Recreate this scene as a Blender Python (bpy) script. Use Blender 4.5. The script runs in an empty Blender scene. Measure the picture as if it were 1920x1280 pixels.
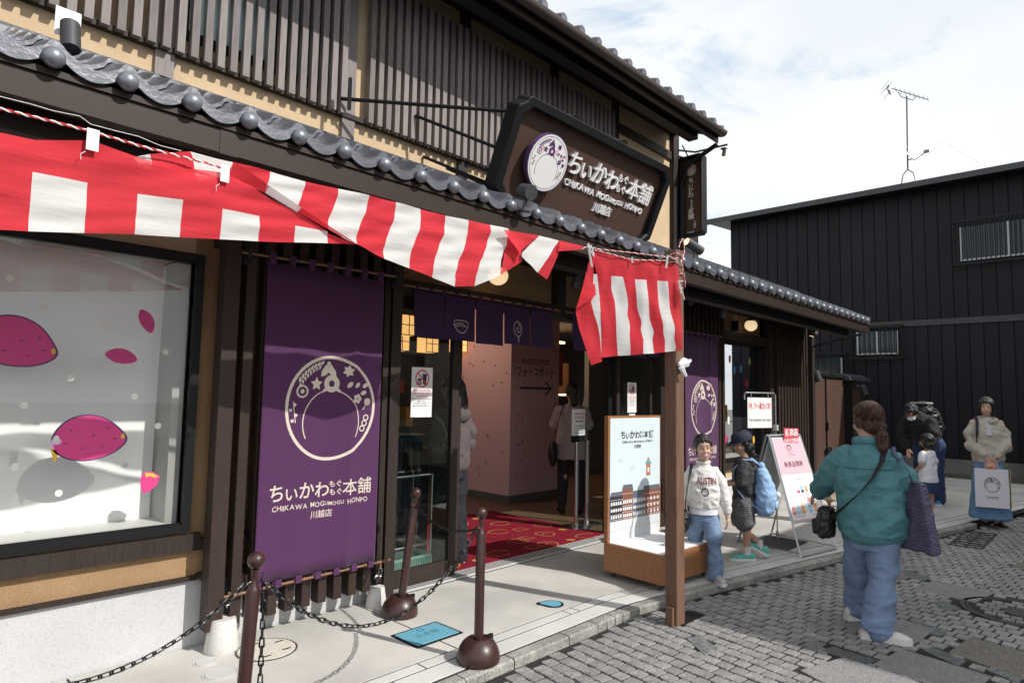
import bpy, bmesh, math, random
import numpy as np
from mathutils import Vector, Matrix, noise
random.seed(7)
PI = math.pi; R = math.radians
sc = bpy.context.scene; col = sc.collection

# ------------------------------------------------------------------ camera, world, sun, exposure
CAMH = 1.52; FPX = 1203.4; YAW = 0.7636; PITCH = 0.08085; ROLL = 0.0184
_fw = Vector((math.cos(YAW)*math.cos(PITCH), math.sin(YAW)*math.cos(PITCH), math.sin(PITCH)))
_rt = Vector((math.sin(YAW), -math.cos(YAW), 0)); _up = _rt.cross(_fw)
_ix = _rt*math.cos(ROLL)+_up*math.sin(ROLL); _iy = _up*math.cos(ROLL)-_rt*math.sin(ROLL)
cam = bpy.data.cameras.new("camera"); camo = bpy.data.objects.new("camera", cam); col.objects.link(camo)
camo.matrix_world = Matrix(((_ix.x, _iy.x, -_fw.x, 0), (_ix.y, _iy.y, -_fw.y, 0), (_ix.z, _iy.z, -_fw.z, CAMH), (0, 0, 0, 1)))
cam.sensor_width = 36; cam.lens = 36*FPX/1920; cam.clip_start = 0.05; cam.clip_end = 2000
sc.camera = camo
SUND = Vector((-0.27, 0.93, -0.83)).normalized()          # direction the sunlight travels
sun = bpy.data.lights.new("sun", 'SUN'); sun.energy = 4.2; sun.angle = R(0.55); sun.color = (1.0, 0.955, 0.89)
suno = bpy.data.objects.new("sun", sun); col.objects.link(suno)
suno.rotation_euler = SUND.to_track_quat('-Z', 'Y').to_euler(); suno.location = (2, -6, 12)
SUN_EL = math.asin(-SUND.z); SUN_AZ = math.atan2(-SUND.x, -SUND.y)
w = bpy.data.worlds.new("World"); sc.world = w; w.use_nodes = True
nt = w.node_tree; nt.nodes.clear()
def wn(t, **k):
    n = nt.nodes.new(t)
    for a, b in k.items(): setattr(n, a, b)
    return n
out = wn('ShaderNodeOutputWorld'); bg = wn('ShaderNodeBackground'); bg.inputs[1].default_value = 0.1
sky = wn('ShaderNodeTexSky', sky_type='NISHITA', sun_disc=False); sky.sun_elevation = SUN_EL; sky.sun_rotation = SUN_AZ
sky.dust_density = 1.0; sky.ozone_density = 1.4; sky.air_density = 1.0
tc = wn('ShaderNodeTexCoord'); mp = wn('ShaderNodeMapping'); mp.inputs['Scale'].default_value = (1.0, 1.0, 2.6); mp.inputs['Location'].default_value = (0.3, 1.7, 0.2)
nz = wn('ShaderNodeTexNoise'); nz.inputs['Scale'].default_value = 2.6; nz.inputs['Detail'].default_value = 9; nz.inputs['Roughness'].default_value = 0.62; nz.inputs['Distortion'].default_value = 0.5
rp = wn('ShaderNodeValToRGB'); rp.color_ramp.elements[0].position = 0.27; rp.color_ramp.elements[1].position = 0.42
nz2 = wn('ShaderNodeTexNoise'); nz2.inputs['Scale'].default_value = 1.7; nz2.inputs['Detail'].default_value = 6
rp2 = wn('ShaderNodeValToRGB'); rp2.color_ramp.elements[0].color = (8.3, 8.75, 9.3, 1); rp2.color_ramp.elements[1].color = (10.2, 10.3, 10.4, 1)
rp2.color_ramp.elements[0].position = 0.35; rp2.color_ramp.elements[1].position = 0.6
mx = wn('ShaderNodeMix', data_type='RGBA')
bl = wn('ShaderNodeMix', data_type='RGBA'); bl.inputs[0].default_value = 0.72; bl.inputs[7].default_value = (5.2, 7.4, 9.4, 1)
L = nt.links.new
L(tc.outputs['Generated'], mp.inputs[0]); L(mp.outputs[0], nz.inputs[0]); L(mp.outputs[0], nz2.inputs[0])
L(nz.outputs[0], rp.inputs[0]); L(nz2.outputs[0], rp2.inputs[0]); L(rp.outputs[0], mx.inputs[0])
L(sky.outputs[0], bl.inputs[6]); L(bl.outputs[2], mx.inputs[6]); L(rp2.outputs[0], mx.inputs[7]); L(mx.outputs[2], bg.inputs[0]); L(bg.outputs[0], out.inputs[0])
sc.view_settings.view_transform = 'Standard'; sc.view_settings.look = 'None'; sc.view_settings.exposure = 0.08; sc.view_settings.gamma = 1.0
sc.view_settings.use_curve_mapping = False
sc.render.engine = 'CYCLES'; sc.cycles.use_denoising = True; sc.cycles.max_bounces = 7; sc.cycles.transparent_max_bounces = 12
sc.cycles.diffuse_bounces = 4; sc.cycles.caustics_reflective = False; sc.cycles.caustics_refractive = False

# ------------------------------------------------------------------ measuring helpers (pixel of the photograph -> point on a real plane)
def ray(u, v): return _ix*((u-960)/FPX) - _iy*((v-640)/FPX) + _fw
def at(u, v, Y=None, X=None, Z=None):
    r = ray(u, v)
    if Y is not None: t = Y/r.y
    elif X is not None: t = X/r.x
    else: t = (Z-CAMH)/r.z
    return Vector((0, 0, CAMH))+r*t
def atp(u, v, P, N):
    r = ray(u, v); o = Vector((0, 0, CAMH)); N = Vector(N)
    return o+r*((Vector(P)-o).dot(N)/r.dot(N))

# ------------------------------------------------------------------ materials
MATS = {}
def mat(name, c, rough=0.6, var=0.0, vs=8.0, bump=0.0, bs=60.0, metal=0.0, spec=0.5, stretch=(1, 1, 1), rnd=0.0, speck=None, emit=0.0, sheen=0.0, coat=0.0, transl=0.0, detail=5, obj=True, isl=0.0, wave=None, dirt=None):
    if name in MATS: return MATS[name]
    m = bpy.data.materials.new(name); m.use_nodes = True; n = m.node_tree.nodes; l = m.node_tree.links.new
    b = n['Principled BSDF']; b.inputs['Roughness'].default_value = rough; b.inputs['Metallic'].default_value = metal
    b.inputs['Specular IOR Level'].default_value = spec; b.inputs['Coat Weight'].default_value = coat
    c4 = (*c, 1); b.inputs['Base Color'].default_value = c4
    t = n.new('ShaderNodeTexCoord'); mp = n.new('ShaderNodeMapping'); mp.inputs['Scale'].default_value = stretch
    l(t.outputs['Object'], mp.inputs[0])
    cur = None
    def mul(a, fac_out, lo, hi):
        mr = n.new('ShaderNodeMapRange'); mr.inputs['To Min'].default_value = lo; mr.inputs['To Max'].default_value = hi
        l(fac_out, mr.inputs[0])
        vm = n.new('ShaderNodeVectorMath'); vm.operation = 'SCALE'
        if a is None: vm.inputs[0].default_value = c
        else: l(a, vm.inputs[0])
        l(mr.outputs[0], vm.inputs['Scale']); return vm.outputs[0]
    if var:
        z = n.new('ShaderNodeTexNoise'); z.inputs['Scale'].default_value = vs; z.inputs['Detail'].default_value = detail; z.inputs['Roughness'].default_value = 0.65
        l(mp.outputs[0], z.inputs[0])
        mr0 = n.new('ShaderNodeMapRange'); mr0.inputs['From Min'].default_value = 0.3; mr0.inputs['From Max'].default_value = 0.7
        l(z.outputs[0], mr0.inputs[0]); cur = mul(cur, mr0.outputs[0], 1-var, 1+var)
    if dirt:
        z = n.new('ShaderNodeTexNoise'); z.inputs['Scale'].default_value = dirt[0]; z.inputs['Detail'].default_value = 4
        l(t.outputs['Object'], z.inputs[0]); mr0 = n.new('ShaderNodeMapRange'); mr0.inputs['From Min'].default_value = 0.4; mr0.inputs['From Max'].default_value = 0.62
        l(z.outputs[0], mr0.inputs[0]); cur = mul(cur, mr0.outputs[0], 1-dirt[1], 1.0)
    if rnd:
        oi = n.new('ShaderNodeObjectInfo'); cur = mul(cur, oi.outputs['Random'], 1-rnd, 1+rnd)
    if isl:
        g = n.new('ShaderNodeNewGeometry'); cur = mul(cur, g.outputs['Random Per Island'], 1-isl, 1+isl)
    if speck:
        vz = n.new('ShaderNodeTexNoise'); vz.inputs['Scale'].default_value = speck[0]; vz.inputs['Detail'].default_value = 2
        l(t.outputs['Object'], vz.inputs[0]); rr = n.new('ShaderNodeValToRGB')
        rr.color_ramp.elements[0].position = speck[1]; rr.color_ramp.elements[1].position = speck[1]+0.07
        rr.color_ramp.elements[0].color = (speck[2],)*3+(1,); rr.color_ramp.elements[1].color = (1, 1, 1, 1)
        l(vz.outputs[0], rr.inputs[0]); mm = n.new('ShaderNodeVectorMath'); mm.operation = 'MULTIPLY'
        if cur is None: mm.inputs[0].default_value = c
        else: l(cur, mm.inputs[0])
        l(rr.outputs[0], mm.inputs[1]); cur = mm.outputs[0]
    if cur is not None: l(cur, b.inputs['Base Color'])
    if bump:
        z = n.new('ShaderNodeTexNoise'); z.inputs['Scale'].default_value = bs; z.inputs['Detail'].default_value = 5
        l(mp.outputs[0], z.inputs[0]); bp = n.new('ShaderNodeBump'); bp.inputs['Strength'].default_value = bump; bp.inputs['Distance'].default_value = 0.01
        l(z.outputs[0], bp.inputs['Height']); l(bp.outputs[0], b.inputs['Normal'])
        if wave:
            z2 = n.new('ShaderNodeTexNoise'); z2.inputs['Scale'].default_value = wave[0]; z2.inputs['Detail'].default_value = 3; z2.inputs['Distortion'].default_value = 0.6
            mp2 = n.new('ShaderNodeMapping'); mp2.inputs['Scale'].default_value = wave[2]; l(t.outputs['Object'], mp2.inputs[0]); l(mp2.outputs[0], z2.inputs[0])
            b2 = n.new('ShaderNodeBump'); b2.inputs['Strength'].default_value = wave[1]; b2.inputs['Distance'].default_value = 0.03
            l(z2.outputs[0], b2.inputs['Height']); l(b2.outputs[0], bp.inputs['Normal'])
    if emit: b.inputs['Emission Color'].default_value = c4; b.inputs['Emission Strength'].default_value = emit
    if sheen: b.inputs['Sheen Weight'].default_value = sheen
    if transl:
        tr = n.new('ShaderNodeBsdfTranslucent'); ms = n.new('ShaderNodeMixShader'); ms.inputs[0].default_value = transl
        tr.inputs[0].default_value = c4
        if cur is not None: l(cur, tr.inputs[0])
        l(b.outputs[0], ms.inputs[1]); l(tr.outputs[0], ms.inputs[2]); l(ms.outputs[0], n['Material Output'].inputs[0])
    MATS[name] = m; return m
def glass(name, tint=(0.93, 0.96, 0.95), ior=1.5, base=0.0):
    if name in MATS: return MATS[name]
    m = bpy.data.materials.new(name); m.use_nodes = True; n = m.node_tree.nodes; l = m.node_tree.links.new
    n.remove(n['Principled BSDF']); tr = n.new('ShaderNodeBsdfTransparent'); tr.inputs[0].default_value = (*tint, 1)
    g = n.new('ShaderNodeBsdfGlossy'); g.inputs['Roughness'].default_value = 0.02
    lw = n.new('ShaderNodeLayerWeight'); lw.inputs[0].default_value = 0.5; ms = n.new('ShaderNodeMixShader')
    f = n.new('ShaderNodeMath'); f.operation = 'POWER'; f.inputs[1].default_value = 4.5; l(lw.outputs['Facing'], f.inputs[0])
    ad = n.new('ShaderNodeMath'); ad.operation = 'MULTIPLY_ADD'; ad.inputs[1].default_value = 0.9; ad.inputs[2].default_value = 0.045+base; ad.use_clamp = True
    l(f.outputs[0], ad.inputs[0]); l(ad.outputs[0], ms.inputs[0]); l(tr.outputs[0], ms.inputs[1]); l(g.outputs[0], ms.inputs[2]); l(ms.outputs[0], n['Material Output'].inputs[0])
    MATS[name] = m; return m
M = mat
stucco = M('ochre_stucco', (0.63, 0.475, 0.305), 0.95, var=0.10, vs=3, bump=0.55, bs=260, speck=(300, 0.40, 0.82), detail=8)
plinthm = M('speckled_plinth', (0.53, 0.53, 0.54), 0.85, var=0.05, vs=2, speck=(260, 0.36, 0.7), bump=0.1, bs=200)
dwood = M('dark_stained_wood', (0.030, 0.021, 0.018), 0.6, spec=0.3, var=0.35, vs=14, stretch=(6, 6, 0.5), bump=0.15, bs=30, rnd=0.15)
slatm = M('weathered_grey_slat', (0.215, 0.188, 0.185), 0.75, var=0.28, vs=10, stretch=(8, 8, 0.7), bump=0.1, bs=30, rnd=0.2)
bslat = M('brown_coated_slat', (0.036, 0.023, 0.019), 0.55, spec=0.3, var=0.12, vs=8, stretch=(6, 6, 0.7), rnd=0.08)
black = M('black_metal', (0.008, 0.008, 0.009), 0.5, spec=0.28)
blackp = M('black_plastic', (0.015, 0.015, 0.016), 0.5)
dmetal = M('dark_grey_metal', (0.05, 0.053, 0.06), 0.45, var=0.1, vs=6)
fasciam = M('brown_fascia', (0.027, 0.016, 0.012), 0.5, spec=0.3, var=0.06, vs=3)
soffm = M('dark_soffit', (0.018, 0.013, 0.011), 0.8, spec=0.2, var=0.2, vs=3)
tilem = M('silver_grey_roof_tile', (0.135, 0.142, 0.168), 0.36, var=0.22, vs=9, rnd=0.18, bump=0.2, bs=40, metal=0.35, dirt=(5, .3))
ballm = M('silver_grey_tile_ball', (0.20, 0.21, 0.245), 0.33, var=0.16, vs=14, rnd=0.08, bump=0.05, bs=40, metal=0.45)
conc = M('pale_concrete', (0.56, 0.545, 0.51), 0.9, var=0.07, vs=2.2, bump=0.12, bs=140, speck=(90, 0.34, 0.9), dirt=(1.4, 0.2), detail=9)
conc2 = M('pale_concrete_strip', (0.58, 0.575, 0.56), 0.9, var=0.06, vs=2.5, bump=0.1, bs=140, rnd=0.04, dirt=(1.7, 0.12))
kerbm = M('granite_kerb', (0.40, 0.39, 0.36), 0.9, var=0.18, vs=22, bump=0.8, bs=120, speck=(150, 0.42, 0.5), rnd=0.1, dirt=(6, 0.3))
paverm = M('granite_paver', (0.325, 0.32, 0.315), 0.82, var=0.14, vs=18, bump=0.55, bs=150, speck=(170, 0.43, 0.5), rnd=0.13, isl=0.12, dirt=(1.3, 0.22))
slabm = M('granite_slab', (0.265, 0.262, 0.262), 0.82, var=0.12, vs=10, bump=0.4, bs=170, speck=(170, 0.43, 0.5), rnd=0.08)
slabb = M('brown_granite_slab', (0.20, 0.185, 0.155), 0.85, var=0.2, vs=16, bump=0.5, bs=170, speck=(150, 0.45, 0.5))
jointm = M('dark_joint', (0.018, 0.017, 0.016), 0.95, var=0.4, vs=30, bump=0.5, bs=90)
glassb = M('glazed_mosaic_stone', (0.125, 0.135, 0.135), 0.5, var=0.7, vs=28, rnd=0.35)
white = M('white_print', (0.8, 0.8, 0.8), 0.55)
offw = M('unbleached_print', (0.62, 0.54, 0.47), 0.8)
redp = M('red_print', (0.62, 0.03, 0.035), 0.5)
redc = M('red_cotton', (0.76, 0.036, 0.056), 0.85, var=0.04, vs=4, bump=0.2, bs=700, transl=0.25, wave=(7, 0.16, (0.6, 1, 4.5)))
whc = M('white_cotton', (0.88, 0.87, 0.86), 0.85, var=0.02, vs=4, bump=0.2, bs=700, transl=0.25, wave=(7, 0.12, (0.6, 1, 4.5)))
purp = M('purple_cotton', (0.078, 0.018, 0.086), 0.8, var=0.12, vs=30, stretch=(1, 1, 9), bump=0.2, bs=300, transl=0.12, sheen=0.15, detail=8)
purpd = M('dark_purple_cotton', (0.034, 0.011, 0.055), 0.85, var=0.1, vs=20, bump=0.2, bs=300)
bambo = M('brown_bamboo', (0.20, 0.10, 0.055), 0.5, var=0.2, vs=20)
postw = M('brown_timber_post', (0.15, 0.08, 0.05), 0.7, var=0.3, vs=9, stretch=(7, 7, 0.5), bump=0.2, bs=30)
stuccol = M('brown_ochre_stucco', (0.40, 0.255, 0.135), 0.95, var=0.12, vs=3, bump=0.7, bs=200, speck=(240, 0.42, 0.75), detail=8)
bolm = M('brown_bollard_paint', (0.042, 0.016, 0.014), 0.38, var=0.08, vs=5, coat=0.2)
chm = M('black_chain', (0.01, 0.01, 0.012), 0.4, metal=0.2)
oak = M('orange_brown_laminate', (0.31, 0.135, 0.055), 0.45, var=0.16, vs=5, stretch=(18, 18, 0.8))
oakd = M('pale_wood_panel', (0.28, 0.15, 0.075), 0.5, var=0.12, vs=5, stretch=(6, 6, 0.8))
steel = M('brushed_steel', (0.55, 0.55, 0.56), 0.28, metal=1.0)
alum = M('grey_aluminium', (0.42, 0.43, 0.44), 0.38, metal=0.8)
bwall = M('black_metal_cladding', (0.0110, 0.0115, 0.0170), 0.5, var=0.25, vs=1.2, rnd=0.22, spec=0.22, dirt=(.8, .25))
gatem = M('stained_board', (0.072, 0.034, 0.022), 0.65, var=0.35, vs=10, stretch=(14, 14, 0.5), speck=(38, 0.28, 2.2), rnd=0.1)
glassw = glass('window_glass', (.985, .99, .985)); glassd = glass('door_glass', (0.85, 0.9, 0.88), base=0.01)
glassdk = M('dark_window_pane', (0.03, 0.05, 0.055), 0.12, var=0.2, vs=3)
bluep = M('blue_cover_plate', (0.14, 0.38, 0.50), 0.55, var=0.10, vs=60, bump=0.5, bs=110)
signbr = M('sign_brown_panel', (0.075, 0.042, 0.032), 0.6, spec=0.3, var=0.04, vs=3)
pinkpil = M('mauve_pillar', (0.62, 0.41, 0.45), 0.7)
dotp = M('dark_pink_dot', (0.22, 0.07, 0.09), 0.7)
inkd = M('dark_ink', (0.03, 0.025, 0.035), 0.6)
inkg = M('grey_ink', (0.25, 0.24, 0.26), 0.6)
pinkp = M('pale_pink_print', (0.74, 0.45, 0.52), 0.5)
magp = M('sweet_potato_pink', (0.62, 0.05, 0.23), 0.5)
magd = M('sweet_potato_dark', (0.20, 0.02, 0.09), 0.5)
yelp = M('yellow_print', (0.75, 0.45, 0.06), 0.5)
purpk = M('purple_print', (0.10, 0.035, 0.13), 0.5)
tealp = M('sky_blue_print', (0.30, 0.52, 0.68), 0.5)
palesky = M('pale_blue_print', (0.62, 0.72, 0.76), 0.45)
orangep = M('orange_print', (0.70, 0.33, 0.13), 0.5)

def sheer(m, k):
    n = m.node_tree.nodes; l = m.node_tree.links.new; o = n['Material Output']; src = o.inputs[0].links[0].from_socket
    t = n.new('ShaderNodeBsdfTransparent'); x = n.new('ShaderNodeMixShader'); x.inputs[0].default_value = k
    l(src, x.inputs[1]); l(t.outputs[0], x.inputs[2]); l(x.outputs[0], o.inputs[0])
sheer(redc, .15); sheer(whc, .18)
# ------------------------------------------------------------------ mesh helpers
class MB:
    def __init__(s): s.v = []; s.f = []; s.m = []
    def add(s, vs, fs, mi=0):
        o = len(s.v); s.v += [tuple(v) for v in vs]; s.f += [tuple(i+o for i in f) for f in fs]; s.m += [mi]*len(fs); return s
    def box(s, x0, x1, y0, y1, z0, z1, mi=0, b=0.0):
        if b:
            p = []
            for (X, Y) in ((x0+b, y0), (x1-b, y0), (x1, y0+b), (x1, y1-b), (x1-b, y1), (x0+b, y1), (x0, y1-b), (x0, y0+b)): p.append((X, Y))
            q = [(min(max(a, x0+b), x1-b), min(max(c, y0+b), y1-b)) for a, c in p]
            rings = [[(a, c, z0) for a, c in p], [(a, c, z1-b) for a, c in p], [(a, c, z1) for a, c in q]]
            return s.rings(rings, mi)
        v = [(x, y, z) for z in (z0, z1) for y in (y0, y1) for x in (x0, x1)]
        return s.add(v, [(0, 2, 3, 1), (4, 5, 7, 6), (0, 1, 5, 4), (2, 6, 7, 3), (0, 4, 6, 2), (1, 3, 7, 5)], mi)
    def rings(s, rs, mi=0, cap=True, closed=True):
        n = len(rs[0]); v = [p for r in rs for p in r]; f = []
        for i in range(len(rs)-1):
            for j in range(n if closed else n-1):
                k = (j+1) % n; f.append((i*n+j, i*n+k, (i+1)*n+k, (i+1)*n+j))
        if cap: f.append(tuple(range(n))[::-1]); f.append(tuple((len(rs)-1)*n+j for j in range(n)))
        return s.add(v, f, mi)
    def tube(s, pts, rad, n=8, mi=0, cap=True, flat=1.0, upv=(0, 0, 1)):
        pts = [Vector(p) for p in pts]; m = len(pts)
        if not hasattr(rad, '__len__'): rad = [rad]*m
        rs = []
        for i, p in enumerate(pts):
            d = (pts[min(i+1, m-1)]-pts[max(i-1, 0)]).normalized(); u = Vector(upv)
            if abs(d.dot(u)) > 0.96: u = Vector((1, 0, 0)) if abs(d.x) < .9 else Vector((0, 1, 0))
            a = d.cross(u).normalized(); c = a.cross(d).normalized()
            r = rad[i]; ra, rb = (r if hasattr(r, '__len__') else (r, r*flat))
            rs.append([p+a*(math.cos(t)*ra)+c*(math.sin(t)*rb) for t in [2*PI*k/n for k in range(n)]])
        return s.rings(rs, mi, cap)
    def cyl(s, x, y, z0, z1, r0, r1=None, n=16, mi=0): 
        r1 = r0 if r1 is None else r1
        return s.rings([[(x+math.cos(2*PI*k/n)*r, y+math.sin(2*PI*k/n)*r, z) for k in range(n)] for z, r in ((z0, r0), (z1, r1))], mi)
    def lathe(s, x, y, prof, n=24, mi=0, zo=0):
        return s.rings([[(x+math.cos(2*PI*k/n)*r, y+math.sin(2*PI*k/n)*r, z+zo) for k in range(n)] for r, z in prof], mi)
    def ell(s, c, r, n=12, k=8, mi=0, rot=None):
        c = Vector(c); r = (r, r, r) if not hasattr(r, '__len__') else r; rs = []
        for i in range(k+1):
            t = PI*max(0.03, min(0.97, i/k)); 
            ring = [Vector((math.cos(2*PI*j/n)*math.sin(t)*r[0], math.sin(2*PI*j/n)*math.sin(t)*r[1], -math.cos(t)*r[2])) for j in range(n)]
            if rot: ring = [rot @ p for p in ring]
            rs.append([c+p for p in ring])
        return s.rings(rs, mi)
    def prism(s, poly, f0, f1, mi=0):
        """poly: list of (a,b); f0,f1 map to 3D at both ends"""
        n = len(poly); return s.rings([[f0(*p) for p in poly], [f1(*p) for p in poly]], mi)
    def loft(s, secs, n=20, mi=0, e=2.3):
        """secs (cx,cy,cz,a,b[,tiltx,yaw]) horizontal superellipse sections bottom to top"""
        rs = []
        for q in secs:
            cx, cy, cz, a, b = q[:5]; tl = q[5] if len(q) > 5 else 0; yw = q[6] if len(q) > 6 else 0; ring = []
            for k in range(n):
                t = 2*PI*k/n; c_, s_ = math.cos(t), math.sin(t)
                X = a*math.copysign(abs(c_)**(2/e), c_); Y = b*math.copysign(abs(s_)**(2/e), s_)
                ring.append((cx+X*math.cos(yw)-Y*math.sin(yw), cy+X*math.sin(yw)+Y*math.cos(yw), cz+Y*tl))
            rs.append(ring)
        return s.rings(rs, mi)
def wl(o):
    v = Vector((0, 0, 0))
    while o is not None: v += Vector(o.location); o = o.parent
    return v
def mesh(name, mb, mats, smooth=False):
    me = bpy.data.meshes.new(name); me.from_pydata(mb.v, [], mb.f)
    for m in (mats if isinstance(mats, (list, tuple)) else [mats]): me.materials.append(m)
    me.polygons.foreach_set('material_index', mb.m)
    bm = bmesh.new(); bm.from_mesh(me); bmesh.ops.recalc_face_normals(bm, faces=bm.faces); bm.to_mesh(me); bm.free()
    if smooth:
        me.polygons.foreach_set('use_smooth', [True]*len(me.polygons))
        try: me.set_sharp_from_angle(angle=R(38))
        except Exception: pass
    me.update(); return me
def link(name, me, parent=None, local=False, loc=None):
    o = bpy.data.objects.new(name, me); col.objects.link(o)
    if parent is not None:
        o.parent = parent
        if not local: o.location = -wl(parent)
    if loc is not None: o.location = loc
    return o
def ob(name, mb, mats, parent=None, smooth=False, local=False, label=None, cat=None, group=None, kind=None):
    o = link(name, mesh(name, mb, mats, smooth), parent, local)
    if parent is None and mb.v:            # put the origin at the base of a single-mesh thing
        a = np.array(mb.v); c = Vector(((a[:, 0].min()+a[:, 0].max())/2, (a[:, 1].min()+a[:, 1].max())/2, a[:, 2].min()))
        o.data.transform(Matrix.Translation(-c)); o.location = c
    return tag(o, label, cat, group, kind)
def tag(o, label=None, cat=None, group=None, kind=None):
    if label: o['label'] = label
    if cat: o['category'] = cat
    if group: o['group'] = group
    if kind: o['kind'] = kind
    return o
def thing(name, label, cat, loc=(0, 0, 0), rz=0, group=None, kind=None):
    o = bpy.data.objects.new(name, None); col.objects.link(o); o.location = loc; o.rotation_euler = (0, 0, rz); o.empty_display_size = 0.2
    return tag(o, label, cat, group, kind)
def copy_tree(o, parent=None):
    c = o.copy(); col.objects.link(c); c.parent = parent
    for ch in list(o.children): copy_tree(ch, c)
    return c
def B(name, x0, x1, y0, y1, z0, z1, m, parent=None, b=0.0, **k):
    return ob(name, MB().box(x0, x1, y0, y1, z0, z1, 0, b), m, parent, **k)

# flat print: 2D shapes and lettering laid on a surface through a mapping f(x, y, h)
_tc = {}
def textgeo(body, bold=0.0, ext=0.0):
    key = (body, bold, ext)
    if key not in _tc:
        cu = bpy.data.curves.new('t', 'FONT'); cu.body = body; cu.size = 1; cu.offset = bold; cu.extrude = ext; cu.resolution_u = 3
        o = bpy.data.objects.new('t', cu); col.objects.link(o); dg = bpy.context.evaluated_depsgraph_get()
        me = bpy.data.meshes.new_from_object(o.evaluated_get(dg)); v = [tuple(p.co) for p in me.vertices]; f = [tuple(p.vertices) for p in me.polygons]
        bpy.data.objects.remove(o); bpy.data.curves.remove(cu); bpy.data.meshes.remove(me)
        _tc[key] = (v, f)
    return _tc[key]
class Art:
    def __init__(s, f, sub=0.0): s.f = f; s.mb = MB(); s.mats = []; s.h = 0.0; s.sub = sub
    def mi(s, m):
        if m not in s.mats: s.mats.append(m)
        return s.mats.index(m)
    def poly(s, pts, m, h=0.0):
        s.mb.add([(x, y, h+s.h) for x, y in pts], [tuple(range(len(pts)))], s.mi(m)); return s
    def rect(s, x0, y0, x1, y1, m, h=0.0, nx=1): 
        for i in range(nx):
            a = x0+(x1-x0)*i/nx; b = x0+(x1-x0)*(i+1)/nx; s.poly([(a, y0), (b, y0), (b, y1), (a, y1)], m, h)
        return s
    def disc(s, x, y, r, m, h=0.0, ry=None, n=20, rot=0.0):
        ry = r if ry is None else ry; c_, s_ = math.cos(rot), math.sin(rot)
        P = [(math.cos(2*PI*k/n)*r, math.sin(2*PI*k/n)*ry) for k in range(n)]
        return s.poly([(x+a*c_-b*s_, y+a*s_+b*c_) for a, b in P], m, h)
    def stroke(s, pts, wd, m, h=0.0, closed=False):
        n = len(pts); o = len(s.mb.v); vs = []
        for i, (x, y) in enumerate(pts):
            a = pts[(i-1) % n] if closed or i else pts[i]; b = pts[(i+1) % n] if closed or i < n-1 else pts[i]
            dx, dy = b[0]-a[0], b[1]-a[1]; q = math.hypot(dx, dy) or 1
            ww = wd[i] if hasattr(wd, '__len__') else wd
            vs += [(x-dy/q*ww/2, y+dx/q*ww/2, h+s.h), (x+dy/q*ww/2, y-dx/q*ww/2, h+s.h)]
        fs = [(2*i, 2*i+1, (2*i+3) % (2*n), (2*i+2) % (2*n)) for i in range(n if closed else n-1)]
        s.mb.add(vs, fs, s.mi(m)); return s
    def ring(s, x, y, r, wd, m, h=0.0, n=36, ry=None, wob=0.0, a0=0, a1=2*PI):
        ry = ry or r; full = abs(a1-a0-2*PI) < 1e-3
        P = [(x+math.cos(t)*r*(1+wob*math.sin(3*t+1)), y+math.sin(t)*ry*(1+wob*math.sin(3*t+1))) for t in [a0+(a1-a0)*k/(n if full else n-1) for k in range(n)]]
        return s.stroke(P, wd, m, h, full)
    def leaf(s, x, y, ln, wd, ang, m, h=0.0):
        c_, s_ = math.cos(ang), math.sin(ang); P = [(0, 0), (ln*.3, wd*.45), (ln*.65, wd*.4), (ln, 0), (ln*.65, -wd*.4), (ln*.3, -wd*.45)]
        return s.poly([(x+a*c_-b*s_, y+a*s_+b*c_) for a, b in P], m, h)
    def star(s, x, y, r, m, n=5, q=0.5, rot=0.3, h=0.0):
        return s.poly([(x+math.cos(rot+PI*k/n)*(r if k % 2 == 0 else r*q), y+math.sin(rot+PI*k/n)*(r if k % 2 == 0 else r*q)) for k in range(2*n)], m, h)
    def text(s, body, x, y, size, m, al='c', bold=0.0, ext=0.0, h=0.0, sx=1.0, rot=0.0, fit=None):
        v, f = textgeo(body, bold, ext)
        if not v: return s
        a = min(p[0] for p in v); b = max(p[0] for p in v); k = size
        if fit: sx = fit/((b-a)*k)
        o = {'c': -(a+b)/2, 'l': -a, 'r': -b}[al]; c_, s_ = math.cos(rot), math.sin(rot)
        vs = []
        for p in v:
            X = (p[0]+o)*k*sx; Y = p[1]*k; vs.append((x+X*c_-Y*s_, y+X*s_+Y*c_, h+s.h+p[2]*k+ext*k))
        s.mb.add(vs, f, s.mi(m)); return s
    def done(s, name, parent=None, local=False, **k):
        me = bpy.data.meshes.new(name); me.from_pydata(s.mb.v, [], s.mb.f)
        for m in s.mats: me.materials.append(m)
        me.polygons.foreach_set('material_index', s.mb.m)
        if s.sub:
            bm = bmesh.new(); bm.from_mesh(me); bmesh.ops.triangulate(bm, faces=bm.faces)
            for _ in range(4):
                ed = [e for e in bm.edges if e.calc_length() > s.sub]
                if not ed: break
                bmesh.ops.subdivide_edges(bm, edges=ed, cuts=1); bmesh.ops.triangulate(bm, faces=[f for f in bm.faces if len(f.verts) > 3])
            bm.to_mesh(me); bm.free()
        for q in me.vertices: q.co = Vector(s.f(*q.co))
        me.update()
        o = link(name, me, parent, local); return tag(o, **k)
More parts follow.
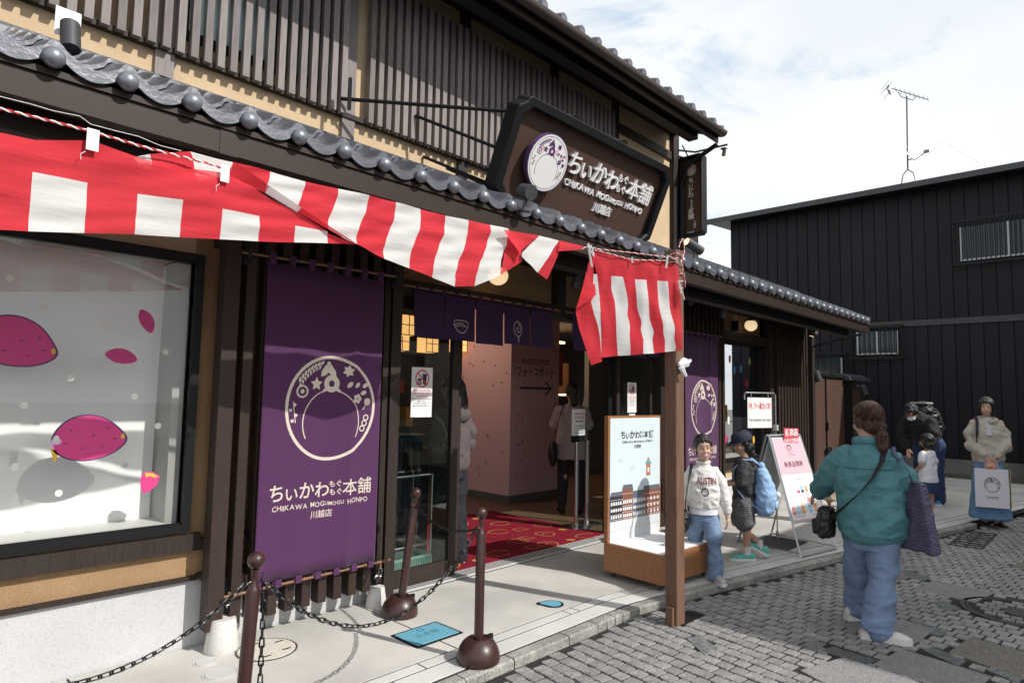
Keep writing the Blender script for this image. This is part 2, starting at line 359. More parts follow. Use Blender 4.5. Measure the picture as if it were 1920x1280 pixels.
def brand(a, x, y, W, m, bold=0.012, ext=0.0, m2=None, town=True):
    """hand-lettered shop name centred on x, baseline y, total width W"""
    m2 = m2 or m; s = W/6.45; cur = x-W/2
    for ch, sz, dy, adv in (('ち', 1.0, 0.02, .92), ('い', .82, -.02, .86), ('か', 1.0, .03, .95), ('わ', .95, .0, .98)):
        a.text(ch, cur+adv*s/2, y+dy*s, s*sz*1.02, m, bold=bold*1.3, ext=ext, rot=random.uniform(-.05, .05)); cur += adv*s
    a.text('もぐ', cur+.33*s, y+.48*s, s*.40, m, bold=bold*2, ext=ext); a.text('もぐ', cur+.36*s, y+.02*s, s*.40, m, bold=bold*2, ext=ext); cur += .74*s
    for ch, adv in (('本', 1.0), ('舗', 1.0)): a.text(ch, cur+adv*s/2, y, s*1.0, m, bold=bold*.7, ext=ext); cur += adv*s
    t = 'CHIIKAWA MOGUMOGU HONPO'; ws = []
    for i, ch in enumerate(t):
        sm = .78 if 12 <= i <= 16 else 1.0
        if ch == ' ': ws.append(.42)
        else: v = textgeo(ch, bold, 0)[0]; ws.append((max(p[0] for p in v)-min(p[0] for p in v)+.11)*sm)
    q = W*.93/sum(ws); c2 = x-W*.465; hh = min(q, s*.5)
    for i, (ch, wd) in enumerate(zip(t, ws)):
        if ch != ' ': a.text(ch, c2+wd*q/2, y-.56*s+math.sin(i*1.7)*.025*s, hh*(.78 if 12 <= i <= 16 else 1.0), m2, bold=bold, ext=ext*1.5, sx=q/hh)
        c2 += wd*q
    if town: a.text('川越店', x, y-1.16*s, s*.46, m2, bold=bold, ext=ext*1.5)
def emblem(a, x, y, r, m, wd=0.06, back=None, ry=None):
    """ring of flowers and leaves; the centre stays plain"""
    ry = ry or r; k = ry/r
    a.ring(x, y, r*(1-wd/2), r*wd, m, n=48, ry=ry*(1-wd/2), wob=0.008)
    def P(an, q): return x+math.cos(an)*r*q, y+math.sin(an)*ry*q
    for t in range(8):
        an = R(147-t*5.5); px, py = P(an, .85); a.leaf(px, py, r*.12, r*.06, an-1.0, m, .0005); a.leaf(px, py, r*.10, r*.05, an+PI-.7, m, .0005)
    px, py = P(R(96), .78)
    for s_ in (-1, 1): a.leaf(px, py, r*.26, r*.16, -PI/2+s_*.75, m, .0005)
    for d in ((0, .07), (-.05, 0), (.05, 0)): a.disc(px+d[0]*r, py+d[1]*r, r*.045, m, .001, n=10)
    px, py = P(R(63), .80); a.star(px, py, r*.13, m, 6, .6)
    px, py = P(R(128), .57); a.star(px, py, r*.14, m, 5, .5, 1.57)
    a.ring(x, y+ry*.46, r*.12, r*.11, m, n=20)
    for an in (R(-40), R(220)): a.leaf(x+math.cos(an)*r*.14, y+ry*.46+math.sin(an)*r*.14, r*.14, r*.07, an, m, .0005)
    for an, q in ((R(38), .72), (R(30), .88), (R(48), .6), (R(22), .78)):
        px, py = P(an, q); a.disc(px, py, r*.075, m, ry=r*.045, rot=an, n=10)
    px, py = P(R(155), .72)
    a.ring(px, py, r*.11, r*.035, m, n=14); a.disc(px, py, r*.045, m, n=8)
    px, py = P(R(17), .60); 
    for q in range(5): a.disc(px+math.cos(q*1.257)*r*.06, py+math.sin(q*1.257)*r*.06, r*.045, m, .0005, n=8)
    px, py = P(R(8), .83); a.disc(px, py, r*.08, m, n=10); a.stroke([(px, py), P(R(-3), .72)], r*.02, m)
    for an, q in ((R(176), .80), (R(183), .88), (R(190), .78), (R(196), .87)): px, py = P(an, q); a.disc(px, py, r*.035, m, n=8)
    a.stroke([P(R(172), .84), P(R(200), .82)], r*.018, m)
    for i, an in enumerate((R(-14), R(-22), R(-30))): px, py = P(an, .82); a.ring(px, py, r*.055, r*.025, m, n=12)
    # plain round blank in the middle
    a.ring(x, y-ry*.28, r*.62, r*.022, m, n=40, ry=ry*.62, a0=R(-28), a1=R(208))

# ------------------------------------------------------------------ SETTING: ground, road, kerb, pavement
ob('ground', MB().box(-60, 80, -60, 80, -0.3, -0.04), M('dark_earth', (0.16, 0.155, 0.15), 0.95, var=0.2, vs=1), kind='structure')
KP = [(-4, 2.53), (4.0, 2.53), (4.7, 2.42), (6.46, 2.06), (8.84, 1.56), (9.7, 1.38), (12.0, .95), (16.5, .2)]
def K(x):
    for (a, ya), (b, yb) in zip(KP, KP[1:]):
        if a <= x <= b: return ya+(yb-ya)*(x-a)/(b-a)
    return KP[0][1] if x < KP[0][0] else KP[-1][1]
road = thing('road', None, None, (4, 1, 0), kind='structure')
B('road_bed', -6, 24, -14, 2.55, -0.045, -0.0065, jointm, road)
# special inlays (x, y centre, w, d, angle, material, name)
ANG = R(-8); ca, sa = math.cos(ANG), math.sin(ANG)
def uv2w(u, v): return (4+u*ca-v*sa, 1+u*sa+v*ca)
def w2uv(x, y): dx, dy = x-4, y-1; return dx*ca+dy*sa, -dx*sa+dy*ca
INL = []
def inlay(name, quad, m, z=0.004):
    c = [(sum(p[0] for p in quad)/4), (sum(p[1] for p in quad)/4)]
    mb = MB().rings([[(x, y, -.012) for x, y in quad], [(x, y, z-.003) for x, y in quad], [(x+(c[0]-x)*.02, y+(c[1]-y)*.02, z) for x, y in quad]])
    INL.append(quad); return ob(name, mb, m, road)
def wq(u0, v0, u1, v1): return [uv2w(u0, v0), uv2w(u1, v0), uv2w(u1, v1), uv2w(u0, v1)]
def quadpx(*p): return [tuple(at(u, v, Z=0)[:2]) for u, v in p]
inlay('granite_slab', quadpx((1500, 1256), (1580, 1232), (1742, 1282), (1640, 1330)), slabm)
inlay('granite_slab', quadpx((1638, 1244), (1691, 1216), (1860, 1268), (1800, 1312)), slabm)
inlay('granite_slab', quadpx((1570, 1170), (1660, 1155), (1752, 1180), (1712, 1208)), slabm)
inlay('brown_slab', quadpx((1778, 1222), (1819, 1194), (1960, 1232), (1940, 1280)), slabb)
inlay('granite_slab', quadpx((1716, 1104), (1752, 1086), (1864, 1111), (1828, 1129)), slabm)
inlay('brown_slab', quadpx((1655, 1088), (1672, 1074), (1706, 1082), (1668, 1098)), slabb)
inlay('brown_slab', quadpx((1896, 1060), (1935, 1050), (1975, 1060), (1940, 1074)), slabb)
for q in (((1675, 1070), (1700, 1068), (1748, 1083), (1725, 1090)), ((1748, 1128), (1770, 1126), (1802, 1140), (1775, 1146)), ((1693, 1168), (1715, 1163), (1780, 1182), (1762, 1194)),
          ((1730, 1219), (1748, 1212), (1812, 1238), (1796, 1248)), ((1848, 1254), (1866, 1246), (1925, 1268), (1908, 1280)), ((1286, 1196), (1312, 1190), (1350, 1218), (1322, 1228)),
          ((1500, 1210), (1520, 1200), (1550, 1206), (1530, 1220)), ((1540, 1218), (1562, 1212), (1648, 1238), (1618, 1246)), ((1146, 1104+50), (1160, 1148), (1190, 1156), (1170, 1166))):
    inlay('mosaic_inlay', quadpx(*q), glassb, 0.003)
def inquad(x, y, q, pad=0.0):
    s = None
    for i in range(4):
        (a, b), (c, d) = q[i], q[(i+1) % 4]; t = (c-a)*(y-b)-(d-b)*(x-a)
        if s is None: s = t > 0
        elif (t > 0) != s: return False
    return True
MH = at(1912, 1148, Z=0); MHR = 0.36
PU, PV = 0.098, 0.088
pmesh = []
for i in range(10):
    a, b = PU-.013, PV-.012; j = lambda: random.uniform(-.0035, .0035)
    P = [(-a/2+j(), -b/2+j()), (a/2+j(), -b/2+j()), (a/2+j(), b/2+j()), (-a/2+j(), b/2+j())]
    mid = []
    for k in range(4):
        (x0, y0), (x1, y1) = P[k], P[(k+1) % 4]
        mid += [(x0+(x1-x0)*.05, y0+(y1-y0)*.05), (x0+(x1-x0)*.95, y0+(y1-y0)*.95)]
    hh = random.uniform(-.0015, .0015)
    pmesh.append(mesh('paver', MB().rings([[(x, y, -.022) for x, y in mid], [(x, y, -.002+hh) for x, y in mid], [(x*.96, y*.96, .001+hh) for x, y in mid]]), paverm))
cells = []
for iu in range(-60, 190):
    for iv in range(-95, 30):
        u = iu*PU; v = iv*PV+(PV/2 if iu % 2 else 0); x, y = uv2w(u, v)
        if not (0.8 < x < 15.6 and -7 < y): continue
        if y > K(x)-.05: continue
        if math.hypot(x-MH.x, y-MH.y) < MHR+.05: continue
        if any(inquad(x, y, q) for q in INL): continue
        d = math.hypot(x, y); 
        # in the camera's view?
        p = camo.matrix_world.inverted() @ Vector((x, y, 0))
        if -p.z < .5: continue
        px = 960+FPX*p.x/-p.z; py = 640-FPX*p.y/-p.z
        vis = -60 < px < 1980 and py < 1340
        if not vis and (d > 6 or y < -3): continue
        cells.append((0 if vis else 1, d, x, y))
cells.sort()
st = MB()
for i, (_, d, x, y) in enumerate(cells):
    me = random.choice(pmesh); rz = ANG+random.choice((0, PI))+random.uniform(-.03, .03)
    if i < 300:
        o = link('paver', me, road); o.location = Vector((x, y, random.uniform(-.002, .002)))-wl(road); o.rotation_euler = (random.uniform(-.012, .012), random.uniform(-.012, .012), rz)
    else:
        mt = Matrix.Translation((x, y, random.uniform(-.002, .002))) @ Matrix.Rotation(rz, 4, 'Z')
        vv = [mt @ q.co for q in me.vertices]; st.add(vv, [tuple(p.vertices) for p in me.polygons])
far_pav = ob('far_pavers', st, paverm, road, kind='stuff')
# manhole cover
mh = thing('manhole_cover', 'large round iron manhole cover inlaid with grey pavers in the road', 'manhole cover', (MH.x, MH.y, 0))
a = Art(lambda x, y, h: (MH.x+x, MH.y+y, .002+h))
mb = MB()
for r0, r1, z in ((MHR, MHR-.03, .004), (MHR-.04, MHR-.055, .003)):
    mb.rings([[(MH.x+math.cos(t)*r, MH.y+math.sin(t)*r, zz) for t in [2*PI*k/40 for k in range(40)]] for r, zz in ((r0, -.01), (r0, z), (r1, z), (r1, -.01))], cap=False)
ob('rim', mb, M('worn_iron', (0.06, .058, .055), .55, metal=.4, bump=.3, bs=90), mh)
ob('centre_plate', MB().lathe(MH.x, MH.y, [(.10, -.01), (.10, .002), (.085, .004)], 28), MATS['worn_iron'], mh)
mb = MB()
for iu in range(-4, 5):
    for iv in range(-5, 6):
        x = iu*.085; y = iv*.075+(.037 if iu % 2 else 0); q = math.hypot(x, y)
        if .14 < q < MHR-.09: mb.box(MH.x+x-.037, MH.x+x+.037, MH.y+y-.033, MH.y+y+.033, -.01, .003)
ob('inset_pavers', mb, paverm, mh, kind='stuff')
# pavement
pave = thing('pavement', None, None, (4, 3.2, 0), kind='structure')
mb = MB()
for x in np.arange(-4, 16.4, .5):
    x1 = x+.5; mb.add([(x, K(x)+.01, .0455), (x1, K(x1)+.01, .0455), (x1, 9, .0455), (x, 9, .0455)], [(0, 1, 2, 3)])
ob('pavement_bed', mb, jointm, pave)
def strip(name, m, x0, x1, o0, o1, z=.05, step=.5, y1=None, b=.0015, z0=-.02):
    xs = [x0]+[q for q in np.arange(math.ceil(x0/step)*step, x1, step) if q > x0+.01]+[x1]
    A = []; 
    for x in xs:
        a0 = K(x)+o0; a1 = y1 if y1 is not None else K(x)+o1
        A.append([(x, a0, z0), (x, a0, z-b), (x, a0+b, z), (x, a1-b, z), (x, a1, z-b), (x, a1, z0)])
    return ob(name, MB().rings(A), m, pave)
x = -3.9
random.seed(11)
cuts = [2.345, 2.71, 3.196, 3.491, 3.595, 3.69, 3.778]
xs = [-3.9, -3.2, -2.5, -1.9, -1.2, -.6, 0, .6, 1.15, 1.75, 2.2]+cuts+[4.35, 4.95, 5.55, 5.66, 5.77, 6.35, 6.95, 7.5, 7.61, 8.2, 8.8, 9.4, 9.7]
for a0, b0 in zip(xs, xs[1:]):
    o = strip('kerb_stone', kerbm, a0+.004, b0-.004, 0.0+random.uniform(-.004, .004), .088, z=.05+random.uniform(-.003, .003), step=.25, b=.011)
xs = [-3.9, -1.4, .2, 2.05, 4.4, 6.6, 9.0, 11.5, 16]
for a0, b0 in zip(xs, xs[1:]): strip('paving_slab', conc2, a0+.005, b0-.005, .097, .231)
xs = [-3.9, -.6, 1.5, 2.28, 3.52, 3.61, 4.17, 4.28, 5.6, 7.2, 8.8, 11, 16]
for a0, b0 in zip(xs, xs[1:]): strip('paving_slab', conc2, a0+.005, b0-.005, .246, .322)
for a0, b0 in ((-3.9, .9), (.9, 2.575), (2.575, 6.05), (6.05, 9.6), (9.6, 12.6), (12.6, 16.0)):
    strip('paving_slab', conc, a0+.006, b0-.006, .336, 0, y1=3.915 if b0 < 12 else 6.5, z=.050)
B('sill_joint', 2.86, 6.5, 3.872, 3.885, .05, .0515, jointm, pave)
B('entrance_sill', 2.86, 6.5, 3.886, 4.03, .05, .064, M('pale_anodised_sill', (.55, .55, .55), .45), pave)
for i in range(4): B('sill_groove', 2.86, 6.5, 3.908+i*.030, 3.917+i*.030, .0642, .0652, jointm, pave)

# utility covers on the pavement
def cover_round(x, y, r, m, label, holes=False):
    t = thing('utility_cover', label, 'utility cover', (x, y, .05))
    ob('ring', MB().lathe(x, y, [(r+.012, .046), (r+.012, .053), (r+.003, .053), (r+.003, .046)], 36), dmetal if holes else conc2, t)
    ob('plate', MB().lathe(x, y, [(r, .046), (r, .0545), (r*.96, .056)], 36), m, t)
    if holes:
        for k in range(5):
            an = k*1.257+.5; ob('slot', MB().box(x+math.cos(an)*r*.72-.025, x+math.cos(an)*r*.72+.025, y+math.sin(an)*r*.72-.007, y+math.sin(an)*r*.72+.007, .0562, .0566), black, t)
        a = Art(lambda X, Y, h: (x+X, y+Y, .0563)); a.ring(0, 0, r*.5, r*.03, conc, n=24); a.ring(0, 0, r*.85, r*.02, conc, n=30); a.done('relief', t)
cwh = M('cream_cover', (.62, .58, .5), .8, var=.1, vs=30, bump=.3, bs=60)
p = at(500, 1217, Z=.05); cover_round(p.x, p.y, .155, cwh, 'large round cream drain cover with slots, behind the left bollard', True)
p = at(413, 1262, Z=.05); cover_round(p.x, p.y, .075, conc2, 'pale blank round cover flush in the concrete near the bottom of the frame')
p = at(385, 1241, Z=.05); cover_round(p.x, p.y, .05, conc2, 'smallest pale round cover beside the left concrete weight')
t = thing('water_meter_cover', 'rectangular blue meter cover with black rim set in the pavement', 'cover', (2.58, 3.14, .05))
q = [(2.41, 3.28), (2.77, 3.28), (2.76, 3.01), (2.40, 3.01)]
ob('rim', MB().box(2.405, 2.765, 3.01, 3.28, .046, .054, 0, .004), black, t); ob('plate', MB().box(2.425, 2.745, 3.03, 3.26, .05, .057, 0, .002), bluep, t)
a = Art(lambda X, Y, h: (2.585+X, 3.145+Y, .0575)); a.text('止水栓', 0, -.02, .06, M('dark_blue_ink', (.03, .15, .25), .6)); a.ring(0, .07, .022, .006, MATS['dark_blue_ink'], n=14); a.done('lettering', t)
t = thing('valve_cover', 'small blue drop-shaped valve cover with black rim in the pavement', 'cover', (3.57, 3.0, .05))
drop = [(math.cos(k)*.078*(1+.5*max(0, math.cos(k-2.33))**14), math.sin(k)*.078*(1+.5*max(0, math.cos(k-2.33))**14)) for k in [2*PI*i/40 for i in range(40)]]
for nm, s_, z1, m in (('rim', 1.0, .054, black), ('plate', .78, .057, bluep)):
    ob(nm, MB().rings([[(3.58+X*s_, 2.985+Y*s_, z) for X, Y in drop] for z in (.046, z1)]), m, t)
B('threshold_plate', 6.85, 7.2, 2.62, 2.95, .05, .054, dmetal, None, label='flat grey steel base plate under the hanging notice stand', cat='base plate') if False else None

# ------------------------------------------------------------------ SHOP BUILDING
shop = thing('shop_building', 'two-storey ochre plastered shop with dark wooden slats and a tiled lower roof', 'building', (3.5, 4.2, 0))
XL = -1.6
B('plinth', XL, 2.72, 3.925, 4.2, 0, .425, plinthm, shop)
B('plinth_rail', XL, 1.50, 3.90, 3.96, .425, .448, dwood, shop)
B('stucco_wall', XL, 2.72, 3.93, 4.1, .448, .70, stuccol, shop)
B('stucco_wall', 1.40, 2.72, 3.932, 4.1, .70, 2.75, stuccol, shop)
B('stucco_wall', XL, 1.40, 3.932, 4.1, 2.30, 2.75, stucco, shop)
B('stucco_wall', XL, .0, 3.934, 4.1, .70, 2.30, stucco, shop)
B('sill_board', XL, 1.5, 3.885, 3.93, .595, .69, dwood, shop)
# display window
def window(x0, x1, z0, z1, y, fr=.045, m=None, pane=glassw, depth=.08, parent=shop, label=None):
    f = MB(); f.box(x0, x1, y-.03, y+depth, z0, z0+fr); f.box(x0, x1, y-.03, y+depth, z1-fr, z1); f.box(x0, x0+fr, y-.03, y+depth, z0+fr, z1-fr); f.box(x1-fr, x1, y-.03, y+depth, z0+fr, z1-fr)
    f.box(x0+fr, x1-fr, y-.012, y-.006, z0+fr, z0+fr+.012); f.box(x0+fr, x1-fr, y-.012, y-.006, z1-fr-.012, z1-fr)
    w_ = ob('window', f, m or black, parent)
    ob('pane', MB().box(x0+fr, x1-fr, y+.02, y+.026, z0+fr, z1-fr), pane, w_); return w_
win1 = window(.10, 1.445, .70, 2.30, 3.93)
B('inner_sill', .145, 1.4, 3.99, 4.25, .70, .752, M('pale_sill', (.62, .62, .60), .5), shop)
B('inner_frame', 1.335, 1.4, 3.99, 4.25, .75, 2.26, M('pale_reveal', (.34, .34, .33), .6), shop)
B('display_board', -.6, 1.325, 4.215, 4.24, .745, 2.27, M('grey_white_board', (.90, .92, .92), .5), shop)
B('display_soffit', -.6, 1.4, 3.99, 4.25, 2.27, 2.29, MATS['pale_reveal'], shop)
# printed stickers on the pane (plain sweet potatoes, dots, a cone)
sticks = []
def soft(P, n=2):
    for _ in range(n): P = [q for (a_, b_), (c_, d_) in zip(P, P[1:]+P[:1]) for q in ((a_*.75+c_*.25, b_*.75+d_*.25), (a_*.25+c_*.75, b_*.25+d_*.75))]
    return P
def potato(a, x, y, s, ang, m=magp, half=False):
    c_, s_ = math.cos(ang), math.sin(ang); P = [(-1.0, .0), (-.72, .3), (-.3, .50), (.2, .50), (.62, .32), (1.0, -.05), (.7, -.3), (.2, -.46), (-.35, -.44), (-.75, -.26)]
    a.poly([(x+(p*c_-q*s_)*s, y+(p*s_+q*c_)*s) for p, q in soft(P)], m)
    for p, q in ((-.35, .12), (.1, -.15), (.45, .1)): a.disc(x+(p*c_-q*s_)*s, y+(p*s_+q*c_)*s, s*.07, magd, .0006, ry=s*.03, n=8, rot=ang+.5)
def gl(x, y, h): return (x, 3.948-h, y)
def sticker(u, v, fn, label, cat='sticker', group=None, nm='window_sticker'):
    p = at(u, v, Y=3.95); a = Art(gl); fn(a, p.x, p.z)
    me_o = a.done(nm, None, label=label, cat=cat, group=group)
    v_ = np.array([tuple(q.co) for q in me_o.data.vertices]); c = Vector(v_.mean(0)); me_o.data.transform(Matrix.Translation(-c)); me_o.location = c
    bm = bmesh.new(); bm.from_mesh(me_o.data); bm.to_mesh(me_o.data); bm.free()
sticker(275, 602, lambda a, x, y: potato(a, x, y, .075, R(-62)), 'small pink sweet potato sticker standing steeply in the upper right of the display window')
sticker(228, 668, lambda a, x, y: potato(a, x, y, .085, R(-8)), 'pink sweet potato sticker lying nearly level in the middle of the display window')
def halfp(a, x, y):
    a.poly([(x+p*.052, y+q*.06) for p, q in ((-.9, .5), (-.5, .95), (.3, .9), (1, .45), (.8, -.3), (.1, -.85), (-.55, -1), (-.85, -.4))], magp)
    a.poly([(x+p*.052, y+q*.06) for p, q in ((-.5, .85), (.2, .8), (.85, .45), (.5, .35), (0, .55), (-.35, .45))], yelp, .0006)
sticker(280, 903, halfp, 'bitten pink sweet potato sticker with yellow flesh low in the display window')
def plump(a, x, y, s_, ang):
    c_, q_ = math.cos(ang), math.sin(ang); P = [(-1.0, -.02), (-.86, .36), (-.52, .66), (-.05, .76), (.42, .62), (.78, .30), (1.08, -.08), (.80, -.42), (.35, -.62), (-.15, -.68), (-.62, -.55), (-.9, -.32)]
    for k, m, h in ((1.06, purpk, 0), (1.0, magp, .0008)): a.poly([(x+(p*c_-q*q_)*s_*k, y+(p*q_+q*c_)*s_*k) for p, q in soft(P)], m, h)
    for p, q in ((-.5, .3), (.1, .1), (.5, .3), (-.2, -.3), (.35, -.3), (-.65, -.1), (.7, -.05)): a.disc(x+(p*c_-q*q_)*s_, y+(p*q_+q*c_)*s_, s_*.05, purpk, .0014, ry=s_*.022, n=8, rot=ang+.5)
    a.disc(x+c_*s_*.93, y+q_*s_*.93, s_*.06, yelp, .0016, ry=s_*.09, n=10)
sticker(168, 822, lambda a, x, y: plump(a, x, y, .165, R(3)), 'large plump pink sweet potato sticker, lower left of the display window')
sticker(30, 642, lambda a, x, y: plump(a, x, y, .17, R(-12)), 'large plump pink sweet potato sticker cut by the left edge of the photo')
def conep(a, x, y):
    a.poly([(x-.022, y-.005), (x+.022, y-.005), (x+.004, y-.075), (x-.004, y-.075)], yelp); a.disc(x, y+.006, .032, M('lilac_print', (.62, .47, .66), .5), .0005, ry=.018); a.disc(x, y+.028, .024, MATS['lilac_print'], .001, ry=.016); a.disc(x, y+.045, .013, M('cream_print', (.74, .71, .66), .5), .0012, ry=.014)
sticker(104, 838, conep, 'small soft ice cream cone sticker beside the lower sweet potato')
for i, (u, v) in enumerate(((18, 522), (157, 545), (254, 538), (199, 610), (132, 708), (252, 743), (296, 798), (110, 924), (28, 874), (80, 575), (45, 760), (310, 660))):
    sticker(u, v, lambda a, x, y: a.disc(x, y, .017, M('cream_dot', (.78, .77, .72), .5), n=14), 'small round cream dot sticker on the big display window', 'sticker', 'cream dot stickers on the display window', 'dot_sticker')

# lower slats between display window and entrance
sm_ = mesh('slat', MB().box(-.029, .029, -.045, .045, -1.29, 1.29, 0, .002), bslat)
def slats(xs, y, z0, z1, me, H, parent=shop, nm='slat'):
    for x in xs:
        o = link(nm, me, parent); o.location = Vector((x, y, (z0+z1)/2))-wl(parent); o.scale.z = (z1-z0)/H
slats([1.545], 3.79, .17, 2.75, mesh('slat', MB().box(-.045, .045, -.05, .05, -1.29, 1.29, 0, .002), bslat), 2.58)
slats([1.66+.1105*k for k in range(9)], 3.79, .18, 2.75, sm_, 2.58)
B('rail', 1.5, 2.7, 3.835, 3.93, .60, .66, dwood, shop); B('rail', 1.5, 2.7, 3.835, 3.93, 2.36, 2.42, dwood, shop); B('rail', 1.5, 2.7, 3.835, 3.93, .43, .46, dwood, shop)
B('post', 2.715, 2.80, 3.79, 4.0, .05, 2.75, dwood, shop); B('post', 2.655, 2.70, 3.80, 3.95, .2, 2.75, dwood, shop)
# entrance
B('lintel', 2.80, 6.85, 3.86, 4.05, 2.24, 2.36, dwood, shop)
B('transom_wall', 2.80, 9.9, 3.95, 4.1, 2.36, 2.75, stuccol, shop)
for x in (4.66, 6.45, 7.86): B('post', x, x+.11, 3.86, 3.95, 2.36, 2.75, dwood, shop)
def door(x0, x1, y, label=None, nm='sliding_door'):
    f = MB(); fr = .055; z0, z1 = .07, 2.24
    f.box(x0, x0+fr, y, y+.045, z0, z1); f.box(x1-fr*1.3, x1, y, y+.045, z0, z1); f.box(x0+fr, x1-fr*1.3, y, y+.045, z0, z0+.12); f.box(x0+fr, x1-fr*1.3, y, y+.045, z1-.09, z1)
    d = ob(nm, f, dwood, shop); ob('pane', MB().box(x0+fr, x1-fr*1.3, y+.018, y+.024, z0+.12, z1-.09), glassd, d); return d
d1 = door(2.82, 3.52, 3.96); ob('handle', MB().box(2.838, 2.853, 3.945, 3.96, .92, 1.12), black, d1); ob('latch', MB().box(2.833, 2.858, 3.95, 3.96, 1.17, 1.26), M('white_metal', (.7, .7, .7), .4), d1)
d2 = door(5.78, 6.52, 3.96)
door(3.40, 4.0, 4.02) if False else None
B('door_jamb', 3.52, 3.60, 4.02, 4.07, .07, 2.24, dwood, shop); B('door_jamb', 5.70, 5.79, 4.01, 4.08, .07, 2.24, black, shop); B('post', 6.52, 6.62, 3.86, 4.05, .05, 2.36, dwood, shop)
# slats and second window to the right
slats([6.68+.1105*k for k in range(12)], 3.80, .18, 2.75, sm_, 2.58)
B('stucco_wall', 6.62, 8.0, 3.95, 4.1, .05, 2.36, stucco, shop)
B('plinth', 6.62, 11.2, 3.93, 4.2, 0, .44, plinthm, shop)
B('stucco_wall', 8.0, 9.6, 3.94, 4.1, .44, .64, stucco, shop)
B('window_header', 7.95, 9.55, 3.86, 3.95, 2.30, 2.42, dwood, shop)
B('sill_board', 7.95, 9.55, 3.88, 3.94, .56, .65, dwood, shop)
win2 = window(8.0, 9.48, .65, 2.30, 3.93)
B('inner_sill', 8.0, 9.5, 3.99, 4.3, .62, .70, MATS['pale_sill'], shop)
B('side_wall', 9.5, 11.2, 3.95, 4.1, .44, 2.75, M('brown_black_board', (.035, .022, .016), .7), shop)
sm2 = mesh('slat', MB().box(-.033, .033, -.04, .04, -1.08, 1.08, 0, .002), bslat)
B('post', 9.56, 9.68, 3.82, 3.94, .05, 2.75, dwood, shop)
slats([9.80+.118*k for k in range(11)], 3.82, .18, 2.75, sm2, 2.16)
B('corner_post', 11.1, 11.22, 3.74, 3.95, .05, 2.75, dwood, shop)
# interior
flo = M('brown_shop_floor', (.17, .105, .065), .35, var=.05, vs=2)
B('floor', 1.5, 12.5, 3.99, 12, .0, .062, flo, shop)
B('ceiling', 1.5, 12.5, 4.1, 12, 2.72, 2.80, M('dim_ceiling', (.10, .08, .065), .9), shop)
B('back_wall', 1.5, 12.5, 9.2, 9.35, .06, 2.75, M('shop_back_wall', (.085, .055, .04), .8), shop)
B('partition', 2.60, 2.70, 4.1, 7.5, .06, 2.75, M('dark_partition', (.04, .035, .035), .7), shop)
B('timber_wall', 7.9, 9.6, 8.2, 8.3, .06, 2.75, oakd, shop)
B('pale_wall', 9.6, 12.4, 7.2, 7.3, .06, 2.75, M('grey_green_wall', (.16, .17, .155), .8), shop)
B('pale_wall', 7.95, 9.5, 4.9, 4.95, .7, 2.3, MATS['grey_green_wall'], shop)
# pillar with photo spot print
PX, PY = 6.28, 6.02
pil = ob('pillar', MB().box(PX, PX+1.02, PY, PY+1.05, .15, 2.72), pinkpil, shop)
B('pillar_base', PX-.01, PX+1.03, PY-.01, PY+1.06, .06, .16, M('grey_skirting', (.10, .095, .09), .6), shop)
a = Art(lambda x, y, h: (PX+.51+x, PY-.003-h, y)); a.text('PHOTO SPOT', 0, 1.93, .11, inkd, bold=.01, fit=.58); a.text('フォトスポット', 0, 1.77, .15, inkd, bold=.012, fit=.78)
a.stroke([(-.33, 1.60), (.33, 1.60)], .03, inkd); a.stroke([(.2, 1.69), (.34, 1.60), (.2, 1.51)], .03, inkd)
for i in range(26): a.disc(random.uniform(-.46, .46), random.uniform(.25, 2.6), .015, dotp, .001, n=8)
a.done('photo_spot_print', pil)
a = Art(lambda x, y, h: (PX-.003-h, PY+.52-x, y))
for i in range(30): a.disc(random.uniform(-.46, .46), random.uniform(.25, 2.6), .015, dotp, 0, n=8)
a.done('dot_print', pil)

# roof over the ground floor
XR = 10.92
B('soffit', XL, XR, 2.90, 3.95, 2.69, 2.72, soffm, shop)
B('fascia', XL, XR, 2.83, 2.90, 2.55, 2.655, fasciam, shop)
B('fascia_lip', XL, XR, 2.818, 2.90, 2.657, 2.682, fasciam, shop)
B('fascia_cover', 1.08, 1.16, 2.8265, 2.831, 2.545, 2.656, fasciam, shop); B('fascia_cover', 8.1, 8.18, 2.8265, 2.831, 2.545, 2.656, fasciam, shop)
B('eave_beam', XL, XR-.15, 3.08, 3.20, 2.50, 2.69, M('black_beam', (.018, .014, .012), .6), shop)
RS = 0.44
def rz_(y): return 2.70+(y-2.82)*RS
mb = MB(); mb.add([(XL, 2.84, 2.684), (XR, 2.84, 2.684), (XR, 3.95, rz_(3.95)-.02), (XL, 3.95, rz_(3.95)-.02), (XL, 2.84, 2.66), (XR, 2.84, 2.66), (XR, 3.95, rz_(3.95)-.06), (XL, 3.95, rz_(3.95)-.06)], [(0, 1, 2, 3), (4, 7, 6, 5), (0, 4, 5, 1), (1, 5, 6, 2), (2, 6, 7, 3), (3, 7, 4, 0)])
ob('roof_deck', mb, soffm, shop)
TP = .2425
def prof(x):
    """tile surface height across one pitch, x in 0..1 from ball to ball"""
    if x < .16: return .030*math.cos(x/.16*PI/2)
    if x > .90: return .030*math.sin((x-.90)/.10*PI/2)
    t = (x-.16)/.74; return -.040*math.sin(PI*t)**.9
NX = 18
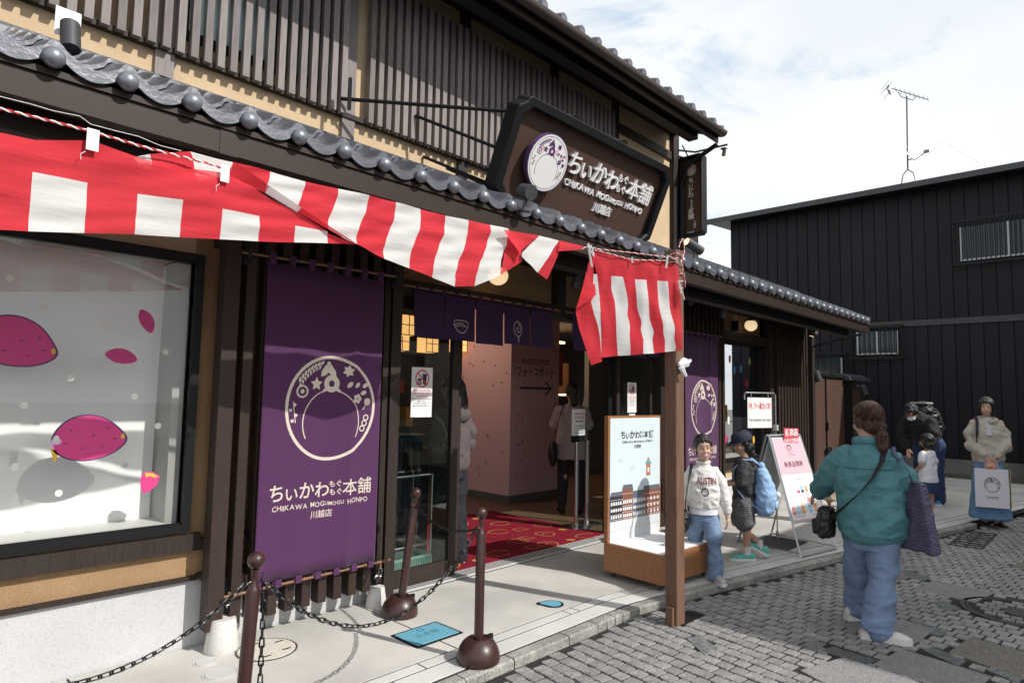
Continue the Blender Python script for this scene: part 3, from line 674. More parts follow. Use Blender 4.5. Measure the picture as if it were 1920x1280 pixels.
def tile_mesh(front):
    mb = MB(); L_ = .30 if not front else .26; rs = []
    for j, (yy, zz) in enumerate(((0, 0), (L_, L_*RS-.018))):
        rs.append([(i/NX*TP, yy, zz+prof(i/NX)) for i in range(NX+1)]+[(i/NX*TP, yy, zz+prof(i/NX)-.02) for i in range(NX, -1, -1)])
    mb.rings(rs)
    if front:  # hanging front lip following the curve
        P = [(i/NX*TP, prof(i/NX)) for i in range(NX+1)]
        rs = [[(x, y, z+dz) for x, z in P] for y, dz in ((.0, -.002), (-.014, -.002), (-.014, -.050), (.0, -.050))]
        mb.rings(rs, cap=False, closed=False); mb.rings([rs[3], rs[0]], cap=False, closed=False)
    me = mesh('roof_tile', mb, tilem, True); return me
tf, tb = tile_mesh(True), tile_mesh(False)
bal = mesh('tile_ball', MB().ell((0, 0, 0), (.0385, .033, .0385), 20, 12), ballm, True)
for k in range(-7, 45):
    x = .46+TP*k
    if x < XL or x+TP > XR+.1: continue
    for j in range(5):
        if j and False: continue
        y = 2.815+j*.235; o = link('roof_tile', tf if j == 0 else tb, shop)
        o.location = Vector((x, y, rz_(y)+.064+(0 if j == 0 else .010)))-wl(shop); o.rotation_euler = (random.uniform(-.004, .004), random.uniform(-.006, .006), 0)
        if j == 0:
            c = link('tile_ball', bal, o, True); c.location = (0, -.026, -.048)
B('roof_flashing', XL, 7.05, 3.86, 3.93, rz_(3.93)+.0, rz_(3.93)+.065, M('grey_flashing', (.16, .17, .18), .35, metal=.5), shop)
B('roof_flashing', XL, 7.05, 3.90, 3.93, rz_(3.93)+.067, rz_(3.93)+.10, dmetal, shop)
B('roof_ridge', 7.05, XR, 3.86, 4.0, rz_(3.93)-.0, rz_(3.93)+.10, tilem, shop)
# upper storey
XU = 6.93; Z2 = 3.28
B('stucco_wall', XL, XU, 3.93, 4.1, Z2-.1, 4.95, stucco, shop)
for x in (-.02, 1.16, 2.36, 3.45, 4.62, 5.66, 6.875):
    B('post', x-.05 if x < 6.8 else x-.035, x+.05, 3.90, 3.93, Z2, 4.9, slatm if x < 3 else dwood, shop)
B('post', 6.85, 6.95, 3.88, 4.1, Z2, 4.9, dwood, shop)
ZB = at(300, 84, Y=3.85).z; ZT = at(784, 0, Y=3.85).z
B('slat_rail', XL, 5.62, 3.888, 3.927, ZB-.004, ZB+.03, dwood, shop)
B('slat_rail', XL, 5.62, 3.888, 3.927, 4.40, 4.44, black, shop)
su = mesh('upper_slat', MB().box(-.0215, .0215, -.023, .023, -.54, .54, 0, .0015), slatm)
UP = .0757
slats([x for x in [.618+UP*(k-26) for k in range(96)] if -1.3 < x < 5.6 and abs(x-2.40) > .05], 3.868, ZB, ZT, su, 1.08, nm='upper_slat')
def upwin(x0, x1, z0, m): 
    f = ob('upper_window', MB().box(x0-.03, x1+.03, 3.918, 3.929, z0-.06, 4.5), black, shop); ob('curtain', MB().box(x0, x1, 3.912, 3.917, z0, 4.48), m, f)
upwin(1.28, 1.74, 3.62, M('teal_curtain', (.60, .82, .80), .8, var=.2, vs=25, stretch=(6, 1, .2)))
upwin(1.82, 2.30, 3.62, M('olive_curtain', (.13, .16, .11), .8, var=.3, vs=20, stretch=(6, 1, .2)))
B('wall_board', 5.70, 6.85, 3.90, 3.93, 4.40, 4.50, dwood, shop)
B('upper_beam', XL, 6.9, 3.84, 3.93, 4.72, 4.84, dwood, shop)
# upper roof
UY = 3.24; UX = at(1356, 252, Y=3.22).x
def uz(y): return 4.56+(y-UY)*.42
mb = MB(); 
for dz, mi in ((0, 0),): mb.add([(XL, UY, uz(UY)), (UX, UY, uz(UY)), (UX, 6.6, uz(6.6)), (XL, 6.6, uz(6.6)), (XL, UY, uz(UY)-.07), (UX, UY, uz(UY)-.07), (UX, 6.6, uz(6.6)-.07), (XL, 6.6, uz(6.6)-.07)], [(0, 1, 2, 3), (4, 7, 6, 5), (0, 4, 5, 1), (1, 5, 6, 2), (2, 6, 7, 3), (3, 7, 4, 0)])
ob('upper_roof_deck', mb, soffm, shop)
B('barge_beam', XL, UX-.06, 3.50, 3.62, 4.52, 4.64, MATS['black_beam'], shop)
ob('upper_gutter', MB().rings([[(x, UY-.02+math.cos(t)*.055, uz(UY)-.015+math.sin(t)*.055) for t in [PI+PI*k/8 for k in range(9)]] for x in (XL, UX)], cap=True), M('brown_gutter', (.09, .07, .065), .4), shop, True)
B('upper_fascia', XL, UX, UY+.037, UY+.06, uz(UY)-.12, uz(UY)-.005, fasciam, shop)
ut = MB(); L_ = .32
for j, (yy, zz) in enumerate(((0, 0), (L_, L_*.42))): pass
rs = [[(i/NX*TP, yy, zz+prof(i/NX)) for i in range(NX+1)]+[(i/NX*TP, yy, zz+prof(i/NX)-.03) for i in range(NX, -1, -1)] for yy, zz in ((0, 0), (L_, L_*.42))]
ut.rings(rs); ut.rings([[(-.012+math.cos(2*PI*k/12)*.04+.01, -.012, math.sin(2*PI*k/12)*.04) for k in range(12)], [(-.012+math.cos(2*PI*k/12)*.04+.01, .05, math.sin(2*PI*k/12)*.04+.02) for k in range(12)]])
utm = mesh('upper_roof_tile', ut, tilem, True)
for k in range(37):
    x = UX-TP*(k+1)
    for j in range(2):
        y = UY-.03+j*.27; o = link('upper_roof_tile', utm, shop); o.location = Vector((x, y, uz(y)+.045))-wl(shop)
# downpipe, brackets at the building corner
ob('downpipe', MB().tube([(7.02, 3.86, 3.3), (7.02, 3.86, 4.1), (7.02, 3.8, 4.35), (7.02, 3.4, 4.52)], .028, 10), black, shop, True)
ob('sign_bracket', MB().tube([(6.93, 3.9, 4.55), (7.15, 3.75, 4.55), (7.3, 3.4, 4.6)], .012, 6).tube([(6.93, 3.9, 4.48), (7.12, 3.85, 4.48)], .012, 6).tube([(7.0, 3.85, 4.62), (7.1, 3.8, 4.45)], .008, 6), black, shop)
B('corner_panel', 7.02, 7.6, 3.95, 4.0, 3.28, 3.62, dwood, shop); B('corner_panel', 7.0, 7.09, 3.94, 3.99, 3.3, 4.9, black, shop)

# ------------------------------------------------------------------ wooden gate, black house, far things
gate = thing('wooden_gate', 'brown vertical board gate with two leaves beside the shop', 'gate', (12.6, 4.05, .05))
gx0, gx1 = 11.45, 13.7; gm_ = (gx0+gx1)/2
for (a0, b0) in ((gx0+.1, gm_-.02), (gm_+.02, gx1-.05)):
    n = 9
    for i in range(n):
        wq_ = (b0-a0)/n; ob('board', MB().box(a0+i*wq_+.002, a0+(i+1)*wq_-.002, 4.02, 4.045, .1, 1.93, 0, .002), gatem, gate)
B('gate_backing', gx0+.1, gx1-.05, 4.046, 4.07, .1, 1.93, dwood, gate)
B('top_beam', gx0, gx1+.02, 3.97, 4.1, 1.935, 1.985, black, gate); B('gate_post', gx1-.02, gx1+.16, 3.93, 4.1, .05, 1.97, black, gate); B('gate_post', gx0-.03, gx0+.09, 3.95, 4.1, .05, 2.0, black, gate)
B('meeting_stile', gm_-.018, gm_+.018, 4.0, 4.045, .1, 1.93, black, gate); B('handle', gm_-.035, gm_+.02, 3.975, 4.0, .95, 1.1, black, gate)
gw = thing('gate_side_wall', 'short brown board wall with a small tiled cap beside the gate', 'wall', (14.1, 4.0, .05))
B('wall_board', gx1+.16, 14.75, 4.02, 4.14, .05, 1.88, M('brown_side_board', (.07, .045, .035), .7, var=.2, vs=6, stretch=(8, 8, .6)), gw)
cap = mesh('cap_tile', MB().rings([[(x, 4.08+math.cos(t)*.2, 1.9+math.sin(t)*.13) for t in [PI*k/8 for k in range(9)]] for x in (0, .19)]), tilem, True)
for i in range(7):
    o = link('cap_tile', cap, gw); o.location = Vector((gx1-.1+i*.2, 0, .01*(i % 2)))-wl(gw)
gw2 = thing('gate_end_cap', 'small arched tile cap on the gate post next to the shop corner', 'tile cap', (11.5, 4.05, 2.0))
ob('tile', MB().rings([[(x, 4.03+math.cos(t)*.16, 2.0+math.sin(t)*.13) for t in [PI*k/8 for k in range(9)]] for x in (11.30, 11.62)]), M('pale_plaster', (.6, .6, .6), .6), gw2, True)
# black clad house
bh = thing('black_house', 'black metal-clad two-storey house with a low overhanging roof', 'house', (15.6, 3, 0))
HX = 15.45; Y0, Y1 = -6.0, 7.15; HT = 5.93
B('wall_core', HX+.03, HX+7, Y0, Y1, .3, HT+.05, bwall, bh)
B('foundation', HX-.0, HX+6.9, Y0, Y1, 0, .38, M('grey_foundation', (.16, .155, .145), .9, var=.15, vs=3, bump=.2, bs=60), bh)
pw = .235; pan = mesh('cladding_panel', MB().rings([[(0, y, z) for z in (.0, 1.0)]+[(-.022, y2, z) for z in (1.0, .0)] for y, y2 in ((0, .006), (pw-.012, pw-.018))]), bwall)
n = 0; y = Y1-pw
while y > Y0:
    vis = y > -.3
    for z0_, z1_ in ((.40, 3.08), (3.20, HT-.02)):
        if vis:
            o = link('cladding_panel', pan, bh); o.location = Vector((HX+.03, y, z0_))-wl(bh); o.scale.z = z1_-z0_
    y -= pw
B('belt_course', HX-.02, HX+.03, Y0, Y1, 3.08, 3.20, M('black_belt', (.03, .03, .036), .45), bh)
mb = MB(); mb.add([(HX-.35, Y0, HT+.02), (HX-.35, Y1+.45, HT+.02), (HX+7.3, Y1+.45, HT+.55), (HX+7.3, Y0, HT+.55), (HX-.35, Y0, HT+.12), (HX-.35, Y1+.45, HT+.12), (HX+7.3, Y1+.45, HT+.65), (HX+7.3, Y0, HT+.65)], [(0, 3, 2, 1), (4, 5, 6, 7), (0, 1, 5, 4), (1, 2, 6, 5), (2, 3, 7, 6), (3, 0, 4, 7)])
ob('roof', mb, M('black_roof_sheet', (.03, .032, .038), .4), bh)
B('eave_gutter', HX-.44, HX-.35, Y0, Y1+.45, HT-.02, HT+.10, M('dark_gutter', (.035, .036, .042), .35), bh)
def bars(y0, y1, z0, z1, n, panes, cur=None):
    wdw = ob('window', MB().box(HX-.03, HX+.0, y0, y1, z0, z1), black, bh)
    f = MB(); fr = .035
    for yy in np.linspace(y0+fr/2, y1-fr/2, panes+1): f.box(HX-.05, HX-.03, yy-fr/2, yy+fr/2, z0, z1)
    f.box(HX-.045, HX-.032, y0, y1, z0, z0+fr); ob('window_frame', f, M('pale_aluminium', (.45, .46, .48), .4, metal=.5), wdw)
    ob('pane', MB().box(HX-.036, HX-.031, y0+fr, y1-fr, z0+fr, z1), glassdk, wdw)
    g = MB(); 
    for yy in np.linspace(y0-.1, y1+.1, n): g.tube([(HX-.17, yy, z0-.08), (HX-.17, yy, z1+.1)], .011, 5)
    for zz in (z0-.08, z1+.1): g.box(HX-.185, HX-.155, y0-.12, y1+.12, zz-.016, zz+.016)
    for yy in (y0-.1, y1+.1):
        for zz in (z0-.08, z1+.1): g.box(HX-.17, HX-.02, yy-.01, yy+.01, zz-.01, zz+.01)
    ob('bar_guard', g, black, wdw)
bars(.75, 2.30, 4.33, 5.02, 24, 2); bars(3.45, 4.25, 2.50, 3.0, 11, 2); bars(4.55, 6.2, 1.95, 2.45, 14, 2)
# antenna
an = thing('roof_antenna', 'television aerial with satellite dish on the black house roof', 'antenna', (16.5, 3.55, HT+.15))
AX = 16.5
def A_(u, v): p = at(u, v, X=AX); return (AX, p.y, p.z)
ob('mast', MB().tube([A_(1702, 318), A_(1700, 180)], .017, 8), M('aerial_metal', (.16, .16, .19), .4, metal=.4), an)
AM = MATS['aerial_metal']
g = MB()
for e in ((1690, 346), (1717, 343)): g.tube([A_(1702, 318), ((AX+A_(*e)[0])/2+.0, A_((e[0]+1702)/2+(-3 if e[0] < 1702 else 3), 326)[1], A_(1702, 326)[2]), A_(*e)], .012, 6)
ob('tripod', g, AM, an)
ob('boom', MB().tube([A_(1672, 166), A_(1740, 187)], .010, 6).tube([A_(1684, 173), A_(1690, 182), A_(1712, 188), A_(1718, 181)], .01, 5), AM, an)
g = MB(); 
for i in range(8):
    t_ = i/7; p = Vector(A_(1680+60*t_, 168.5+18*t_)); g.tube([p+Vector((-.15, -.02, 0)), p+Vector((.15, .02, 0))], .005, 4)
for u, v in ((1664, 160), (1662, 170), (1668, 178), (1670, 162)): p = Vector(A_(u, v)); g.tube([p+Vector((-.3, -.1, -.03)), p+Vector((.3, .2, .06))], .006, 4)
g.tube([A_(1666, 160), A_(1664, 166), A_(1669, 177)], .02, 5)
ob('elements', g, AM, an)
c = Vector(A_(1714, 290)); nr = Vector((-.25, -.75, .5)).normalized(); q = nr.to_track_quat('Z', 'Y').to_matrix()
ob('dish', MB().rings([[c+q @ Vector((math.cos(t)*r*.33, math.sin(t)*r*.33, (r*r-1)*.07)) for t in [2*PI*k/20 for k in range(20)]] for r in (.05, .35, .7, 1.0)], cap=False), M('white_dish', (.75, .75, .75), .4), an, True)
ob('dish_arm', MB().tube([A_(1712, 300), A_(1722, 296), A_(1736, 284)], .012, 5).box(AX-.03, AX+.03, A_(1737, 284)[1]-.05, A_(1737, 284)[1]+.05, A_(1737, 284)[2]-.03, A_(1737, 284)[2]+.03).tube([A_(1702, 300), A_(1712, 298)], .014, 5), AM, an)
ob('guy_wire', MB().tube([A_(1722, 308), A_(1768, 265)], .0022, 4).tube([A_(1768, 265), A_(1860, 320)], .002, 4), AM, an)
# meter box and weeds at the foot of the black house
mbx = thing('meter_box', 'grey metal utility box at the foot of the black house', 'utility box', (14.9, .95, .05))
B('cabinet', 14.7, 15.3, .5, 1.35, .35, 1.05, M('pale_grey_box', (.36, .38, .4), .5), mbx, b=.01); B('label_plate', 14.69, 14.70, 1.05, 1.25, .5, .68, M('pale_label', (.6, .62, .65), .5), mbx)
g = MB()
for i in range(4): 
    for j in range(3): g.box(14.8, 14.98, .5+i*.22, .68+i*.22, .05+j*.1, .13+j*.1)
ob('block_base', g, M('dark_block', (.06, .055, .05), .9), mbx, kind='stuff')
g = MB(); random.seed(5)
for i in range(900):
    yy = random.uniform(1.4, 4.2); x = 15.2+random.uniform(-.12, .12); h = random.uniform(.03, .11); an_ = random.uniform(0, 6.28); dx, dy = math.cos(an_)*.02, math.sin(an_)*.02
    g.add([(x-dx, yy-dy, .04), (x+dx, yy+dy, .04), (x+dx*3+random.uniform(-.03, .03), yy+dy*3, .04+h)], [(0, 1, 2)])
ob('weeds', g, M('weed_green', (.05, .09, .03), .8, isl=.4), kind='stuff', label='low green weeds along the foot of the black house', cat='weeds')
B('drain_kerb', 15.0, 15.10, 1.3, 4.4, .03, .13, M('dark_old_kerb', (.09, .085, .075), .9, var=.2, vs=5), None, label='low dark kerb in front of the weeds by the black house', cat='kerb')
gr = thing('drain_grate', 'iron drain grate in the road gutter beside the far woman', 'drain grate', (9.0, 1.2, 0))
g = MB()
for i in range(9): g.box(8.3+i*.13, 8.34+i*.13, K(8.8)-.42, K(8.8)-.12, 0, .008)
for j in (0, .14, .28): g.box(8.3, 9.38, K(8.8)-.42+j, K(8.8)-.40+j, .001, .0075)
ob('bars', g, M('grate_iron', (.03, .028, .025), .6), gr)

# ------------------------------------------------------------------ HOUSE ACROSS THE STREET (behind the photographer; its roof shades the road)
oh = thing('house_across_street', 'cream two-storey house across the street behind the photographer', 'house', (12, -5, 0))
B('wall', 5.95, 30, -9, -2.75, 0, 4.7, M('cream_render', (.55, .5, .42), .9, var=.1, vs=2), oh)
B('roof', 5.75, 30.2, -9.2, -2.55, 4.7, 4.85, dmetal, oh)
for x in (7, 10, 13, 16, 19):
    wd_ = ob('window', MB().box(x, x+1.5, -2.78, -2.72, 1.0, 2.3), black, oh); ob('pane', MB().box(x+.06, x+1.44, -2.722, -2.715, 1.06, 2.24), glassdk, wd_)

# ------------------------------------------------------------------ SIGNS
ey = Vector((0, -.28, .65)).normalized(); en = Vector((0, -.65, -.28)).normalized(); ex = Vector((1, 0, 0)); SO = Vector((4.035, 3.04, 3.225))
def sg(x, y, h): return SO+ex*x+ey*y+en*h
def sgpx(u, v): p = atp(u, v, SO+en*.05, en)-SO; return p.dot(ex), p.dot(ey)
def notch(wd, hh, n, r, k=4):
    P = []; W, H = wd/2, hh/2
    for cx, cy, q in ((1, 1, 0), (-1, 1, 1), (-1, -1, 2), (1, -1, 3)):
        c = [(W, H-n-r), ] ; pts = []
        for i in range(k+1): t = PI/2*i/k; pts.append((W-r+math.cos(t)*r, H-n-r+math.sin(t)*r))
        for i in range(k+1): t = PI/2*i/k; pts.append((W-n-r+math.cos(t)*r, H-r+math.sin(t)*r))
        if q in (1, 3): pts = pts[::-1]
        P += [(a*cx, b*cy) for a, b in pts]
    return P
ms_ = thing('main_shop_sign', 'large dark brown framed shop sign with raised white lettering above the entrance', 'sign', tuple(SO))
def frame_sign(par, f, W, H, fr, n, r, name='frame'):
    o1, i1 = notch(W, H, n, r), notch(W-2*fr, H-2*fr, n*.8, r*.5)
    m_ = lambda s_, P: [(a*s_, b*s_) for a, b in P]
    o2 = notch(W-.012, H-.012, n, r); i0 = notch(W-2*fr+.015, H-2*fr+.015, n*.8, r*.5)
    rs = [[f(x, y, -.06) for x, y in o1], [f(x, y, .05) for x, y in o1], [f(x, y, .062) for x, y in o2], [f(x, y, .062) for x, y in i0], [f(x, y, .05) for x, y in i1], [f(x, y, -.03) for x, y in i1]]
    ob(name, MB().rings(rs, cap=False), black, par, False)
    ob('panel', MB().rings([[f(x, y, z) for x, y in i0] for z in (-.05, .0)]), signbr, par)
frame_sign(ms_, sg, 2.0, .74, .065, .07, .035)
for u, v in ((1082, 225), (1172, 270)):
    a0, b0 = sgpx(u, v+6); ob('top_knob', MB().rings([[sg(a0+math.cos(t)*.055, b0+math.sin(t)*.055, z) for t in [2*PI*k/24 for k in range(24)]] for z in (-.08, .03)]), black, ms_)
cx_, cy_ = sgpx(1023, 305)
RR = .208
ob('emblem_disc', MB().rings([[sg(cx_+math.cos(t)*RR, cy_+math.sin(t)*RR, z) for t in [2*PI*k/48 for k in range(48)]] for z in (.035, .075)]), M('purple_rim', (.10, .05, .14), .5), ms_)
ob('emblem_face', MB().rings([[sg(cx_+math.cos(t)*RR*.96, cy_+math.sin(t)*RR*.96, z) for t in [2*PI*k/48 for k in range(48)]] for z in (.075, .078)]), white, ms_)
a = Art(lambda x, y, h: sg(cx_+x, cy_+y, .0785+h)); emblem(a, 0, 0, RR*.90, purpk, wd=.02)
for an, q in ((60, .5), (100, .45), (140, .62), (30, .65)): a.disc(math.cos(R(an))*RR*q, math.sin(R(an))*RR*q, RR*.09, pinkp, -.0002, n=10)
a.done('emblem_print', ms_)
whs = M('white_acrylic', (.86, .86, .86), .4)
a = Art(lambda x, y, h: sg(x, y, .0+h)); x0_, y0_ = sgpx(1065, 318); x1_, y1_ = sgpx(1222, 380)
Wt = x1_-x0_; brand(a, (x0_+x1_)/2, (y0_+y1_)/2-.015, Wt, whs, bold=.008, ext=.075); a.done('raised_lettering', ms_)
g = MB()
for p, q in (((SO.x-.82, 3.05, 3.52), (2.25, 3.83, 3.52)), ((SO.x-.82, 3.15, 3.25), (2.9, 3.84, 3.62)), ((SO.x-.82, 3.22, 3.0), (3.05, 3.92, 3.36)), ((SO.x+.9, 3.1, 3.5), (5.9, 3.9, 3.6)), (sg(-.8, -.3, -.06), (SO.x-.8, 3.85, 3.3)), (sg(.8, -.3, -.06), (SO.x+.8, 3.85, 3.3)), ((2.24, 3.70, 3.62), (2.24, 3.70, 3.40))): ob('support_rod', MB().tube([p, q], .013, 6), black, ms_, True)
# spot lamp helper
def spot(loc, d, label, r=.048, ln=.15, base=(0, 0, -.1), lit=False, group=None):
    d = Vector(d).normalized(); L0 = Vector(loc); t = thing('spot_lamp', label, 'spot lamp', tuple(L0+Vector(base)), 0, group)
    ob('housing', MB().tube([L0-d*ln*.5, L0-d*ln*.5, L0+d*ln*.5], [r*.9, r, r], 20), dmetal, t, True)
    ob('lens', MB().tube([L0+d*ln*.5, L0+d*(ln*.5+.004)], r*.8, 16), M('lit_lens', (1, .62, .25), .4, emit=3.0) if lit else M('dark_lens', (.03, .03, .03), .15), t)
    b = Vector(base); ob('bracket', MB().tube([L0, L0+b*.6, L0+b], [.012, .012, .02], 8).tube([L0+b*.97, L0+b*1.05], .04, 12), dmetal, t, True)
p = at(132, 70, Y=3.55); spot(p, (0, .35, 1), 'dark grey spot lamp on the tiled roof at the far left, pointing up the wall', .042, .15, (0, .0, -.13))
ob('paper_tag', MB().box(p.x-.055, p.x+.05, p.y+.06, p.y+.063, p.z+.02, p.z+.16, 0, .002), white, None, label='white card hung behind the roof spot lamp at the far left', cat='card')
p = at(988, 360, Y=2.74); spot(p, (.15, .9, .3), 'black spot lamp on the roof edge in front of the main sign', .05, .10, (0, .02, -.12))
p = at(1301, 462, Y=3.0); spot(p, (-.85, .3, .35), 'dark spot lamp lit warm, on the roof just past the main sign', .045, .2, (0.02, 0, -.13), True)
# vertical projecting sign
vs_ = thing('vertical_shop_sign', 'narrow dark brown vertical sign projecting from the building corner', 'sign', (7.08, 3.76, 3.97))
def vg(x, y, h): return Vector((7.06-h, 3.765-x, 3.97+y))
frame_sign(vs_, vg, .36, 1.0, .03, .022, .015)
a = Art(lambda x, y, h: vg(x, y, .002+h)); a.disc(0, .33, .075, offw, n=28); a.h = .0006; a.ring(0, .33, .066, .004, purpk); emblem(a, 0, .33, .068, purpk, wd=.01); a.h = 0
y = .2
for ch, s_ in (('ち', .075), ('い', .065), ('か', .075), ('わ', .075), ('も', .04), ('ぐ', .04), ('も', .04), ('ぐ', .04), ('本', .08), ('舗', .08)):
    a.text(ch, 0 if s_ > .05 else .01, y-.03, s_, white, bold=.012); y -= s_*.80+.003
for i, ch in enumerate('川越店'): a.text(ch, .05, -.335-i*.032, .032, white, bold=.01)
a.rect(-.06, -.445, .05, -.440, white); a.rect(-.05, -.455, .04, -.451, white)
a.done('lettering', vs_)
spot((7.3, 3.45, 4.50), (0, .2, -1), 'small black downlight with warm lens hanging from the upper eave end', .022, .08, (0, 0, .06), True)

# ------------------------------------------------------------------ BANNERS (tall purple cloths on bamboo rods)
def banner(X0, X1, zt, zb, Yf, label, art=True):
    def wv(x, z):
        t = (x-X0)/(X1-X0); s_ = (zt-z)/(zt-zb)
        return Yf-.006*math.sin(t*17+1+s_*1.2)*(.35+.65*s_)-.008*math.sin(t*7+s_*2.0)-.010*math.exp(-((t-.78+.06*s_)/.035)**2)
    t = thing('shop_banner', label, 'banner', ((X0+X1)/2, Yf, zb))
    mb = MB(); nx, nz_ = 64, 24; vs = []; 
    for j in range(nz_+1):
        for i in range(nx+1): x = X0+(X1-X0)*i/nx; z = zt-(zt-zb)*j/nz_; vs.append((x, wv(x, z), z))
    fs = [(j*(nx+1)+i, j*(nx+1)+i+1, (j+1)*(nx+1)+i+1, (j+1)*(nx+1)+i) for j in range(nz_) for i in range(nx)]
    mb.add(vs, fs); c = ob('cloth', mb, purp, t, True); sd = c.modifiers.new('s', 'SOLIDIFY'); sd.thickness = .0015
    W = X1-X0
    for k in range(7):
        x = X0+.02+(W-.06)*k/6
        for z0, dz in ((zb, -1), (zt, 1)):
            g = MB(); g.box(x-.018, x+.022, Yf-.022, Yf-.019, z0-.03 if dz < 0 else z0-.01, z0+.01 if dz < 0 else z0+.06); g.box(x-.018, x+.022, Yf+.014, Yf+.017, z0-.03 if dz < 0 else z0-.01, z0+.01 if dz < 0 else z0+.06); g.box(x-.018, x+.022, Yf-.022, Yf+.017, (z0-.033) if dz < 0 else z0+.058, (z0-.030) if dz < 0 else z0+.061); ob('loop', g, purp, t)
    for z0, nm in ((zb-.02, 'lower_rod'), (zt+.045, 'upper_rod')):
        g = MB().tube([(X0-.16, Yf, z0-.01), (X1+.13, Yf, z0+.005)], .0085, 10)
        for k in range(8): xx = X0-.12+(W+.2)*k/7; g.tube([(xx-.006, Yf, z0-.01+.015*k/7), (xx+.006, Yf, z0-.01+.015*k/7)], .0115, 10)
        ob(nm, g, bambo, t, True)
    if art:
        cx = X0+W*.56; cz = zt-(zt-zb)*.46
        a = Art(lambda x, y, h: (cx+x, wv(cx+x, cz+y)-.0025-h, cz+y), .02); emblem(a, 0, .0, W*.385, offw, wd=.062, ry=W*.385*1.04)
        a.done('printed_emblem', t)
        a = Art(lambda x, y, h: (cx-.02+x, wv(cx-.02+x, cz+y)-.0025-h, cz+y), .02); brand(a, -.02, -.555, W*.86, offw, bold=.009); a.done('printed_lettering', t)
    return t
banner(1.735, 2.57, 2.28, .385, 3.705, 'tall purple banner left of the entrance with a white flower ring and lettering')
for x in (1.62, 2.68): ob('rod_hook', MB().tube([(x, 3.74, 2.33), (x, 3.70, 2.29), (x, 3.68, 2.34)], .01, 6).box(x-.02, x+.02, 3.735, 3.75, 2.25, 2.38), black, shop, True)
banner(6.78, 7.62, 2.24, .40, 3.71, 'tall purple banner right of the entrance, partly hidden by the timber post')
# concrete weights hanging cords
def weight(u, v, label, r=1.0, ys=None):
    p = at(u, v, Z=.05); t = thing('concrete_weight', label, 'weight', (p.x, p.y, .05))
    k = r; ob('block', MB().lathe(p.x, p.y, [(.088*k, .05), (.092*k, .06), (.070*k, .205*k+.012), (.066*k, .215*k+.012), (.035*k, .214*k+.012)], 28), M('white_concrete', (.62, .61, .59), .9, var=.06, vs=12, bump=.3, bs=60, speck=(60, .3, .85)), t, True)
    zt = .215*k+.05
    g = MB(); g.tube([(p.x+math.cos(a_)*.02, p.y, zt+.012+math.sin(a_)*.022) for a_ in [PI*i/8 for i in range(9)]], .004, 6); g.tube([(p.x+.022+math.cos(a_)*.014, p.y-.005, zt+.055+math.sin(a_)*.03) for a_ in [2*PI*i/10 for i in range(11)]], .003, 5)
    ob('shackle', g, steel, t, True)
    ob('cord', MB().tube([(p.x+.022, p.y-.005, zt+.08), (p.x+.02, p.y-.01, .34), (p.x+.005, 3.70, .375)], .004, 6), M('straw_cord', (.45, .30, .12), .9), t, True)
weight(415, 1218, 'large white concrete weight below the left end of the banner rod'); weight(705, 1135, 'smaller white concrete weight beside the door post, behind the leaning bollard', .78)

# ------------------------------------------------------------------ RED AND WHITE FESTIVAL CURTAIN
def P2(l, Y): return [at(u, v, Y=Y) for u, v in l]
def resample(P, n):
    if len(P) < 2: P = [P[0], P[0]+Vector((0, 0, -.0005))]
    d = [0]
    for a_, b_ in zip(P, P[1:]): d.append(d[-1]+(b_-a_).length)
    r = []
    for i in range(n+1):
        t = d[-1]*i/n; k = 0
        while k < len(d)-2 and d[k+1] < t: k += 1
        f = (t-d[k])/max(1e-6, d[k+1]-d[k]); r.append(P[k].lerp(P[k+1], f))
    return r
def patch(mb, A, Bq, mi, nu=14, nv=16, amp=.006, ph=0.0, freq=9.0, seed=0):
    """surface between edge A (left) and edge B (right)"""
    A = resample(A, nv); Bq = resample(Bq, nv); vs = []
    for j in range(nv+1):
        for i in range(nu+1):
            p = A[j].lerp(Bq[j], i/nu)
            d = noise.noise(Vector((p.x*freq*.45+seed, p.z*freq*1.9-p.x*freq*.35, seed)))*amp*2.2+noise.noise(Vector((p.x*3+5, p.z*5+seed, 3)))*amp*2
            vs.append(p+Vector((0, -d, 0)))
    fs = [(j*(nu+1)+i, j*(nu+1)+i+1, (j+1)*(nu+1)+i+1, (j+1)*(nu+1)+i) for j in range(nv) for i in range(nu)]
    mb.add(vs, fs, mi)
curt = thing('festival_curtain', 'long red and white festival curtain hung along the eave over the display window', 'curtain', (1.5, 2.72, 2.1))
YA = 2.78
mb = MB()
# front piece: columns of (top, white top, bottom) in pixels of the photograph
colA = [(-120, 232, 305, 424), (-45, 240, 312, 430), (52, 258, 325, 433), (-1, 0, 0, 0)]
tops = [(-130, 225), (0, 247), (60, 262), (120, 263), (165, 263), (185, 272), (230, 285), (290, 308), (345, 315), (410, 321), (430, 326), (470, 350), (520, 376), (570, 402), (612, 430), (640, 448), (668, 458)]
bots = [(-130, 424), (0, 432), (85, 436), (240, 438), (380, 447), (500, 453), (610, 456), (668, 458)]
def yat(l, x):
    for (a_, b_), (c_, d_) in zip(l, l[1:]):
        if a_ <= x <= c_: return b_+(d_-b_)*(x-a_)/(c_-a_)
    return l[-1][1]
def lean(x, y): return x-(438-y)*-.04*0
def edgeA(x, y0, y1, n=8):   # slanted column edge in px: x given at the bottom
    return [(x+(y1-(y0+(y1-y0)*i/n))*.075*(1 if x < 480 else .6), y0+(y1-y0)*i/n) for i in range(n+1)]
wht = {52: 323, 158: 342, 253: 363, 338: 375, 412: 392, 485: 405, 552: 423, 614: 434}
xs = [-130, -60, 52, 158, 253, 338, 412, 485, 552, 614, 666]
iswhite = {52: 1, 253: 1, 412: 1, 552: 1, -130: 1}
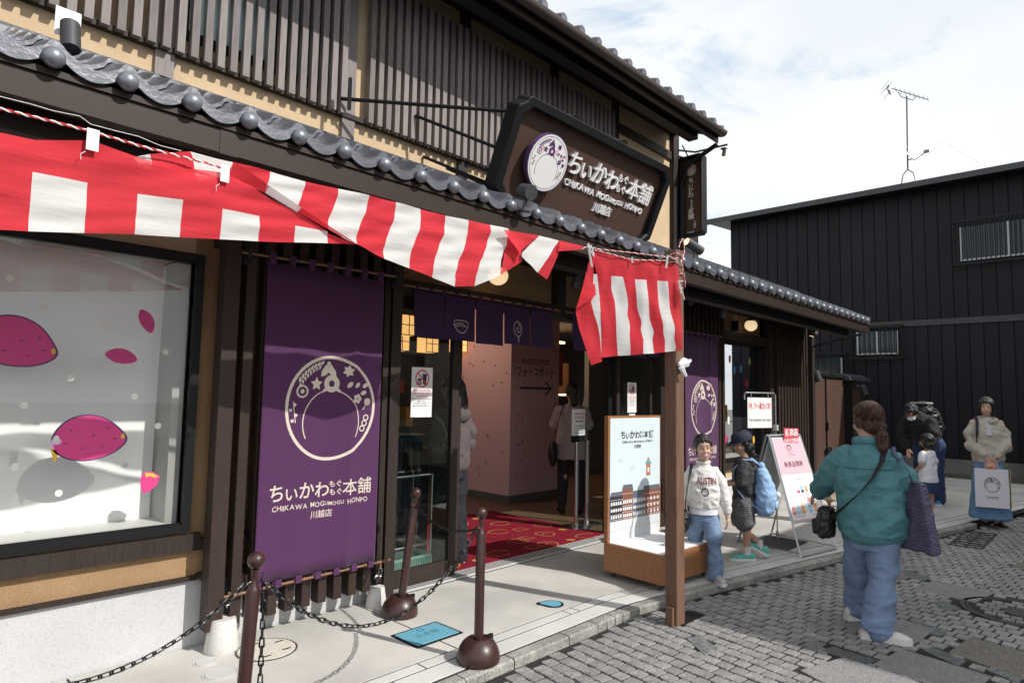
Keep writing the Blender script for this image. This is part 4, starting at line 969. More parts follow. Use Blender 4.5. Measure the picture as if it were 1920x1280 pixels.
for i, (a0, b0) in enumerate(zip(xs, xs[1:])):
    ta, tb_ = yat(tops, a0+8), yat(tops, b0+8); ba, bb = yat(bots, a0), yat(bots, b0)
    if iswhite.get(a0):
        wa, wb = wht.get(a0, 305), wht.get(b0, 312)
        ea = edgeA(a0, ta, ba); eb = edgeA(b0, tb_, bb)
        split = lambda e, y, up: [q for q in e if (q[1] < y-1 if up else q[1] > y+1)]
        xa = a0+(ba-wa)*.075*(1 if a0 < 480 else .6); xb = b0+(bb-wb)*.075*(1 if b0 < 480 else .6)
        up_a = split(ea, wa, True)+[(xa, wa)]; up_b = split(eb, wb, True)+[(xb, wb)]
        lo_a = [(xa, wa)]+split(ea, wa, False); lo_b = [(xb, wb)]+split(eb, wb, False)
        patch(mb, P2(up_a, YA), P2(up_b, YA), 0, seed=1); patch(mb, P2(lo_a, YA), P2(lo_b, YA), 1, seed=1)
    else: patch(mb, P2(edgeA(a0, ta, ba), YA), P2(edgeA(b0, tb_, bb), YA), 0, nv=26, seed=1)
# rear piece: full stripes; (top, bottom) edges
YB = 2.805
st_ = [((250, 294), (262, 318)), ((281, 289), (286, 325)), ((357, 284), (372, 340)), ((438.7, 303), (426, 332)), ((508, 321), (498, 362)), ((574, 340), (558, 396)), ((634, 354), (614, 430)), ((690.6, 367), (668, 458)),
       ((742, 379), (720, 485)), ((790, 391.6), (768, 503)), ((834.7, 404.5), (811, 520)), ((878, 412.7), (854, 537)), ((919, 421.6), (892, 536)), ((950, 429), (938, 516))]
def sedge(e):
    (a0, b0), (c0, d0) = e; n = 6; s_ = (d0-b0)*.06
    return [(a0+(c0-a0)*i/n+s_*math.sin(PI*2*i/n)*.6, b0+(d0-b0)*i/n) for i in range(n+1)]
cl_ = [1, 0, 1, 0, 1, 0, 1, 0, 1, 0, 1, 0, 1]
for i, (e0, e1) in enumerate(zip(st_, st_[1:])): patch(mb, P2(sedge(e0), YB), P2(sedge(e1), YB), cl_[i], nu=10, nv=20, amp=.008, seed=2)
patch(mb, P2([(950, 429), (946, 470), (938, 516)], YB), P2([(952, 430), (968, 458), (980, 490)], YB), 0, seed=2)
# rolled fold across the junction
YF = 2.765
def band(A, Bp, mi, y0=YF, y1=YF): patch(mb, [at(*A[0], Y=y0), at(*A[1], Y=y0)], [at(*Bp[0], Y=y1), at(*Bp[1], Y=y1)], mi, nu=8, nv=8, amp=.002, seed=3)
L1 = [(430, 328), (497, 362), (558, 398), (618, 432), (668, 458)]; L2 = [(440, 303), (506, 349), (566, 389), (618, 424), (669, 457)]
for i in range(4): patch(mb, [at(*L2[i], Y=YF-.02), at(*L1[i], Y=YF+.012)], [at(*L2[i+1], Y=YF-.02), at(*L1[i+1], Y=YF+.012)], 1 if i == 1 else 0, nu=8, nv=6, amp=.002, seed=3)
# folded flap at the right
YC = 2.75
patch(mb, P2([(945, 430), (960, 455), (979, 481)], YC), P2([(1010.5, 442), (995, 456), (975, 473)], YC+.03), 0, amp=.004, seed=4)
patch(mb, P2([(1010.5, 442), (978, 474), (979, 481)], YC+.03), P2([(1048, 451), (1030, 478), (1009, 511)], YC+.01), 1, amp=.004, seed=4)
patch(mb, P2([(1048, 451), (1030, 478), (1009, 511)], YC+.01), P2([(1056, 453), (1045, 480), (1025, 524)], YC+.05), 0, amp=.004, seed=4)
patch(mb, P2([(1050, 451), (1046, 471)], YC+.02), P2([(1098, 463), (1090, 468)], YC+.02), 0, amp=.004, seed=4)
cl = ob('cloth', mb, [redc, whc], curt, True)
def ropeobj(name, P, par, r=.0052):
    """twisted red and white cord: two intertwined strands"""
    P = resample([Vector(p) for p in P], max(20, int(sum((Vector(b_)-Vector(a_)).length for a_, b_ in zip(P, P[1:]))/.006))); mb = MB()
    for s_ in (0, 1):
        pts = []
        for i, p in enumerate(P): t = i*.75+s_*PI; pts.append(p+Vector((0, math.cos(t)*r*.55, math.sin(t)*r*.55)))
        mb.tube(pts, r*.62, 5, s_)
    return ob(name, mb, [redp, whs], par, True)
ropeobj('twisted_rope', [at(u, v, Y=2.77) for u, v in ((-140, 168), (0, 204), (90, 226), (175, 248), (270, 276), (395, 308), (432, 322))], curt)
ob('white_cord', MB().tube([at(u, v, Y=2.79) for u, v in ((-130, 150), (0, 181), (60, 196), (100, 208), (150, 218), (170, 233), (215, 245), (260, 256), (300, 273), (340, 283))], .0013, 5), whs, curt)
for (u, v, s_) in ((173, 263, 1), (421, 326, .9)):
    p = at(u, v, Y=2.76); ob('tie_tab', MB().box(p.x-.019*s_, p.x+.021*s_, p.y-.004, p.y-.001, p.z-.04*s_, p.z+.042*s_), whs, curt)
    ob('loose_thread', MB().tube([p+Vector((-.02, -.005, -.05)), p+Vector((-.035, -.008, -.065)), p+Vector((-.033, -.008, -.085))], .0012, 4), whs, curt)
# short panel at the post
PA = at(1100, 463, Y=2.62); PB = Vector((3.99, 2.165, 2.51)); N2 = Vector((-(PB.y-PA.y), PB.x-PA.x, 0)).normalized()
if N2.y > 0: N2 = -N2
def zz(x, y): return (1060+x/4.925, 440+y/4.925)
def PP(l, off=0.0): return [atp(*zz(x, y), PA+N2*off, N2) for x, y in l]
shortc = thing('short_festival_curtain', 'short red and white curtain panel tied between the eave and the timber post', 'curtain', (3.8, 2.42, 2.0))
mb = MB()
def patch2(A, Bq, mi, off=0.0, nu=10, nv=22, amp=.010, seed=6):
    A = resample(PP(A, off), nv); Bq = resample(PP(Bq, off), nv); vs = []
    for j in range(nv+1):
        for i in range(nu+1):
            p = A[j].lerp(Bq[j], i/nu); x = (p-PA).dot(Vector((PB.x-PA.x, PB.y-PA.y, 0)).normalized())
            d = math.sin((x*.9+(p.z-2.5)*1.0)*17+1)*amp*min(1, max(0, (2.42-p.z)*4))*.8+noise.noise(Vector((x*14, p.z*6, seed)))*amp*1.3
            vs.append(p+N2*d)
    mb.add(vs, [(j*(nu+1)+i, j*(nu+1)+i+1, (j+1)*(nu+1)+i+1, (j+1)*(nu+1)+i) for j in range(nv) for i in range(nu)], mi)
E0 = [(270, 140), (255, 230), (292, 362), (315, 560), (328, 800), (333, 1135)]
E1 = [(330, 160), (380, 270), (425, 380), (425, 500), (460, 620), (470, 900), (488, 1117)]
E2 = [(450, 190), (500, 290), (535, 400), (570, 560), (582, 650), (572, 740), (600, 830), (592, 920), (602, 1112)]
E3 = [(620, 228), (630, 300), (642, 410), (665, 680), (705, 800), (695, 880), (718, 970), (715, 1100)]
E4 = [(740, 238), (745, 320), (750, 420), (780, 780), (825, 900), (808, 960), (822, 1095)]
E5 = [(845, 246), (850, 330), (850, 425), (865, 680), (900, 830), (903, 920), (920, 970), (922, 1082)]
E6 = [(930, 255), (938, 330), (945, 425), (970, 680), (1010, 850), (1004, 960), (1025, 1030), (1020, 1072)]
E7 = [(1040, 290), (1052, 400), (1062, 560), (1076, 690), (1076, 1000), (1078, 1068)]
def cut(E, y, top): 
    x = None
    for (a0, b0), (c0, d0) in zip(E, E[1:]):
        if b0 <= y <= d0: x = a0+(c0-a0)*(y-b0)/(d0-b0)
    return ([q for q in E if q[1] < y]+[(x, y)]) if top else ([(x, y)]+[q for q in E if q[1] > y])
patch2(E0, E1, 0)
for a_, b_, y0 in ((E1, E2, 382), (E3, E4, 412), (E5, E6, 425)):
    patch2(cut(a_, y0, True), cut(b_, y0+6, True), 0, nv=6); patch2(cut(a_, y0, False), cut(b_, y0+6, False), 1)
patch2(E2, E3, 0); patch2(E4, E5, 0); patch2(E6, E7, 0)
patch2([(262, 362), (250, 560), (232, 610), (262, 720), (300, 840), (322, 960), (331, 1120)], [(293, 362), (315, 560), (320, 640), (326, 760), (329, 880), (331, 980), (333, 1135)], 1, off=.004, amp=.003)
patch2([(255, 180), (220, 240), (160, 480), (120, 610), (95, 700), (130, 870), (190, 1060), (240, 1205)], [(268, 180), (262, 362), (285, 545), (232, 610), (262, 720), (300, 840), (322, 960), (335, 1170)], 0, off=.006, amp=.008)
patch2([(158, 485), (130, 590), (103, 680)], [(288, 548), (235, 600), (150, 650)], 0, off=.03, nv=10, amp=.002)
ob('cloth', mb, [redc, whc], shortc, True)
ropeobj('upper_rope', [PP([(250, 128)], .01)[0], PP([(600, 165)], .01)[0], PP([(1040, 220)], .01)[0]], shortc, .004)
ropeobj('hem_rope', [PP([(270, 140)], .012)[0], PP([(620, 232)], .012)[0], PP([(930, 240)], .012)[0]], shortc, .004)
for A in ([(210, 80), (215, 120), (245, 300)], [(205, 95), (235, 150), (262, 205)], [(155, 135), (190, 115), (280, 125)], [(230, 95), (250, 140), (265, 190)]): ob('white_tie', MB().tube(PP(A, .02), .009, 6, flat=.4), whs, shortc, True)
for A in ([(615, 208), (620, 262)], [(945, 190), (930, 308)], [(960, 200), (1040, 245)], [(1062, 480), (1100, 600)], [(1045, 420), (1070, 540)]): ob('white_tie', MB().tube(PP(A, .02), .008, 6, flat=.4), whs, shortc, True)
# timber post
tp = thing('timber_post', 'square brown timber post standing in the road beside the wooden display', 'post', (4.0, 2.265, 0))
pq = MB(); rs = []
for z, sx_ in ((-.01, 0.003), (.9, 0), (2.54, 0)):
    a0 = R(-4); rs.append([(4.0+sx_+dx*math.cos(a0)-dy*math.sin(a0), 2.265+dx*math.sin(a0)+dy*math.cos(a0), z) for dx, dy in ((-.043, -.048), (.043, -.048), (.048, -.043), (.048, .043), (.043, .048), (-.043, .048), (-.048, .043), (-.048, -.043))])
ob('shaft', pq.rings(rs), postw, tp); B('foot_block', 3.925, 3.952, 2.24, 2.29, 0, .12, postw, tp)
B('foot_plate', 3.99, 4.30, 2.20, 2.33, .0, .006, black, tp)
g = MB()
for z in (.35, .62, .95, 1.3, 1.62, 1.9): g.ell((3.953, 2.275+random.uniform(-.015, .015), z), (.004, .006, .006), 8, 4)
ob('nails', g, dmetal, tp)
g = []
for k in range(5):
    zc = 2.50-.06*k; ps = []
    for i in range(17): an_ = 2*PI*i/16; ps.append(Vector((4.0+math.cos(an_)*.062, 2.265+math.sin(an_)*.062, zc+.012*math.sin(an_*2+k))))
    ropeobj('rope_wrap', ps, tp, .004)
ropeobj('rope_knot', [(3.95, 2.2, 2.55), (3.97, 2.19, 2.60), (4.01, 2.2, 2.62), (4.03, 2.2, 2.55), (4.0, 2.19, 2.50), (3.96, 2.19, 2.44), (4.03, 2.2, 2.36), (4.04, 2.2, 2.28)], tp, .004)
ob('knotted_cloth', MB().tube([(3.93, 2.19, 1.735), (3.98, 2.18, 1.75), (4.06, 2.19, 1.74)], [.012, .038, .01], 8).tube([(3.97, 2.18, 1.73), (4.05, 2.17, 1.77)], [.02, .012], 6).tube([(3.94, 2.18, 1.72), (3.99, 2.17, 1.66)], [.02, .01], 6), whs, tp, True)

# ------------------------------------------------------------------ SHORT ENTRANCE CURTAIN (noren)
def noren(xs, zt, zb, Yf, label, motifs):
    t = thing('entrance_curtain', label, 'door curtain', ((xs[0]+xs[-1])/2, Yf, zb))
    for i, (a0, b0) in enumerate(zip(xs, xs[1:])):
        b1 = b0-.012; mb = MB(); vs = []; nx, nz_ = 14, 8; ph = random.uniform(0, 6); fl = random.uniform(-.02, .02)
        W = lambda x, z: Yf+.010*math.sin((x-a0)*16+ph)*(zt-z)/(zt-zb)-.03*((zt-z)/(zt-zb))**2*(.5+fl*10)
        for j in range(nz_+1):
            for k in range(nx+1): x = a0+(b1-a0)*k/nx; z = zt-(zt-zb-fl)*j/nz_; vs.append((x, W(x, z), z))
        mb.add(vs, [(j*(nx+1)+k, j*(nx+1)+k+1, (j+1)*(nx+1)+k+1, (j+1)*(nx+1)+k) for j in range(nz_) for k in range(nx)])
        c = ob('curtain_panel', mb, purpd, t, True)
        mo = motifs[i] if i < len(motifs) else None
        xc = (a0+b1)/2; zc = zb+(zt-zb)*.36; a = Art(lambda x, y, h: (xc+x, W(xc+x, zc+y)-.003-h, zc+y), .03)
        if mo == 'bun':
            a.stroke([(math.cos(q)*.075, math.sin(q)*.05-.008+.012*math.cos(2*q)) for q in [2*PI*k/20 for k in range(20)]], .006, offw, closed=True); a.stroke([(-.07, -.012), (-.03, .008), (.02, .005), (.055, -.02)], .006, offw); a.stroke([(-.055, -.022), (-.01, -.008), (.03, -.02)], .005, offw)
        if mo == 'candy':
            a.ring(0, .02, .05, .006, offw, ry=.065, n=24); a.stroke([(math.cos(q)*.005*q, .02+math.sin(q)*.0065*q) for q in [.6*k for k in range(14)]], .006, offw); a.stroke([(-.006, -.045), (-.006, -.10), (.006, -.10), (.006, -.045)], .004, offw)
        if mo: a.done('print', c)
    g = MB().tube([(xs[0]-.1, Yf, zt+.025), (xs[-1]+.1, Yf, zt+.025)], .01, 8); ob('rod', g, bambo, t, True)
    n = int((xs[-1]-xs[0])/.125)
    for k in range(n+1): x = xs[0]+.01+(xs[-1]-xs[0]-.05)*k/n; ob('loop', MB().box(x, x+.03, Yf-.013, Yf-.011, zt-.01, zt+.04).box(x, x+.03, Yf-.013, Yf+.013, zt+.038, zt+.04), purpd, t)
noren([2.93, 3.24, 3.57, 3.90, 4.23, 4.55], 2.28, 1.94, 3.83, 'row of five short dark purple cloth panels hanging over the left of the entrance', [None, 'bun', None, 'candy', None])
noren([4.83, 5.16, 5.50, 5.83, 6.16, 6.45], 2.28, 1.94, 3.83, 'second row of short dark purple cloth panels behind the festival curtain', [None, 'bun', None, 'candy', None])

# ------------------------------------------------------------------ LAMPS UNDER THE EAVE
def globe(u, v, Yl, label, r=.085):
    p = at(u, v, Y=Yl); t = thing('globe_lamp', label, 'wall lamp', (p.x, p.y, p.z))
    ob('globe', MB().ell(p, (r, r, r*.93), 24, 16), M('lit_globe', (1.0, .72, .42), .5, emit=.75), t, True)
    ob('cap', MB().lathe(p.x, p.y, [(r*.62, r*.72), (r*.35, r*1.05), (r*.2, r*1.2)], 20, zo=p.z), black, t, True)
    ob('arm', MB().tube([(p.x, p.y, p.z+r*1.15), (p.x-.01, p.y+.01, p.z+r*1.9), (p.x-r, p.y+.05, p.z+r*2.2), (p.x-r*1.7, p.y+.1, p.z+r*1.7), (p.x-r*1.7, p.y+.13, p.z+.02)], .009, 8), black, t, True)
    ob('wall_plate', MB().box(p.x-r*1.7-.04, p.x-r*1.7+.04, p.y+.1, 3.95, p.z-.08, p.z+.06, 0, .01), black, t)
globe(1408, 610, 3.75, 'glowing round globe lamp on the ochre wall above the right window')
globe(934, 517, 3.75, 'glowing round globe lamp above the entrance, half hidden by the festival curtain')
def eavespot(u, v, Yl, d, label, lit=False):
    p = at(u, v, Y=Yl); spot(p, d, label, .038, .14, (0, .02, .11), lit)
eavespot(1357, 585, 3.3, (-.1, .2, -1), 'black spot lamp under the eave left of the right globe lamp')
eavespot(1297, 560, 3.3, (-.3, .4, -.8), 'black spot lamp under the eave just right of the timber post')
eavespot(1082, 525, 3.35, (-.2, .3, -1), 'black spot lamp under the eave left of the short festival curtain')
p = at(1524, 622, Y=3.4); spot(p, (0, .3, -1), 'small spot lamp lit warm, under the far end of the lower eave', .035, .13, (0, .05, .1), True)
ob('eave_arm', MB().tube([(11.15, 3.85, 2.36), (11.15, 3.3, 2.50), (11.15, 3.0, 2.56)], .02, 6), black, shop, True)
p = at(1512, 703, Y=3.7); spot((11.25, 3.72, p.z), (.2, -.3, -1), 'dark spot lamp on the shop corner beside the gate', .06, .18, (0, .1, .03))
spot((14.0, 3.75, 1.72), (.35, -.2, -1), 'dark spot lamp on the post right of the gate', .06, .18, (0, .12, .08))

# ------------------------------------------------------------------ BOLLARDS AND CHAINS
def bollard(x, y, label, tilt=(0, 0), H=.835, base=True, zb=.05):
    t = thing('chain_bollard', label, 'bollard', (x, y, zb)); t.rotation_euler = (tilt[0], tilt[1], 0)
    ob('base', MB().lathe(0, 0, [(.10, 0), (.118, .004), (.121, .018), (.117, .05), (.108, .075), (.088, .105), (.066, .122), (.058, .126), (.052, .118), (.0, .116)], 40), bolm, t, True, True)
    ob('post', MB().lathe(0, 0, [(.0265, .11), (.0265, H-.15), (.024, H-.143), (.0, H-.142)], 24), bolm, t, True, True)
    ob('finial', MB().lathe(0, 0, [(.024, H-.145), (.012, H-.12), (.0105, H-.10), (.014, H-.075), (.014, H-.068)], 20).ell((0, 0, H-.035), .033, 24, 14), bolm, t, True, True)
    g = MB()
    for s_ in (-1, 1): g.tube([(s_*.012, 0, H-.115), (s_*.024, 0, H-.118), (s_*.032, 0, H-.105), (s_*.033, 0, H-.085)], .003, 6)
    ob('hooks', g, bolm, t, True, True); ob('base_slot', MB().box(.045, .105, -.008, .008, .085, .123), black, t, False, True)
    bpy.context.view_layer.update(); return t, t.matrix_world @ Vector((0, 0, H-.115))
pb1 = at(897, 1224, Z=.09); pb2 = at(749, 1137, Z=.10)
b1, h1 = bollard(pb1.x, pb1.y, 'upright brown chain bollard at the kerb in front of the entrance')
b2, h2 = bollard(pb2.x, pb2.y, 'brown chain bollard leaning right, beside the door and the concrete weight', (R(4.5), R(4.5)))
b3, h3 = bollard(1.155, 2.53, 'brown chain bollard at the bottom left with its base below the photo', (R(2), R(2)))
b4, h4 = bollard(.1, 2.55, 'brown chain bollard outside the left edge of the photo')
lk = MB(); 
lw_, ll_ = .0085, .0125
lpts = [(math.cos(t_)*lw_+(0), math.sin(t_)*lw_+(ll_ if math.sin(t_) >= 0 else -ll_)) for t_ in [2*PI*k/10 for k in range(10)]]
rs = []
for i, (x, z) in enumerate(lpts):
    c = Vector((x, 0, z)); nrm = Vector((math.cos(2*PI*i/10), 0, math.sin(2*PI*i/10))); rs.append([c+nrm*(math.cos(q)*.0036)+Vector((0, math.sin(q)*.0036, 0)) for q in [PI/2*k for k in range(4)]])
lk.rings(rs+[rs[0]], cap=False); linkme = mesh('chain_link', lk, chm, True)
def chain(label, P0, P1, sag, tail=None):
    P0, P1 = Vector(P0), Vector(P1); t = thing('chain', label, 'chain', tuple((P0+P1)/2+Vector((0, 0, -sag))))
    pts = [P0.lerp(P1, i/80)-Vector((0, 0, sag*4*(i/80)*(1-i/80))) for i in range(81)]; d = [0]
    for a_, b_ in zip(pts, pts[1:]): d.append(d[-1]+(b_-a_).length)
    n = int(d[-1]/.0325); Q = resample(pts, n)
    for i in range(n):
        o = link('chain_link', linkme, t, True); m = (Q[i]+Q[i+1])/2; dr = (Q[i+1]-Q[i]).normalized()
        qq = dr.to_track_quat('Z', 'Y') @ Matrix.Rotation(PI/2*(i % 2)+.4+random.uniform(-.2, .2), 3, 'Z').to_quaternion(); o.rotation_mode = 'QUATERNION'; o.rotation_quaternion = qq; o.location = m-Vector(t.location)
chain('black chain sagging from the bottom left bollard to the kerb bollard', h3+Vector((.03, 0, 0)), h1+Vector((-.03, 0, 0)), .33)
chain('black chain looping between the leaning bollard and the kerb bollard', h2, h1, .08)
chain('black chain running off the left edge of the photo at the bottom', h4, h3+Vector((-.03, 0, 0)), .22)
chain('short loose black chain end hanging straight down the bottom left bollard', h3+Vector((.032, -.02, -.01)), h3+Vector((.03, -.03, -.42)), 0)

# ------------------------------------------------------------------ WOODEN DISPLAY (photo stand) beside the post
kio = thing('wooden_display_stand', 'wooden display box on castors with a printed town backboard and white top', 'display stand', (4.37, 2.58, .05), R(-3.5))
KW, KD = .715, .56
ob('plinth_box', MB().box(0, KW, 0, KD, .055, .275, 0, .003), oak, kio, local=True)
ob('top_sheet', MB().box(.018, KW-.018, .018, KD-.02, .275, .279), white, kio, local=True)
ob('back_board', MB().box(0, KW+.03, KD-.04, KD, .278, 1.30), oak, kio, local=True)
ob('printed_face', MB().box(.02, KW+.01, KD-.046, KD-.04, .28, 1.28), palesky, kio, local=True)
a = Art(lambda x, y, h: (.02+x, KD-.047-h, .28+y)); Wb = KW-.01
a.rect(0, 0, Wb, .16, M('grey_print', (.62, .64, .66), .5))
for i in range(9): a.stroke([(i*.05, 0), (i*.05+.01, .16)], .002, inkg, .0005)
a.stroke([(0, .08), (Wb, .09)], .002, inkg, .0005)
random.seed(3)
for i, (x, w_, hh) in enumerate(((0, .17, .20), (.16, .15, .25), (.30, .16, .19), (.45, .27, .22))):
    x1 = min(x+w_, Wb); a.rect(x, .16, x1, .16+hh, (inkd, M('brown_print', (.22, .09, .06), .5), M('slate_print', (.12, .13, .17), .5), MATS['brown_print'])[i], .0005)
    a.poly([(x-.0, .16+hh), (x1, .16+hh), (x1-.012, .16+hh+.035), (x+.015, .16+hh+.035)], MATS['slate_print'], .001)
    for r_ in range(3):
        for c_ in range(5):
            xx = x+.012+c_*(w_-.02)/5; 
            if xx+.016 < x1: a.rect(xx, .18+r_*.055, xx+.018, .205+r_*.055, white, .0012)
    for r_ in range(5): a.stroke([(x, .17+hh*r_/5), (x1, .17+hh*r_/5)], .0025, white, .0015)
a.rect(.50, .50, .56, .60, M('tower_red', (.45, .16, .10), .5), .0005); a.poly([(.48, .60), (.58, .60), (.545, .635), (.515, .635)], M('tower_teal', (.15, .35, .34), .5), .0008); a.rect(.518, .635, .542, .655, MATS['tower_red'], .0008); a.rect(.518, .53, .542, .57, white, .001)
for X, Y in ((.14, .64), (.30, .57)): a.stroke([(X-.035, Y), (X-.02, Y+.02), (X, Y+.018), (X+.015, Y+.026), (X+.04, Y), (X-.035, Y)], .002, inkg, .0005)
brand(a, Wb/2+.02, .83, .47, inkd, bold=.02); a.done('town_print', kio, True)
for i, (x, y) in enumerate(((.06, .05), (KW-.05, .05), (.06, KD-.05), (KW-.05, KD-.05))):
    ob('castor', MB().rings([[(x-.012+.024*j, y+math.cos(t_)*.022, .024+math.sin(t_)*.022) for t_ in [2*PI*k/12 for k in range(12)]] for j in (0, 1)]).box(x-.016, x+.016, y-.014, y+.014, .03, .056), dmetal, kio, local=True)
a = Art(lambda x, y, h: (.34+x, .10+y*.25, .285+y*.5+h)); a.poly([(-.07, .02), (.08, -.02), (.13, .13), (-.05, .15)], white)
for i in range(5): a.stroke([(-.04, .125-i*.02), (.10, .11-i*.02)], .003, inkg, .0008)
o_ = a.done('folded_card', None, label='small folded white notice card lying on the wooden display', cat='card'); o_.matrix_world = kio.matrix_basis.copy(); 
sd = o_.modifiers.new('s', 'SOLIDIFY'); sd.thickness = .001

# ------------------------------------------------------------------ POSTERS, NOTICES
def food_poster(cx, cz, y, W, H, label, big=True):
    t = thing('notice_poster', label, 'notice', (cx, y, cz-H/2)); B('sheet', cx-W/2, cx+W/2, y-.002, y, cz-H/2, cz+H/2, white, t)
    k = W/.2; a = Art(lambda x, y_, h: (cx+x*k, y-.003-h, cz+y_*k)); 
    oy = H/k/2-.085
    a.rect(-.045, oy-.045, -.005, oy-.035, inkd); a.rect(-.048, oy-.030, -.002, oy-.024, inkd); a.poly([(-.045, oy-.018), (-.005, oy-.018), (-.010, oy-.002), (-.025, oy+.004), (-.040, oy-.002)], inkd)
    a.poly([(.0, oy+.035), (.045, oy+.035), (.036, oy-.045), (.009, oy-.045)], inkd); a.stroke([(.018, oy+.035), (.012, oy+.055)], .004, inkd)
    a.h = .0006; a.ring(0, oy, .062, .010, redp, n=36); a.stroke([(-.043, oy+.043), (.043, oy-.043)], .010, redp)
    for i, s_ in enumerate(('Please do not bring', 'any food or drinks', 'into the store.')): a.text(s_, 0, oy-.095-i*.021, .021, M('red_ink', (.55, .05, .09), .5), bold=.01)
    for i, (s_, z_) in enumerate((('店内への飲食物の持ち込みは', .0135), ('お断りします。', .0135), ('ごみの持ち込みもご遠慮ください。', .010), ('皆様のご理解とご協力をお願いします。', .0095))): a.text(s_, 0, oy-.157-i*.017, z_, inkd, bold=.008)
    a.done('print', t)
p = at(791, 735, Y=3.955); food_poster(p.x, p.z, 3.957, .205, .385, 'white no food or drinks notice on the left glass door')
p = at(1185, 745, Y=3.955); food_poster(p.x, p.z, 3.957, .175, .33, 'second white no food or drinks notice, on the glass door right of the entrance')
B('notice_slip', p.x-.06, p.x+.06, 3.953, 3.955, p.z-.23, p.z-.18, white, None, label='small white slip below the right no food notice', cat='notice')

# interior bits
bp_ = []
def barrier(x, y, label):
    t = thing('queue_barrier_post', label, 'barrier post', (x, y, .07)); ob('base', MB().lathe(x, y, [(.16, .07), (.16, .078), (.03, .09), (.022, .1)], 28), steel, t, True)
    ob('pole', MB().lathe(x, y, [(.024, .09), (.024, .95), (.03, .955), (.03, 1.0), (.0, 1.0)], 18), steel, t, True); return t
barrier(5.72, 4.45, 'steel queue barrier post inside the entrance, carrying a small notice'); barrier(5.98, 4.50, 'steel queue barrier post inside the entrance, nearer the right door')
t = thing('notice_holder', 'small white printed notice with red heading on a barrier post', 'notice', (5.72, 4.44, 1.0))
B('sheet', 5.60, 5.83, 4.42, 4.43, 1.07, 1.36, white, t); B('holder', 5.60, 5.83, 4.415, 4.44, 1.0, 1.07, black, t)
a = Art(lambda x, y, h: (5.715+x, 4.418-h, 1.2+y)); a.text('入店をお待ちの', 0, .10, .026, MATS['red_ink'], bold=.03); a.text('お客様はこちら', 0, .06, .026, MATS['red_ink'], bold=.03); a.text('Please wait', 0, .02, .03, inkd, bold=.03)
for i in range(4): a.rect(-.08, -.03-i*.025, .08, -.022-i*.025, inkg)
a.done('print', t)
mt_ = thing('door_mat', 'dark red door mat with yellow line drawings of snacks in the entrance', 'mat', (4.6, 4.8, .062))
mred = M('dark_red_mat', (.21, .014, .030), .95, var=.1, vs=60, bump=.4, bs=300, spec=.1)
for x0, x1 in ((3.62, 4.595), (4.605, 5.70)): B('mat_half', x0, x1, 4.045, 5.75, .062, .072, mred, mt_)
random.seed(8); ylm = M('golden_yellow_weave', (.45, .23, .055), .85)
for i in range(34):
    X = -.92+(i % 7)*.30+random.uniform(-.05, .05); Y = -.72+(i//7)*.33+random.uniform(-.06, .06); 
    if abs(X) < .06: X += .12
    a = Art(lambda x, y, h: (4.6+x, 4.85+y, .0725+h)); k_ = i % 4
    if k_ == 0: a.ring(X, Y, .10, .012, ylm, ry=.10, n=20, wob=.08); a.stroke([(X-.05, Y), (X, Y+.02), (X+.05, Y)], .010, ylm)
    elif k_ == 1: a.disc(X, Y, .05, ylm, ry=.035, n=12, rot=random.uniform(0, 3))
    elif k_ == 2: a.stroke([(X+math.cos(q)*.12*(1+.2*math.sin(3*q)), Y+math.sin(q)*.09) for q in [.5*k for k in range(12)]], .012, ylm)
    else: a.stroke([(X-.09, Y-.05), (X-.06, Y+.05), (X+.06, Y+.05), (X+.09, Y-.05), (X-.09, Y-.05)], .011, ylm)
    a.done('yellow_drawing', mt_)
def pend(x, y, z, label):
    t = thing('paper_lantern', label, 'lantern', (x, y, z-.1)); B('shade', x-.09, x+.09, y-.09, y+.09, z-.1, z+.1, M('lit_paper', (1, .50, .17), .6, emit=1.3), t)
    g = MB()
    for dx in (-.093, 0, .093): g.box(x+dx-.004, x+dx+.004, y-.094, y-.09, z-.1, z+.1)
    for dz in (-.1, .0, .1): g.box(x-.095, x+.095, y-.094, y-.09, z+dz-.004, z+dz+.004)
    g.tube([(x, y, z+.1), (x, y, 2.72)], .004, 5); ob('frame', g, black, t)
    return t
for i, (u, v, Y_) in enumerate(((802, 645, 6.0), (859, 647, 7.0), (757, 610, 5.2), (745, 640, 5.6))):
    p = at(u, v, Y=Y_); pend(p.x, p.y, min(p.z, 2.55), ('lit paper lantern in the shop seen through the top of the left door', 'lit paper lantern in the shop just right of the door frame', 'lit paper lantern nearest the left door post, high up', 'lit paper lantern lowest by the left door post')[i])
lp = bpy.data.lights.new('lantern_bulb', 'POINT'); lp.energy = 16; lp.color = (1, .72, .50); lp.shadow_soft_size = .12
for loc in ((5.3, 6.6, 2.3), (8.7, 7.2, 2.1), (4.0, 7.8, 2.3)): lo_ = bpy.data.objects.new('lantern_bulb', lp); col.objects.link(lo_); lo_.location = loc
ct = thing('shop_counter', 'wooden service counter with a lit shelf at the back of the shop', 'counter', (8.7, 7.6, .06))
B('counter_front', 7.9, 9.5, 7.3, 7.9, .06, 1.0, oakd, ct); B('counter_top', 7.85, 9.5, 7.26, 7.95, 1.0, 1.04, dwood, ct); B('upper_cabinet', 7.9, 9.5, 7.6, 8.15, 1.55, 2.1, oakd, ct)
B('shelf_light', 7.95, 9.45, 7.62, 7.66, 1.50, 1.53, M('lit_strip', (1, .6, .25), .5, emit=5), ct); B('cornice_light', 7.9, 9.5, 7.7, 7.74, 2.48, 2.52, MATS['lit_strip'], ct); B('panel_back', 7.9, 9.5, 8.1, 8.15, 1.04, 2.7, oakd, ct)
t = thing('wire_basket', 'wire basket with wrapped goods on the shop counter', 'basket', (8.3, 7.5, 1.04))
g = MB()
